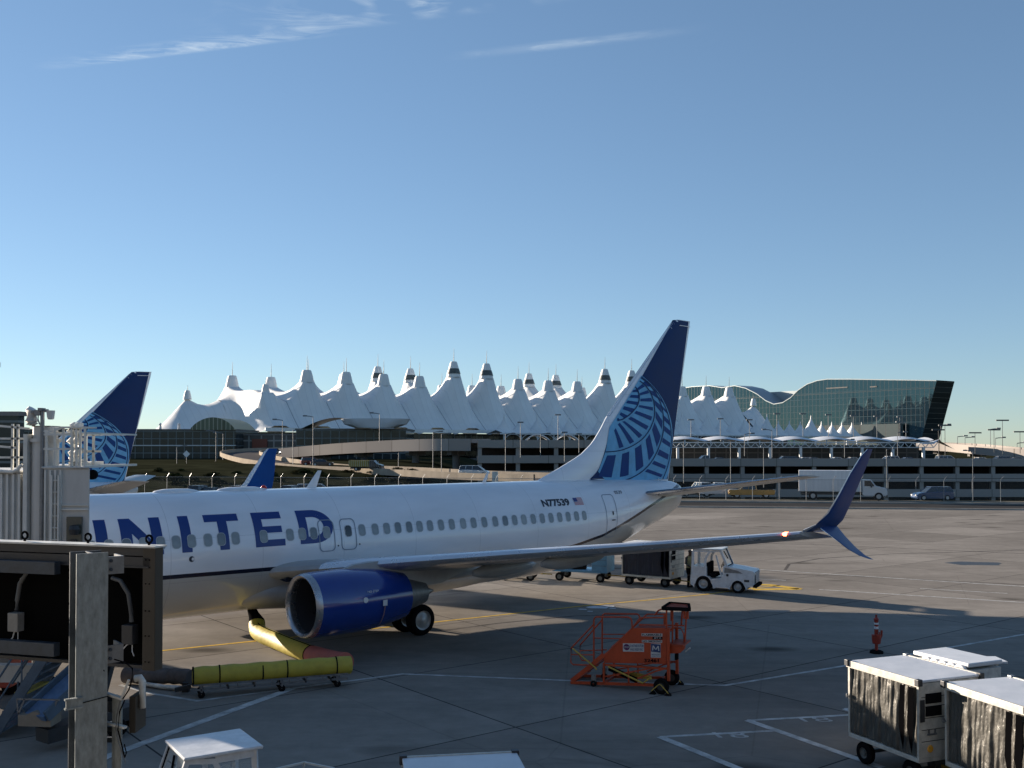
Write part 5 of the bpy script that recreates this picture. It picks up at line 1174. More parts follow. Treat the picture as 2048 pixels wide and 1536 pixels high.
cv = thing('belt_loader', 'blue sloping conveyor with tan end box, beside the service stairs', 'belt loader', (XP(75,DC),DC,0)); CM = Matrix.Translation((-XP(75,DC),-DC,0)); qx = lambda x: XP(x,DC); qz = lambda y: ZY(y,DC)
mb = MB(CM); b0 = Vector((qx(75),DC,qz(1432))); b1 = Vector((qx(210),DC+2.6,qz(1265))); mb.beam(b0,b1,.62,.12); mb.build('belt', mat('conveyor_blue', (.09,.16,.28), .5, var=.3, scale=4), cv)
for s_ in (-1, 1):
    mb = MB(CM); n_ = (b1-b0).cross(Vector((0,0,1))).normalized()*.36*s_; mb.beam(b0+n_+Vector((0,0,.06)),b1+n_+Vector((0,0,.06)),.07,.24); mb.build('side_rail', M_bst, cv)
mb = MB(CM)
pr = [(qx(43),DC-.05,qz(1448)),(qx(108),DC-.05,qz(1450)),(qx(108),DC-.05,qz(1428))]+[(qx(92-34*k/8),DC-.05,qz(1427-7*math.sin(math.pi*k/8))) for k in range(9)]+[(qx(43),DC-.05,qz(1426))]
mb.prism(pr, (0,.5,0)); mb.build('end_box', mat('tan_painted_steel', (.26,.22,.17), .6, var=.2, scale=4), cv)
mb = MB(CM)
for x0, y0, x1, y1 in ((39,1395,125,1397),(39,1395,43,1425),(55,1395,43,1425),(120,1397,108,1426)): mb.beam((qx(x0),DC-.02,qz(y0)),(qx(x1),DC-.02,qz(y1)),.03,.03)
mb.build('guard_rail', M_steel, cv)
mb = MB(CM); mb.beam((qx(80),DC+.2,.35),(qx(195),DC+1.9,.45),.5,.3); mb.beam((qx(150),DC+1.2,.4),(qx(170),DC+1.7,qz(1330)),.12,.12); mb.build('chassis', M_dark, cv)
for x, dy in ((190,1.3),(190,2.2)):
    mb = MB(CM); mb.lathe([(-.09,.1),(-.09,.2),(.09,.2),(.09,.1)], (qx(x),DC+dy,.2), (0,1,0), 14); mb.cyl((qx(x),DC+dy-.08,.2),(qx(x),DC+dy+.08,.2),.11,10); mb.build('wheel', M_black, cv, smooth=40)
DR = 26; rt = thing('red_equipment_cabinet', 'red equipment cabinet with grey plate glimpsed behind the service stairs', 'cabinet', (XP(8,DR),DR,0))
mb = MB(Matrix.Translation((-XP(8,DR),-DR,0))); mb.box(XP(-60,DR),XP(24,DR),DR,DR+1.2,.25,ZY(1300,DR)); mb.build('cabinet_body', mat('red_paint', (.35,.05,.03), .5, var=.2, scale=3), rt, bevel=.03)
mb = MB(Matrix.Translation((-XP(8,DR),-DR,0))); mb.box(XP(-2,DR),XP(22,DR),DR-.03,DR,ZY(1329,DR),ZY(1312,DR)); mb.build('grey_plate', M_steel, rt)
mb = MB(Matrix.Translation((-XP(8,DR),-DR,0))); mb.cyl((XP(-40,DR),DR+.3,.2),(XP(-40,DR),DR+.9,.2),.2,12); mb.cyl((XP(10,DR),DR+.3,.2),(XP(10,DR),DR+.9,.2),.2,12); mb.build('wheel', M_black, rt)
# ---------------- docking sign box seen from behind, on its post ----------------
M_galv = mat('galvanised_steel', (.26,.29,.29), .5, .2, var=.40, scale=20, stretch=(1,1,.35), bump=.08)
M_galvd = mat('galvanised_steel_shaded', (.045,.058,.075), .5, .2, var=.35, scale=9)  # darker copy of the post steel; shade on recessed faces put into the colour
M_brown = mat('brown_painted_metal', (.04,.032,.022), .55, var=.2, scale=6)
M_cdt = mat('dull_conduit', (.09,.095,.10), .55, var=.2, scale=9); M_cdt2 = mat('grey_junction_box', (.24,.235,.22), .55, var=.2, scale=9)
M_inside = mat('sign_back_black', (.006,.006,.006), .8)
bA = Vector((XP(-60,9.93), 9.93, 0)); bB = Vector((XP(320,9.3), 9.3, 0)); ang = math.atan2(bB.y-bA.y, bB.x-bA.x); LB_ = (bB-bA).length
sb = thing('docking_sign', 'black backed docking display box with three eye bolts and brown side flange', 'sign', tuple(bA), ang)
zT = ZY(1092,9.3); zB = ZY(1338,9.3); zB2 = ZY(1275,9.9)
mb = MB(); mb.box(0,LB_-.13,.05,.10,zB,zT-.02); mb.box(.02,LB_-.1,.10,.13,zB+.02,zT-.03); mb.build('back_panel', M_inside, sb)
mb = MB(); mb.box(LB_-.135,LB_,-.06,.06,zB,zT-.01); mb.build('side_flange', M_brown, sb, bevel=.004)
mb = MB()
for zq in (.08,.32,.55,.8,1.02):
    for xq in (.035,.075): mb.cyl((LB_-.135+xq,-.061,zB+zq),(LB_-.135+xq,-.066,zB+zq),.007,6)
mb.build('rivet', M_black, sb)
mb = MB(); mb.box(-.1,LB_+.01,-.08,.10,zT-.012,zT+.004); mb.build('top_plate', M_whited, sb)
mb = MB(); mb.box(0,LB_-.14,-.05,.05,zT-.09,zT-.014); mb.build('top_fascia', M_dark, sb)
mb = MB(); mb.box(0,LB_-.06,-.075,-.052,zT-.20,zT-.185); mb.box(0,LB_-.06,-.06,.04,zT-.185,zT-.10); mb.build('cable_tray', M_dark, sb)
for f_ in (.285,.62,.93):
    mb = MB(); x = LB_*f_+.02; mb.cyl((x,.03,zT),(x,.03,zT+.03),.012,8); mb.tube([(x+.034*math.cos(k*math.pi/8),.03+.014*math.sin(k*math.pi/8)*0,zT+.06+.034*math.sin(k*math.pi/8)) for k in range(17)], .011, 8); mb.build('eye_bolt', M_black, sb, smooth=50)
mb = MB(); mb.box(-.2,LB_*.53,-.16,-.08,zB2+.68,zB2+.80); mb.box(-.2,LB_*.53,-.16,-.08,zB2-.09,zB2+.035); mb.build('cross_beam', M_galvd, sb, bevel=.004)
mb = MB(); mb.box(.0,LB_-.13,.0,.05,zB+.0,zB+.03); mb.build('bottom_lip', M_dark, sb)
for x, zz_ in ((.62,0),(LB_-.28,-.05)):
    mb = MB(); s_ = 1 if x > 1 else -1
    mb.tube([(x-s_*.22,-.02,zT-.26+zz_),(x-s_*.12,-.03,zT-.28+zz_),(x-s_*.03,-.03,zT-.40+zz_),(x,-.03,zT-.56+zz_),(x+s_*.005,-.03,zT-.66+zz_)], .021, 8); mb.build('conduit', M_cdt, sb, smooth=50)
    mb = MB(); mb.box(x-.06,x+.06,-.09,.0,zT-.86+zz_,zT-.68+zz_); mb.build('junction_box', M_cdt2 if x < 1 else M_dark, sb, bevel=.006)
    mb = MB(); mb.tube([(x-.01,-.05,zT-.86+zz_),(x-.03,-.05,zT-.92),(x-.08,-.05,zT-.97),(x-.11,-.05,zT-1.0)], .006, 5); mb.tube([(x+.03,-.05,zT-.86+zz_),(x+.03,-.05,zT-.98),(x+.05,-.05,zT-1.02)], .005, 5); mb.build('cable', M_white, sb)
# post
ps_ = thing('steel_post', 'tall weathered galvanised steel post in front of the docking sign', 'post', (XP(176,8.5),8.5,0), R(38))
zp = ZY(1104,8.5)
mb = MB(); mb.box(-.11,.145,-.10,-.085,0,zp); mb.build('front_flange', M_galv, ps_)
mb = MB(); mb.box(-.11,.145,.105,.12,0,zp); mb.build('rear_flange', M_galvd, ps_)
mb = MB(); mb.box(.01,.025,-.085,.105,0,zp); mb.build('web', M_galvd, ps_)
mb = MB(); mb.box(-.3,.35,-.3,.3,0,.03); mb.build('base_plate', M_galv, ps_)
for zq in (ZY(1133,8.5), ZY(1312,8.5)):
    mb = MB(); mb.box(.145,.30,-.02,.0,zq-.075,zq+.075); mb.box(.285,.30,.0,.22,zq-.075,zq+.075); br_ = mb.build('bracket', M_steel, ps_)
    for dz_ in (-.035,.04): mb = MB(); mb.cyl((.19,-.021,zq+dz_),(.19,-.032,zq+dz_),.016,6); mb.build('bolt', M_galvd, br_)
zq = ZY(1394,8.5)
mb = MB(); mb.box(-.20,-.06,-.14,-.10,zq+.03,zq+.045); mb.box(-.20,-.06,-.14,-.10,zq-.045,zq-.03); mb.box(-.19,-.06,-.13,-.11,zq-.03,zq+.03); mb.build('strut_clamp', M_galv, ps_)
mb = MB(); mb.tube([(-.06,-.106,zq-.01),(.15,-.106,zq+.015)], .004, 5); mb.build('tie_cable', M_black, ps_)
# electrical rack to the right of the post
ek = thing('electrical_rack', 'slim steel rack with brown enclosure and hanging cables beside the galvanised post', 'electrical rack', (XP(246,8.6),8.6,0)); EM = Matrix.Translation((-XP(246,8.6),-8.6,0))
ex = lambda x: XP(x,8.6); ez = lambda y: ZY(y,8.6)
mb = MB(EM); mb.box(ex(230),ex(237),8.58,8.66,0,ez(1392)); mb.box(ex(237),ex(249),8.57,8.60,0,ez(1390)); mb.build('upright', M_galv, ek)
mb = MB(EM); mb.beam((ex(200),8.62,ez(1381)),(ex(257),8.5,ez(1389)),.04,.018); mb.build('cross_strut', M_whited, ek)
mb = MB(EM); mb.beam((ex(205),8.62,ez(1441)),(ex(262),8.52,ez(1447)),.04,.018); mb.build('cross_strut', M_whited, ek)
for y in (1392,1452,1474): mb = MB(EM); mb.box(ex(200),ex(232),8.63,8.66,ez(y+10),ez(y)); mb.build('slotted_channel', M_galvd, ek)
mb = MB(EM); mb.box(ex(206),ex(221),8.7,8.8,ez(1428),ez(1398)); mb.box(ex(206),ex(222),8.7,8.8,ez(1462),ez(1452)); mb.build('switch_box', M_steel, ek)
mb = MB(EM); mb.box(ex(253),ex(266),8.7,8.95,ez(1470),ez(1397)); mb.build('enclosure', M_brown, ek, bevel=.004)
mb = MB(EM); mb.tube([(ex(271),8.8,ez(1425)),(ex(271),8.8,ez(1372)),(ex(266),8.8,ez(1364)),(ex(256),8.8,ez(1366))], .032, 10); mb.build('conduit_body', M_whited, ek, smooth=50)
for k, (pts_, r_, m__) in enumerate(((((1312,241,0),(1318,262,0),(1330,277,0),(1352,276,0),(1372,270,0),(1390,258,0)),.006,M_black),(((1352,270,0),(1370,263,0),(1392,254,0)),.011,M_whited),(((1390,254,0),(1420,247,0),(1450,245,0),(1480,252,0),(1515,266,0)),.006,M_steel),(((1392,262,0),(1415,252,0),(1450,249,0),(1485,258,0),(1505,263,0),(1495,266,0),(1478,262,0)),.006,M_black),(((1350,207,0),(1336,214,0),(1333,222,0)),.012,M_black))):
    mb = MB(EM); mb.tube([(ex(x),8.5,ez(y)) for y, x, _ in pts_], r_, 6); mb.build('cable', m__, ek, smooth=60)
# ---------------- orange maintenance stand ----------------
M_or = mat('orange_red_paint', (.46,.06,.014), .45, var=.22, scale=3)
M_ord = mat('dusty_orange_paint', (.34,.05,.017), .6, var=.3, scale=5)
M_yel = mat('yellow_bar_paint', (.52,.36,.06), .5, var=.2, scale=5)
oA = Vector((1.72,27.5,0)); oang = R(-23.5); oX = Vector((math.cos(oang), math.sin(oang), 0)); oY = Vector((-math.sin(oang), math.cos(oang), 0))
os_ = thing('maintenance_stand', 'orange wheeled maintenance stand with stairs, guard rails and warning signs', 'stairs', tuple(oA), oang)
def OP(u, v, yy=0):                 # point of the stand drawn from the photo, on its near (0) or far side
    d = ray(1120+u/6.827, 1180+v/6.827); P = Vector((0,0,CAMH)); t_ = (yy-(P-oA).dot(oY))/d.dot(oY); q = P+d*t_
    return Vector(((q-oA).dot(oX), yy, max(.03, q.z)))
def orail(name, pts_, yy, r_=.021, m__=None, par=os_): mb = MB(); mb.tube([OP(u, v, yy) for u, v in pts_], r_, 8); return mb.build(name, m__ or M_or, par, smooth=50)
orail('guard_rail', [(462,1000),(462,420),(470,385),(492,366),(930,370),(965,385),(980,420),(985,520)], 0, .024)
orail('guard_rail', [(575,980),(577,370),(585,340),(610,322),(1055,328),(1080,345),(1090,400)], .9, .024)
orail('stair_handrail', [(465,462),(152,795),(148,985),(180,1020),(440,1027)], 0); orail('stair_handrail', [(150,882),(462,886)], 0, .017)
orail('stair_handrail', [(578,402),(275,750),(270,900),(300,960),(410,970)], .9); orail('stair_handrail', [(273,830),(640,816)], .9, .017)
orail('mid_rail', [(462,655),(830,665)], 0, .016); orail('mid_rail', [(580,605),(880,605)], .9, .016)
orail('stair_handrail', [(612,900),(985,520),(1095,378),(1430,376)], 0, .022); orail('stair_handrail', [(700,790),(1165,352),(1190,332),(1440,332)], .9, .022)
orail('mid_rail', [(1080,472),(1440,480)], 0, .018); orail('mid_rail', [(1440,480),(1700,487)], .45, .018)
orail('platform_post', [(1455,240),(1452,520)], 0, .024); orail('platform_post', [(1538,262),(1535,715)], .25, .024); orail('platform_post', [(1672,262),(1655,485)], .7, .024); orail('platform_post', [(1727,300),(1700,800)], .55, .022)
orail('platform_rail', [(1290,345),(1345,278),(1390,262),(1430,262)], .5, .022); orail('platform_rail', [(1440,522),(1650,522),(1690,600),(1697,760)], .5, .02)
mb = MB(); a, b_, c_, d_ = OP(1402,250,-.02), OP(1770,258,.1), OP(1758,200,.85), OP(1505,196,.9); zt_ = OP(1402,250,0).z
pl4 = [Vector((p.x, p.y, zt_)) for p in (a, b_, c_, d_)]
for p, q in zip(pl4, pl4[1:]+pl4[:1]): mb.beam(p, q, .07, .09)
mb.build('padded_top_frame', M_black, os_); mb = MB(); mb.prism([p*.96+sum(pl4, Vector())*.01 for p in pl4], (0,0,.015)); mb.build('top_gate', M_ord, os_)
for u, v in ((1430,380),(1525,330),(1700,300),(1742,300)):
    mb = MB(); p = OP(u, v, .3); mb.box(p.x-.03,p.x+.03,p.y-.02,p.y+.02,p.z-.18,p.z+.12); mb.build('gate_bracket', M_or, os_)
panel = [(600,880),(985,520),(1425,520),(1455,552),(1455,1000),(1440,1012),(600,995)]
for yy in (-.012, .9): mb = MB(); mb.prism([OP(u, v, yy) for u, v in panel], (0,.03,0)); mb.build('side_panel', M_or, os_, bevel=.006)
mb = MB()
for k in range(9):
    f_ = k/8; p = OP(640+350*f_, 905-370*f_, 0); mb.box(p.x-.05,p.x+.14,.02,.9,p.z-.05,p.z-.03)
mb.build('stair_tread', M_ord, os_)
mb = MB(); p, q = OP(1000,540,0), OP(1440,540,0); mb.box(p.x,q.x,.02,.9,p.z-.05,p.z-.01); p, q = OP(1470,740,0), OP(1680,740,0); mb.box(p.x,q.x,.05,.85,p.z-.04,p.z); mb.build('platform_deck', M_ord, os_)
for yq in (.1,.8): mb = MB(); mb.prism([OP(u, v, yq) for u, v in ((1460,740),(1690,760),(1700,805),(1640,862),(1480,868))], (0,.03,0)); mb.build('platform_toe_board', M_or, os_)
mb = MB()
for yy in (0, .9): p = OP(1478,520,0); q = OP(1485,1240,0); mb.beam((p.x,yy,p.z),(q.x,yy,q.z),.09,.07)
p = OP(1478,560,0); mb.beam((p.x,0,p.z),(p.x,.9,p.z),.06,.06); mb.build('mast_upright', M_or, os_)
def obeam(name, pts_, yy, w_, h_, m__=None):
    mb = MB()
    for (u0, v0), (u1, v1) in zip(pts_, pts_[1:]): mb.beam(OP(u0,v0,0)+Vector((0,yy,0)), OP(u1,v1,0)+Vector((0,yy,0)), w_, h_)
    return mb.build(name, m__ or M_or, os_)
for yy in (0, .9):
    obeam('base_beam', [(150,1262),(1320,1296)], yy, .06, .075); obeam('base_brace', [(600,990),(600,1285)], yy, .06, .05); obeam('base_brace', [(620,1020),(1490,1075)], yy, .05, .05); obeam('base_brace', [(620,1180),(1300,1060)], yy, .035, .035)
    obeam('base_brace', [(1060,1210),(1300,1110),(1480,1060)], yy, .04, .04); obeam('lower_stringer', [(160,1240),(440,1020),(600,880)], yy, .05, .12); obeam('base_brace', [(930,1060),(940,1280)], yy, .035, .035)
mb = MB()
for k in range(3): p = OP(230+110*k, 1190-85*k, 0); mb.box(p.x-.1,p.x+.1,.0,.9,p.z-.02,p.z+.01)
for u, v in ((155,1262),(600,1275),(1310,1290)): p = OP(u, v, 0); mb.beam((p.x,0,p.z),(p.x,.9,p.z),.06,.06)
mb.build('lower_step', M_ord, os_)
orail('yellow_lever', [(175,800),(480,1058),(500,1090)], -.05, .022, M_yel); orail('yellow_lever', [(655,1045),(1130,1272),(1230,1200),(1250,1220)], -.06, .024, M_yel)
obeam('draw_bar', [(640,1085),(1030,1262)], .2, .1, .12, M_black); obeam('hydraulic_ram', [(850,1180),(1180,1245)], .45, .1, .1, M_yel)
p = OP(1690,830,0); mb = MB(); mb.tube([(p.x-.03,.3,p.z-.08),(p.x+.1,.3,p.z+.03)], .02, 6); mb.build('latch_handle', M_whited, os_)
p = OP(1530,950,0); mb = MB(); mb.box(p.x-.02,p.x+.05,.35,.5,p.z-.08,p.z+.08); mb.build('control_box', M_black, os_)
def owheel(u, yy, r_):
    p = OP(u, 1300, 0); mb = MB(); mb.lathe([(-.07,r_*.5),(-.07,r_*.9),(-.04,r_),(.04,r_),(.07,r_*.9),(.07,r_*.5)], (p.x,yy,r_), (0,1,0), 24); t_ = mb.build('wheel', M_black, os_, smooth=40); mb = MB(); mb.lathe([(-.06,0),(-.06,r_*.55),(.06,r_*.55),(.06,0)], (p.x,yy,r_), (0,1,0), 16); mb.build('rim', M_grimy if 'M_grimy' in globals() else M_dark, t_)
owheel(1400,-.12,.205); owheel(1400,.98,.205)
for u, yy in ((470,-.06),(470,.86)):
    p = OP(u,1290,0); mb = MB(); mb.lathe([(-.035,.03),(-.035,.085),(.035,.085),(.035,.03)], (p.x,yy,.09), (0,1,0), 14); t_ = mb.build('caster', M_black, os_, smooth=40); mb = MB(); mb.beam((p.x,yy,.1),(p.x,yy,.33),.05,.12); mb.build('caster_fork', M_steel, t_)
ch_ = None
for u, yy, lb in ((1395,-.22,'near'),(1400,1.1,'far')):
    p = oA+oX*OP(u,1300,0).x+oY*yy; o = thing('wheel_chock', 'black rubber wheel chock with yellow rod at the %s wheel of the orange stand' % lb, 'wheel chock', tuple(p), oang, 'chocks at the orange stand')
    for s_ in (-1, 1): mb = MB(); mb.prism([(s_*.12,-.05,0),(s_*.3,-.05,0),(s_*.2,-.05,.1)], (0,.14,0)); mb.build('block', M_black, o)
    mb = MB(); mb.tube([(-.22,-.06,.09),(-.03,-.07,.27),(.0,-.07,.285),(.05,-.07,.27),(.24,-.06,.07)], .012, 8); mb.build('rod', M_yel, o, smooth=50)
M_sgw = mat('sign_white', (.55,.55,.53), .5); M_sgb = mat('sign_blue', (.02,.045,.14), .45)
def oplate(name, u0, v0, u1, v1, m__, off=-.018):
    mb = MB(); mb.poly([OP(u0,v0,0)+Vector((0,off,0)), OP(u1,v0+ (u1-u0)*.01,0)+Vector((0,off,0)), OP(u1,v1+(u1-u0)*.02,0)+Vector((0,off,0)), OP(u0,v1,0)+Vector((0,off,0))]); return mb.build(name, m__, os_)
def otext(st_, u0, v0, u1, v1, m__, off=-.023, bold=.02, par=None):
    tv = fit2d(text2d(st_, 1, bold), 0, 1, 0, 1); a = OP(u0,v1,0); b_ = OP(u1,v1,0); c_ = OP(u0,v0,0)
    mb = MB(); put2d(mb, tv, lambda x, y: (a.x+(b_.x-a.x)*x, off, a.z+(b_.z-a.z)*x+(c_.z-a.z)*y)); return mb.build('lettering', m__, par or os_)
s1 = oplate('sign_plate', 1115,590,1400,628,M_sgw); otext('FLAMMABLE',1125,597,1390,624,M_black,par=s1)
s1 = oplate('sign_plate', 1265,638,1402,672,M_black); otext('JET A',1285,643,1385,668,M_sgw,par=s1)
s1 = oplate('sign_plate', 1120,680,1397,714,M_sgw); otext('NO SMOKING',1130,685,1388,710,M_black,par=s1)
s1 = oplate('sign_plate', 862,726,1150,838,M_sgw); otext('DO NOT RAISE PLATFORM',955,742,1142,778,M_sgb,par=s1,bold=.01); otext('WHILE UNDER WING',960,792,1135,828,M_sgb,par=s1,bold=.01)
mb = MB(); p = OP(912,778,0); mb.poly([(p.x+.085*math.cos(k*.3927),-.022,p.z+.085*math.sin(k*.3927)) for k in range(16)]); mb.build('stop_disc', mat('sign_maroon', (.10,.02,.09), .5), s1); otext('STOP',880,768,945,790,M_sgw,off=-.026,par=s1)
s1 = oplate('sign_plate', 1243,728,1378,920,M_sgw); mb = MB(); a, b_ = OP(1243,728,0), OP(1378,855,0)
mb.poly([(a.x+.005,-.022,b_.z+.01),(b_.x-.005,-.022,b_.z),(b_.x-.005,-.022,a.z-.01),(a.x+.005,-.022,a.z-.005)]); mb.build('emblem_field', M_sgb, s1)
mb = MB(); x0, x1, z0_, z1_ = a.x+.035, b_.x-.035, b_.z+.045, a.z-.05; xm = (x0+x1)/2
for q in ([(x0,z0_),(x0+.03,z0_),(x0+.045,z1_),(x0+.015,z1_)], [(x1,z0_),(x1-.03,z0_),(x1-.045,z1_),(x1-.015,z1_)], [(x0+.015,z1_),(x0+.05,z1_),(xm+.008,z0_+.03),(xm-.02,z0_+.03)], [(x1-.015,z1_),(x1-.05,z1_),(xm-.008,z0_+.03),(xm+.02,z0_+.03)]): mb.poly([(x, -.026, z) for x, z in q])
mb.build('emblem_letter', M_sgw, s1); otext('MENZIES',1255,870,1366,885,M_sgb,par=s1,bold=.01); otext('AVIATION',1255,893,1366,908,M_sgb,par=s1,bold=.01)
otext('32461',1152,936,1352,985,M_black,bold=.03)
# ---------------- yellow air hose ----------------
M_hose = mat('yellow_hose_fabric', (.46,.37,.045), .6, var=.15, scale=4, bump=.25, bscale=9)
M_hred = mat('faded_red_hose_fabric', (.45,.12,.09), .6, var=.15, scale=4)
M_hgr = mat('grey_hose_fabric', (.13,.115,.11), .7, var=.25, scale=4, bump=.4, bscale=8)
hs = thing('air_hose', 'yellow air hose with red section, running from the belly to the trolley', 'hose', tuple(G(600,1320)))
HMx = Matrix.Translation(-G(600,1320))
def hz(x, y, z): return G(x, y, z)
mb = MB(HMx); path = [hz(514,1246,.62),hz(516,1262,.40),hz(530,1272,.33),hz(552,1281,.30),hz(580,1293,.29),hz(606,1303,.29),hz(622,1309,.29)]
mb.tube(cats(path, 24), .27, 20); mb.build('yellow_section', M_hose, hs, smooth=60)
mb = MB(HMx); mb.tube(cats([hz(622,1309,.29),hz(650,1317,.29),hz(690,1326,.33)], 8), [.275,.28,.28,.28,.28,.28,.28,.29,.3], 20); mb.build('red_section', M_hred, hs, smooth=60)
top = AO+AS*(-4.6)+AY*.1+Vector((0,0,1.08)); lowp = hz(514,1246,.62)
mb = MB(HMx); mb.tube([top, (top+lowp)*.5, lowp], [.14,.18,.27], 16); mb.build('black_boot', M_black, hs, smooth=60)
mb = MB(HMx); q = cats(path, 24); mb.tube([p+Vector((.0,-.03,.272)) for p in q[3:]], .018, 5)
for p, n_ in ((q[24], q[23]),): mb.tube([p+(p-n_).normalized()*.0+Vector(v) for v in ()] or [p, p+(p-n_).normalized()*.04], .285, 20)
mb.build('strap', M_black, hs)
tr = thing('hose_trolley', 'yellow hose laid along a wheeled grey trolley frame', 'hose trolley', tuple(G(540,1370))); TMx = Matrix.Translation(-G(540,1370))
h0, h1 = hz(386,1353,.52), hz(692,1330,.52); hd = (h1-h0).normalized(); hn = Vector((-hd.y, hd.x, 0))
mb = MB(TMx); mb.tube([h0-hd*.02, h0, h0+hd*.12]+[h0+(h1-h0)*k/16+Vector((0,0,.012*math.sin(k*2.1))) for k in range(1,16)]+[h1-hd*.1, h1+hd*.12, h1+hd*.15], [.17,.225,.238]+[.243]*15+[.243,.235,.19], 22); hb = mb.build('yellow_hose', M_hose, tr, smooth=55)
for f_ in (.0,.165,.44,.60,.93):
    p = h0+(h1-h0)*f_; mb = MB(TMx); mb.tube([p-hd*.018, p+hd*.018], .250, 22); mb.build('strap', M_black, hb, smooth=60)
for s_ in (-1, 1):
    mb = MB(TMx); mb.beam(h0+hn*.27*s_-Vector((0,0,.18)), h1+hn*.27*s_-Vector((0,0,.18)), .035, .04); mb.beam(h0+hn*.27*s_-Vector((0,0,.30)), h1+hn*.27*s_-Vector((0,0,.30)), .035, .05)
    for k in range(9): p = h0+(h1-h0)*(k+.5)/9+hn*.27*s_; mb.beam(p-Vector((0,0,.18)), p-Vector((0,0,.30)), .03, .03)
    mb.build('side_rail', M_steel, tr)
mb = MB(TMx)
for k in range(6): p = h0+(h1-h0)*(k+.3)/6-Vector((0,0,.3)); mb.beam(p-hn*.3, p+hn*.3, .05, .05)
mb.build('cross_member', M_dark, tr)
for f_ in (.05,.56,.93):
    for s_ in (-1, 1):
        p = h0+(h1-h0)*f_+hn*.26*s_; mb = MB(TMx); mb.box(p.x-.035,p.x+.035,p.y-.035,p.y+.035,.14,.34); c_ = mb.build('caster_fork', M_steel, tr); mb = MB(TMx); mb.lathe([(-.03,.02),(-.03,.09),(.03,.09),(.03,.02)], (p.x,p.y,.09), tuple(hn), 14); mb.build('caster_wheel', M_black, c_, smooth=40)
gh = thing('grey_air_hose', 'grey ribbed air hose lying left of the yellow trolley', 'hose', tuple(G(330,1365))); GMx = Matrix.Translation(-G(330,1365))
mb = MB(GMx); gp_ = cats([hz(250,1350,.24),hz(300,1352,.25),hz(345,1352,.25),hz(384,1355,.30)], 20); mb.tube(gp_, [.21+.015*math.sin(k*1.9) for k in range(21)], 16); mb.build('hose_tube', M_hgr, gh, smooth=60)
mb = MB(GMx); mb.tube([hz(290,1368,.08),hz(330,1374,.08),hz(372,1376,.1)], .06, 8); mb.build('feed_pipe', M_whited, gh, smooth=60)
mb = MB(GMx); mb.beam(hz(350,1380,.12),hz(382,1372,.2),.12,.1); mb.box(*[v for ax in (0,1) for v in (hz(372,1376,.1)[ax]-.08, hz(372,1376,.1)[ax]+.08)], 0,.25); mb.build('hitch', M_dark, gh)
# ---------------- red delineator post ----------------
P = G(1753,1306); rc = thing('delineator_post', 'red and white delineator post with side holder on a black rubber base', 'delineator', tuple(P))
M_rd = mat('red_plastic', (.30,.035,.02), .5, var=.15, scale=6); s_ = P.y/2000
mb = MB(); mb.lathe([(0,.0),(0,.22),(.05,.22),(.09,.14),(.1,0)], (0,0,0), (0,0,1), 8); mb.build('base', M_black, rc)
mb = MB(); mb.lathe([(.09,.05),(.28,.05),(.30,.12),(.42,.14),(.58,.145),(.60,.06),(1.02,.065),(1.06,.085),(1.10,.06),(1.14,.03),(1.20,.035),(1.22,.0)], (0,0,0), (0,0,1), 16); mb.build('post', M_rd, rc, smooth=35)
for z0_, z1_ in ((.76,.84),(.90,.96)): mb = MB(); mb.lathe([(z0_,.067),(z0_,.07),(z1_,.07),(z1_,.067)], (0,0,0), (0,0,1), 16); mb.build('white_band', M_white, rc)
mb = MB(); mb.tube([(.1,0,.42),(.15,-.02,.55),(.16,-.02,.72)], .035, 8); mb.tube([(.05,-.1,.5),(.06,-.1,.68)], .02, 6); mb.build('side_wand', M_rd, rc, smooth=50)
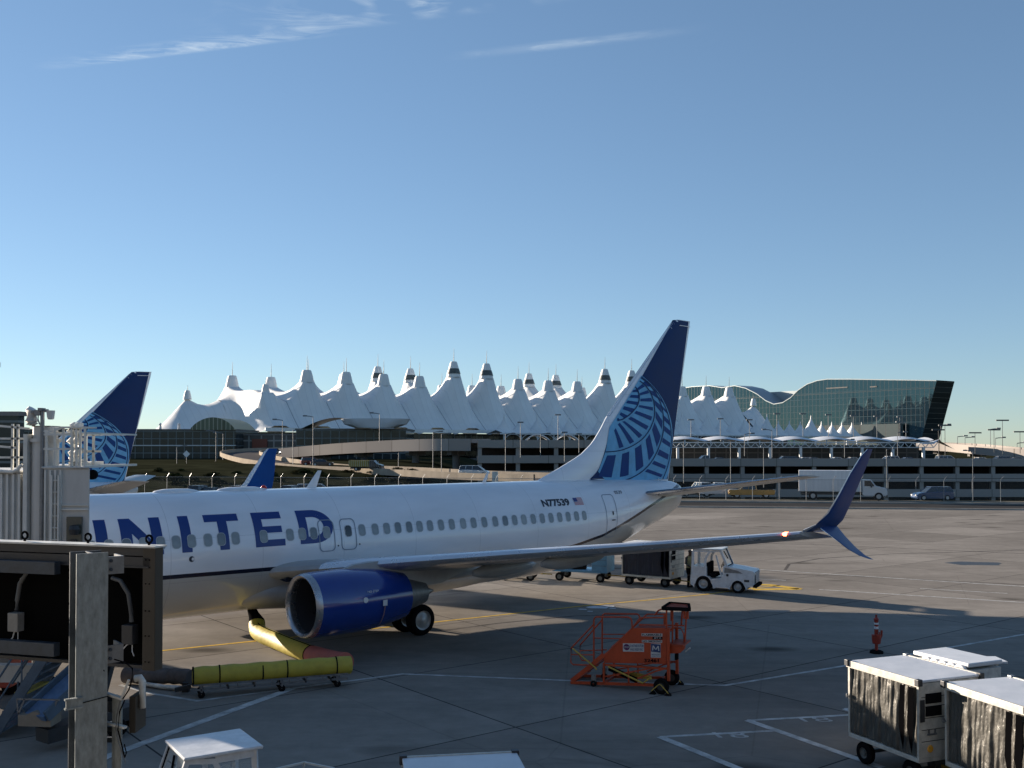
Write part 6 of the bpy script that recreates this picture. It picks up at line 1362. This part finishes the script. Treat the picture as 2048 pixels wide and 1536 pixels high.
# ---------------- baggage carts and tugs ----------------
M_cur = mat('silver_grey_curtain', (.105,.10,.088), .34, .3, var=.3, scale=5, bump=.55, bscale=10, stretch=(1,1,.55))
M_curb = mat('navy_curtain', (.010,.014,.030), .55, var=.3, scale=4, bump=.4, bscale=7)
M_foldshade = mat('black_fold_shade', (.003,.003,.0035), .8)  # near-black colour for the shade in the curtain gaps
M_cart = mat('worn_cream_cart_paint', (.52,.50,.44), .5, var=.32, scale=5, bump=.08)
M_crf = mat('cart_roof_white', (.60,.62,.65), .4, var=.12, scale=1.4, bump=.15, bscale=2)
def bag_cart(label, loc, rz, L=1.95, W_=1.55, zf=.58, zr=2.05, cur=None, gap=.0, seed=1, group=None, detail=True, sgn=''):
    """x along the curtained side, y across; the near end panel is at x = L"""
    rg = random.Random(seed); o = thing('baggage_cart', label, 'baggage cart', loc, rz, group)
    mb = MB(); mb.box(0,L,0,W_,zf-.09,zf); fl = mb.build('floor_frame', M_cart, o, bevel=.01)
    mb = MB(); mb.box(-.02,L+.02,-.02,W_+.02,zr-.05,zr); rf = mb.build('roof', M_crf, o, bevel=.015)
    for y in (-.025, W_-.03):
        mb = MB(); mb.box(-.03,L+.03,y,y+.055,zr-.13,zr+.012); mb.build('roof_edge', M_cart, rf, bevel=.006)
    for x in (-.05, L-.05):
        for y in (-.06, W_-.05): mb = MB(); mb.box(x,x+.11,y,y+.11,zr-.10,zr+.03); mb.build('corner_fitting', M_dark if y < 0 or x > 0 else M_steel, rf, bevel=.012)
    for x in (0, L-.05):
        for y in (0, W_-.05): mb = MB(); mb.box(x,x+.05,y,y+.05,zf,zr-.05); mb.build('corner_post', M_cart, o)
    for x in (L-.03,):
        mb = MB(); mb.box(x,x+.035,.05,W_-.05,zf,zr-.06); ep = mb.build('end_panel', M_cart, o)
        if detail:
            mb = MB()
            for zz_ in (.30,.52,.74,.96,1.14): mb.box(x+.035,x+.040,.06,W_-.06,zf+zz_,zf+zz_+.012)
            mb.build('panel_seam', M_dark, ep)
            for z0_ in (1.02,.78): mb = MB(); mb.box(x+.036,x+.05,.16,.55,zf+z0_,zf+z0_+.19); mb.build('dark_vent', M_black, ep)
            mb = MB(); mb.box(x+.036,x+.043,.03,.14,zf+.68,zf+1.1); mb.build('dark_strip', M_dark, ep)
            mb = MB(); mb.lathe([(0,.075),(.02,.06),(.025,0)], (x+.036,.27,zf+.16), (1,0,0), 16); mb.build('amber_reflector', M_amber, ep)
            mb = MB(); mb.box(x+.036,x+.06,.2,.42,zf+.42,zf+.45); mb.box(x+.036,x+.055,.22,.25,zf+.45,zf+.52); mb.box(x+.036,x+.055,.37,.40,zf+.45,zf+.52); mb.build('handle', M_steel, ep)
            mb = MB(); mb.prism([(x+.042,1.05,zr-.17),(x+.042,1.09,zr-.13),(x+.042,1.05,zr-.09),(x+.042,1.01,zr-.13)], (.004,0,0)); mb.build('diamond_label', M_sgb, ep)
            if sgn: 
                mb = MB(); put2d(mb, fit2d(text2d(sgn, 1, .01), 0, .25, 0, .07), lambda px_2, py_2: (x+.042, .75+px_2, zf+.16+py_2)); mb.build('panel_number', M_ink_, ep)
    mb = MB(); mb.box(0,.03,.05,W_-.05,zf,zr-.06); mb.build('end_panel', M_cart, o)
    for side, y in ((0,.012),(1,W_-.012)):
        nx_, nz2 = 110, 26; rows = []; ph = rg.uniform(0,6)
        for j in range(nz2+1):
            v = j/nz2; z = zr-.1-(zr-.1-zf-.02)*v; row = []
            for i in range(nx_+1):
                u_6 = i/nx_; x = .06+(L-.12)*u_6
                sw = .10*v*math.sin(1.4+ph)*.4
                f1 = sum(am*abs(math.sin(w_6*u_6+ph*k_6+(1.2-.5*k_6)*v*(1+.6*math.sin(u_6*7+ph))))*(.6+.8*v) for k_6, (w_6, am) in enumerate(((19,.020),(31,.018),(43,.013),(67,.009))))-.03; f2 = .018*math.sin(u_6*8+ph*2-1.2*v)*v; f3 = .004*math.sin(u_6*120+v*9)+.004*math.sin(v*17+u_6*27+ph)
                row.append((x+sw*.3*(1-abs(2*u_6-1)), y+(f1+f2+f3)*(1 if side else -1)+(.03 if side == 0 else -.03), z))
            rows.append(row)
        cu_ = MB(); cu_.grid(rows); cu_.build('curtain', cur or M_cur, o, smooth=70)
        if detail and side == 0:
            mb = MB()
            for xx, w_ in ((L-.42,.13),(L-.20,.14)): mb.poly([(xx,-.062,zr-.14),(xx+w_,-.062,zr-.14),(xx+w_-.02,-.066,zf+.35),(xx+w_*.5+.02,-.068,zf+.04),(xx-.04,-.066,zf+.55)])
            mb.build('curtain_gap_shade', M_foldshade, o)  # dark strips laid over the curtain as the shade of its deep folds
            mb = MB(); mb.box(.0,.03,-.06,-.02,zf+.72,zf+.80); mb.box(.01,.07,-.05,-.03,zf+.74,zf+.77); mb.build('latch', M_steel, o)
    for x, n_ in ((.33,0),(L-.33,1)):
        mb = MB(); mb.beam((x,.18,.24),(x,W_-.18,.24),.07,.07); mb.beam((x,W_/2,.24),(x,W_/2,zf-.08),.3,.2); mb.build('axle', M_dark, o)
        for y in (.16, W_-.16):
            mb = MB(); mb.lathe([(-.07,.11),(-.07,.2),(-.045,.225),(.045,.225),(.07,.2),(.07,.11)], (x,y,.225), (0,1,0), 22); t_ = mb.build('wheel', M_black, o, smooth=40); mb = MB(); mb.lathe([(-.06,0),(-.06,.05),(-.03,.06),(-.055,.125),(.055,.125),(.03,.06),(.06,.05),(.06,0)], (x,y,.225), (0,1,0), 16); mb.build('rim', M_grimy, t_)
    mb = MB(); mb.beam((L-.2,W_/2,.3),(L+.75,W_/2,.26),.07,.05); mb.build('tow_bar', M_yelg, o)
    return o
M_ink_ = M_black; M_grimy = mat('grimy_rim', (.11,.115,.11), .6, var=.3, scale=8); M_yelg = mat('grimy_yellow', (.30,.20,.03), .6, var=.3, scale=6)
bag_cart('cream baggage cart with crinkled silver curtain and full end panel, left near cart', (6.98,20.86,0), R(-68), seed=3, sgn='P6')
bag_cart('cream baggage cart with silver curtain cut by the right edge, nearest at the lower right', (8.16,18.95,0), R(-73), seed=9, L=2.0)
bag_cart('baggage cart with pale rumpled roof cut off by the bottom edge', (.05,14.62,0), R(189), seed=5, L=1.62, W_=2.1)
c3 = bag_cart('white baggage cart with dark navy curtain hitched behind the tug', (5.2,47.55,0), R(-33), L=2.5, W_=1.6, zr=1.98, zf=.5, cur=M_curb, seed=2, detail=True)
M_bcart = mat('blue_cart_paint', (.055,.17,.30), .5, var=.25, scale=3)
b4 = thing('open_baggage_cart', 'open blue flatbed baggage cart with one raised end wall, carrying bags', 'baggage cart', (1.95,48.9,0), R(-20))
mb = MB(); mb.box(0,2.75,0,1.5,.46,.56); mb.build('flatbed', M_bcart, b4, bevel=.01)
mb = MB(); mb.box(2.0,2.05,0,1.5,.56,1.95); mb.box(2.7,2.75,0,1.5,.56,1.95); mb.box(2.0,2.75,1.46,1.5,.56,1.95); mb.box(2.05,2.7,.0,.04,.56,1.95); wl_ = mb.build('end_wall', M_bcart, b4, bevel=.01)
mb = MB(); put2d(mb, fit2d(text2d('A22', 1, .02), 0, .42, 0, .26), lambda x, y: (2.08+x, -.012, 1.6+y)); mb.build('lettering', M_white, wl_)
mb = MB(); mb.box(-.04,0,0,1.5,.5,.85); mb.build('stop_rail', M_bcart, b4)
mb = MB()
for k in range(4): mb.box(2.05,2.72,-.006,-.001,.8+k*.27,.815+k*.27)
mb.build('panel_seam', M_dark, wl_)
def cart_wheels(o, L, W_, x0=.35, r_=.21):
    for x in (x0, L-x0):
        mb = MB(); mb.beam((x,.15,.22),(x,W_-.15,.22),.07,.07); mb.beam((x,W_/2,.22),(x,W_/2,.47),.3,.2); mb.build('axle', M_dark, o)
        for y in (.12, W_-.12):
            mb = MB(); mb.lathe([(-.07,r_*.5),(-.07,r_*.9),(-.04,r_),(.04,r_),(.07,r_*.9),(.07,r_*.5)], (x,y,r_), (0,1,0), 20); t_ = mb.build('wheel', M_black, o, smooth=40); mb = MB(); mb.lathe([(-.06,0),(-.06,r_*.55),(.06,r_*.55),(.06,0)], (x,y,r_), (0,1,0), 14); mb.build('rim', M_grimy, t_)
cart_wheels(b4, 2.75, 1.5)
mb = MB(); mb.beam((2.6,.75,.3),(3.5,.75,.27),.06,.05); mb.build('tow_bar', M_yelg, b4)
bx_ = Matrix.Translation((1.95,48.9,0)) @ Matrix.Rotation(R(-20), 4, 'Z')
p = bx_ @ Vector((1.3,.3,.56)); sc_ = thing('suitcase', 'black suitcase standing on the open blue cart', 'suitcase', tuple(p), R(-10))
mb = MB(); mb.box(-.35,.33,0,.4,.0,.5); mb.build('case', M_black, sc_, bevel=.05); mb = MB(); mb.tube([(.1,.2,.5),(.1,.2,.56),(.3,.2,.56),(.3,.2,.5)], .012, 6); mb.build('handle', M_steel, sc_)
p = bx_ @ Vector((.6,.5,.56)); sc_ = thing('wrapped_bag', 'pale wrapped bag lying on the open blue cart beside the suitcase', 'bag', tuple(p), R(-10))
mb = MB(); mb.loft([[(x,.28*e*math.cos(a),.22+.22*e*math.sin(a)) for a in [2*math.pi*q/14 for q in range(14)]] for x, e in ((-.45,.25),(-.4,.8),(-.15,1),(.2,.95),(.42,.8),(.48,.2))]); mb.build('bag_body', mat('pale_wrap', (.40,.39,.36), .6, var=.2, scale=6, bump=.3), sc_, smooth=60); mb = MB(); mb.tube([(-.1,-.1,.42),(0,-.1,.48),(.1,-.1,.42)], .012, 6); mb.build('bag_handle', M_dark, sc_)
b5 = thing('flat_dolly', 'low empty dolly behind the blue cart, half hidden by the fuselage', 'dolly', (-.6,48.9,0), R(-8)); mb = MB(); mb.box(0,1.75,0,1.4,.42,.5); mb.build('deck', M_whited, b5); cart_wheels(b5, 1.75, 1.4, .25); mb = MB(); mb.beam((1.6,.7,.3),(2.5,.7,.27),.06,.05); mb.build('tow_bar', M_yelg, b5)
# tug
M_tug = mat('tug_white_paint', (.60,.62,.64), .4, var=.2, scale=4, coat=.2)
def tug(name, label, loc, rz, scale=1.0):
    o = thing(name, label, 'baggage tug', loc, rz); o.scale = (scale,)*3; Wt = .66
    def arch(cx, r_, n=10): return [(cx+r_*math.cos(math.pi*k/n), .14+max(0, r_*math.sin(math.pi*k/n))) for k in range(n+1)]
    prof = [(-1.32,.28),(-1.22,.22)]+[(x, z) for x, z in reversed(arch(-.75,.42))]+[(-.2,.2),(.28,.2)]+[(x, z) for x, z in reversed(arch(.75,.34))]+[(1.2,.3),(1.42,.34),(1.45,.92),(1.38,.98),(.85,1.06),(.30,1.12),(.12,1.14),(.08,.62),(-.42,.56),(-.50,.66),(-1.30,.74),(-1.34,.5)]
    mb = MB(); mb.loft([[(x, y, z) for x, z in prof] for y in (-Wt, -Wt+.03, Wt-.03, Wt)]); body = mb.build('body', M_tug, o, smooth=25)
    mb = MB(); mb.box(1.38,1.56,-Wt,Wt,.27,.40); mb.build('bumper', M_black, o, bevel=.02)
    mb = MB(); mb.box(1.45,1.47,-.42,.42,.44,.92); gr = mb.build('grille', M_dark, body)
    mb = MB()
    for k in range(9): mb.box(1.468,1.482,-.40+k*.1-.012,-.40+k*.1+.012,.45,.91)
    for k in range(6): mb.box(1.468,1.48,-.42,.42,.48+k*.08,.494+k*.08)
    mb.build('grille_bars', M_tug, gr)
    for sy in (-1, 1):
        mb = MB(); mb.lathe([(0,.055),(.03,.05),(.035,0)], (1.45,sy*.53,.86), (1,0,0), 12); mb.build('headlight', M_light, body)
        for x, r_ in ((-.75,.34),(.75,.275)):
            mb = MB(); mb.lathe([(-.1,r_*.6),(-.1,r_*.9),(-.06,r_),(.06,r_),(.1,r_*.9),(.1,r_*.6)], (x,sy*(Wt-.06),r_), (0,1,0), 26); t_ = mb.build('wheel', M_black, o, smooth=40)
            mb = MB(); mb.lathe([(-.09,0),(-.09,r_*.18),(-.05,r_*.2),(-.03,r_*.45),(-.085,r_*.62),(.085,r_*.62),(.03,r_*.45),(.05,r_*.2),(.09,r_*.18),(.09,0)], (x,sy*(Wt-.06),r_), (0,1,0), 20); mb.build('rim', M_rim, t_, smooth=40)
        mb = MB(); mb.beam((.28,sy*(Wt-.05),1.12),(-.02,sy*(Wt-.08),1.82),.05,.09); mb.beam((-1.26,sy*(Wt-.05),.74),(-1.22,sy*(Wt-.08),1.82),.08,.1); mb.beam((-.72,sy*(Wt-.05),.72),(-.66,sy*(Wt-.07),1.45),.05,.09); mb.beam((-.66,sy*(Wt-.07),1.45),(-.5,sy*(Wt-.08),1.72),.05,.09); mb.beam((-.5,sy*(Wt-.08),1.74),(-.02,sy*(Wt-.08),1.8),.05,.08); mb.beam((-1.25,sy*(Wt-.07),1.76),(-.5,sy*(Wt-.08),1.76),.05,.1); mb.beam((.06,sy*(Wt-.03),.6),(-.20,sy*(Wt-.05),1.6),.04,.06); mb.build('cab_frame', M_tug, o)
        mb = MB(); mb.poly([(-1.2,sy*(Wt-.06),1.1),(-.72,sy*(Wt-.06),1.1),(-.68,sy*(Wt-.07),1.5),(-.6,sy*(Wt-.07),1.68),(-1.2,sy*(Wt-.08),1.68)]); mb.build('side_window', M_glz, o)
    mb = MB(); mb.box(-1.28,-.62,-Wt+.03,Wt-.03,.66,1.08); mb.build('rear_bulkhead', M_tug, body)
    mb = MB(); mb.box(-1.36,.06,-Wt-.01,Wt+.01,1.82,1.87); rf_ = mb.build('roof', M_tug, o, bevel=.02)
    mb = MB(); mb.poly([(.25,-Wt+.08,1.14),(.25,Wt-.08,1.14),(-.02,Wt-.1,1.80),(-.02,-Wt+.1,1.80)]); mb.build('windscreen', M_glz, o)
    mb = MB()
    for a, b_ in (((.27,-Wt+.06,1.13),(.27,Wt-.06,1.13)),((-.01,-Wt+.09,1.81),(-.01,Wt-.09,1.81)),((.27,-Wt+.06,1.13),(-.01,-Wt+.09,1.81)),((.27,Wt-.06,1.13),(-.01,Wt-.09,1.81)),((.03,-.1,1.75),(.17,.12,1.4))): mb.beam(a,b_,.035,.03)
    mb.build('windscreen_frame', M_black, o)
    mb = MB(); mb.box(-.62,-.22,-.5,-.05,.62,.78); mb.box(-.66,-.54,-.5,-.05,.78,1.25); mb.box(-.62,-.22,.05,.5,.62,.78); mb.box(-.66,-.54,.05,.5,.78,1.25); mb.build('seat', M_black, o, bevel=.04)
    mb = MB(); mb.tube([(.02+.05*math.sin(k*math.pi/8),-.28+.16*math.cos(k*math.pi/8),1.18+.14*math.sin(k*math.pi/8)) for k in range(17)], .014, 6); mb.tube([(.02,-.28,1.18),(.16,-.28,1.05)], .02, 6); mb.build('steering_wheel', M_black, o)
    mb = MB(); mb.poly([(.16,-Wt-.004,.86),(.98,-Wt-.004,.86),(.72,-Wt-.004,.98),(.18,-Wt-.004,1.08)]); mb.build('side_vent', M_steel, body)
    mb = MB(); mb.lathe([(0,.06),(.008,.06)], (.3,-Wt-.002,.76), (0,-1,0), 14); mb.poly([(.3+.058*math.cos(k*.6),-Wt-.011,.76+.058*math.sin(k*.6)) for k in range(10)]); mb.poly([(1.02,-Wt-.005,.5),(1.24,-Wt-.005,.5),(1.24,-Wt-.005,.6),(1.02,-Wt-.005,.6)]); mb.build('dark_badge', M_dark, body)
    mb = MB(); mb.box(-1.48,-1.3,-.1,.1,.3,.42); mb.build('hitch', M_dark, o)
    return o
M_glz = bpy.data.materials.new('clear_glazing'); M_glz.use_nodes = True; b = bsdf(M_glz); b.inputs['Base Color'].default_value = (.6,.68,.7,1); b.inputs['Roughness'].default_value = .05; b.inputs['Alpha'].default_value = .28
tug('baggage_tug', 'white baggage tug with glazed cab pulling the cart train under the wing', (9.62,45.55,0), R(-24), 1.03)
A_, B_, C_, D_ = G(315,1485,1.93), G(418,1505,1.93), G(539,1485,1.93), G(437,1465,1.93); cen = (A_+B_+C_+D_)/4; ax_ = (C_-B_).normalized()
tg2 = tug('baggage_tug', 'white roofed baggage tug cut off by the bottom edge, lower left', (cen.x-ax_.x*.0, cen.y, 0), math.atan2(ax_.y, ax_.x)+math.pi, 1.03)
tg2.location = Vector((cen.x, cen.y, 0))-Vector((math.cos(tg2.rotation_euler.z), math.sin(tg2.rotation_euler.z), 0))*(-.65*1.03)
tg2.scale = (.84,.84,1.03)
tg2.location = Vector((cen.x, cen.y, 0))+Vector((math.cos(tg2.rotation_euler.z), math.sin(tg2.rotation_euler.z), 0))*(.65*.84)
# low windscreen frame glimpsed at the bottom edge
o = thing('tow_tractor', 'low tow tractor whose pale windscreen rail just shows at the bottom edge', 'tractor', tuple(G(600,1620)-Vector((0,0,0)))); OM = Matrix.Translation(-G(600,1620)); zq = 1.35
mb = MB(OM); q0, q1, q2, q3 = G(552,1538,zq), G(608,1525,zq), G(668,1537,zq), G(612,1556,zq)
for a, b_ in ((q0,q1),(q1,q2),(q2,q3),(q3,q0)): mb.beam(a,b_,.03,.03)
for q in (q0,q1,q2,q3): mb.beam(q, (q.x,q.y,.6), .03, .03)
mb.build('cab_frame', M_jb2, o)
ct = (q0+q1+q2+q3)/4; mb = MB(OM); mb.box(ct.x-.6,ct.x+.6,ct.y-.9,ct.y+.35,.25,.8); mb.build('body', M_tug, o, bevel=.05)
mb = MB(OM); mb.box(ct.x-.18,ct.x+.1,ct.y+.05,ct.y+.2,.8,1.3); mb.build('seat', M_black, o, bevel=.03)
for dx in (-.55,.55):
    for dy in (-.6,.2): mb = MB(OM); mb.cyl((ct.x+dx-.07,ct.y+dy,.24),(ct.x+dx+.07,ct.y+dy,.24),.24,18); mb.build('wheel', M_black, o, smooth=40)
# equipment cart behind the near carts
E0, E1, E2, E3 = G(1826,1302,1.95), G(1910,1322,1.95), G(1955,1317,1.95), G(1873,1299,1.95)
ug = thing('ground_power_cart', 'white equipment cart with slab roof, coiled hose and gauge panel behind the near carts', 'equipment cart', (E0.x,E0.y,0)); UM = Matrix.Translation((-E0.x,-E0.y,0))
ux = (E1-E0).normalized(); uy = Vector((-ux.y, ux.x, 0)); LU = (E1-E0).length+.35; WU = 1.0
def UP(x, y, z): return E0+ux*x+uy*y+Vector((0,0,z-1.95))
mb = MB(UM); mb.prism([UP(0,0,1.87),UP(LU,0,1.87),UP(LU,WU,1.87),UP(0,WU,1.87)], (0,0,.09)); mb.build('slab_roof', M_white, ug, bevel=.02)
mb = MB(UM); mb.prism([UP(.05,.05,.45),UP(LU,.05,.45),UP(LU,WU-.05,.45),UP(.05,WU-.05,.45)], (0,0,1.36)); mb.build('body', M_whited, ug)
mb = MB(UM)
for k in range(5): mb.tube([UP(.45+k*.22+.16*math.cos(a),-.05-.03*k*0,1.72+.16*math.sin(a)) for a in [math.pi*q/10 for q in range(-2,13)]], .045, 8)
mb.build('coiled_hose', M_white, ug, smooth=50)
mb = MB(UM)
for k in range(4): mb.tube([UP(.55+k*.22+.2*math.cos(a),-.07,1.66+.18*math.sin(a)) for a in [math.pi*q/10 for q in range(0,11)]], .012, 6)
mb.build('black_cable', M_black, ug)
g0_ = G(1975,1321,1.85)
mb = MB(UM); mb.box(g0_.x-.28,g0_.x+.34,g0_.y-.2,g0_.y+.35,1.83,1.87); mb.build('panel_hood', M_white, ug)
mb = MB(UM); mb.box(g0_.x-.24,g0_.x+.2,g0_.y-.1,g0_.y+.3,.9,1.83); pn = mb.build('gauge_panel', M_whited, ug)
for dx in (-.15,.0,.1): mb = MB(UM); mb.lathe([(0,.055),(.02,.05),(.022,0)], (g0_.x+dx,g0_.y-.1,1.72), (0,-1,0), 14); mb.build('gauge', M_dark, pn)
mb = MB(UM); mb.box(g0_.x-.02,g0_.x+.34,g0_.y-.18,g0_.y+.3,.95,1.35); mb.build('dark_equipment', mat('dark_green_equipment', (.015,.04,.03), .5), ug, bevel=.02)
for dx, dy in ((.3,.1),(.3,.9),(LU-.3,.1),(LU-.3,.9)): mb = MB(UM); p = UP(dx,dy,.22); mb.cyl(p-uy*.07, p+uy*.07, .22, 18); mb.build('wheel', M_black, ug, smooth=40)
# ---------------- person between cart and tug ----------------
def person(label, loc, rz, vest, cap_):
    o = thing('person', label, 'person', loc, rz)
    J = {'pel':(0,0,.92),'sp':(.0,0,1.12),'ch':(.01,0,1.34),'nk':(.02,0,1.46),'hd':(.04,0,1.58),'ht':(.04,0,1.67),
         'hl':(0,.10,.88),'kl':(.03,.12,.48),'al':(-.02,.12,.08),'fl':(.13,.13,.04),'hr':(0,-.10,.88),'kr':(.06,-.12,.48),'ar':(.02,-.12,.08),'fr':(.17,-.13,.04),
         'sl':(.0,.19,1.38),'el':(-.02,.25,1.10),'wl':(.12,.24,.88),'pl':(.16,.235,.82),'sr':(.0,-.19,1.38),'er':(.02,-.26,1.11),'wr':(.20,-.22,.98),'pr':(.26,-.21,.95)}
    Rr = {'pel':.13,'sp':.125,'ch':.145,'nk':.055,'hd':.085,'ht':.07,'hl':.095,'kl':.06,'al':.042,'fl':.035,'hr':.095,'kr':.06,'ar':.042,'fr':.035,'sl':.06,'el':.042,'wl':.028,'pl':.03,'sr':.06,'er':.042,'wr':.028,'pr':.03}
    Ed = [('pel','sp'),('sp','ch'),('ch','nk'),('nk','hd'),('hd','ht'),('pel','hl'),('hl','kl'),('kl','al'),('al','fl'),('pel','hr'),('hr','kr'),('kr','ar'),('ar','fr'),('ch','sl'),('sl','el'),('el','wl'),('wl','pl'),('ch','sr'),('sr','er'),('er','wr'),('wr','pr')]
    for side, base in (('l','pl'),('r','pr')):
        bx0, by0, bz0 = J[base]; sg = 1 if side == 'l' else -1; dn = (0,-1) if side == 'l' else (1,0)
        for f_ in range(4):
            a = '%sf%d' % (side, f_); L1 = (.034,.040,.037,.030)[f_]; off = (f_-1.5)*.018
            if side == 'l': J[a+'a'] = (bx0+off+.01, by0, bz0-.045); J[a+'b'] = (bx0+off+.015, by0-.006*sg, bz0-.045-L1); J[a+'c'] = (bx0+off+.005, by0-.02*sg, bz0-.07-L1)
            else: J[a+'a'] = (bx0+.045, by0, bz0-off); J[a+'b'] = (bx0+.045+L1, by0+.004, bz0-off-.008); J[a+'c'] = (bx0+.06+L1, by0+.012, bz0-off-.03)
            for s_, r_ in (('a',.0095),('b',.0085),('c',.007)): Rr[a+s_] = r_
            Ed += [(base, a+'a'),(a+'a', a+'b'),(a+'b', a+'c')]
        t_ = side+'t'; J[t_+'a'] = (bx0+.03, by0-.025*sg, bz0-.01); J[t_+'b'] = (bx0+.045, by0-.035*sg, bz0-.035); Rr[t_+'a'] = .011; Rr[t_+'b'] = .009; Ed += [(base, t_+'a'),(t_+'a', t_+'b')]
    keys = list(J); me = bpy.data.meshes.new('body'); me.from_pydata([J[k] for k in keys], [(keys.index(a), keys.index(b_)) for a, b_ in Ed], [])
    ob = bpy.data.objects.new('body', me); C.objects.link(ob); md = ob.modifiers.new('skin', 'SKIN'); bpy.context.view_layer.update()
    sv = me.skin_vertices[0].data if me.skin_vertices else None
    if sv is None:
        bm = bmesh.new(); bm.from_mesh(me); ly = bm.verts.layers.skin.verify(); bm.to_mesh(me); bm.free(); sv = me.skin_vertices[0].data
    for i, k in enumerate(keys): sv[i].radius = (Rr[k], Rr[k]); sv[i].use_root = (k == 'pel')
    ob.modifiers.new('sub', 'SUBSURF').levels = 1; ob.modifiers['sub'].render_levels = 1
    m_sk = mat('skin', (.10,.055,.035), .6); me.materials.append(m_sk); ob.parent = o
    mb = MB()
    for y, z, r_, sq in ((0,0,0,0),): pass
    rings = [[(x0+rx*math.cos(a), ry*math.sin(a), z) for a in [2*math.pi*q/20 for q in range(20)]] for z, x0, rx, ry in ((.86,0,.135,.185),(.95,0,.14,.19),(1.1,0,.135,.175),(1.25,.01,.15,.2),(1.36,.01,.14,.215),(1.42,.015,.10,.16),(1.45,.02,.07,.08))]
    mb.loft(rings); mb.build('vest', vest, o, smooth=60)
    mb = MB()
    for s_, kn, an, hp in ((1,'kl','al','hl'),(-1,'kr','ar','hr')): mb.tube([J[hp], tuple((Vector(J[hp])+Vector(J[kn]))/2), J[kn], J[an]], [.115,.10,.078,.068], 14)
    mb.lathe([(.8,.12),(.86,.15),(.93,.15),(.96,.13)], (0,0,0), (0,0,1), 16); mb.build('trousers', M_black, o, smooth=60)
    mb = MB()
    for s_, a_, b_2 in ((1,'sl','el'),(-1,'sr','er')): mb.tube([J[a_], J[b_2], J['wl' if s_ > 0 else 'wr']], [.075,.055,.042], 12)
    mb.build('sleeves', vest if False else M_dark, o, smooth=60)
    mb = MB(); mb.lathe([(1.615,.098),(1.65,.1),(1.69,.085),(1.715,.05),(1.722,0)], (.035,0,0), (0,0,1), 18); mb.prism([(.10,-.07,1.62),(.20,-.05,1.605),(.21,0,1.603),(.20,.05,1.605),(.10,.07,1.62)], (0,0,.012)); mb.build('cap', cap_, o, smooth=50)
    for s_ in (-1, 1):
        mb = MB(); mb.lathe([(0,.012),(.004,.009),(.006,0)], (.118,s_*.032,1.59), (1,0,0), 8); mb.build('eye', M_black, ob)
    mb = MB(); mb.loft([[(.115,-.012,1.575),(.115,.012,1.575),(.118,0,1.60)],[(.142,-.008,1.555),(.142,.008,1.555),(.135,0,1.57)]]); mb.build('nose', m_sk, ob)
    mb = MB(); mb.box(.112,.12,-.022,.022,1.528,1.536); mb.build('mouth', mat('lips', (.08,.03,.025), .5), ob)
    for s_ in (-1, 1): mb = MB(); mb.lathe([(-.01,.02),(.012,.026),(.014,0)], (.03,s_*.088,1.575), (0,s_,0), 8); mb.build('ear', m_sk, ob)
    for s_, k in ((1,'fl'),(-1,'fr')): mb = MB(); mb.loft([[(J[k][0]-.2+x, J[k][1]+w_*math.cos(a), .045+h_*math.sin(a)) for a in [2*math.pi*q/10 for q in range(10)]] for x, w_, h_ in ((0,.03,.035),(.04,.045,.045),(.16,.048,.042),(.26,.04,.025),(.28,.02,.015))]); mb.build('shoe', M_black, o, smooth=50)
    return o
person('ground worker in dark cap and yellow vest standing between the navy cart and the tug', (8.28,46.7,0), R(-55), mat('hi_vis_vest', (.30,.29,.15), .6, var=.2, scale=9), M_dark)
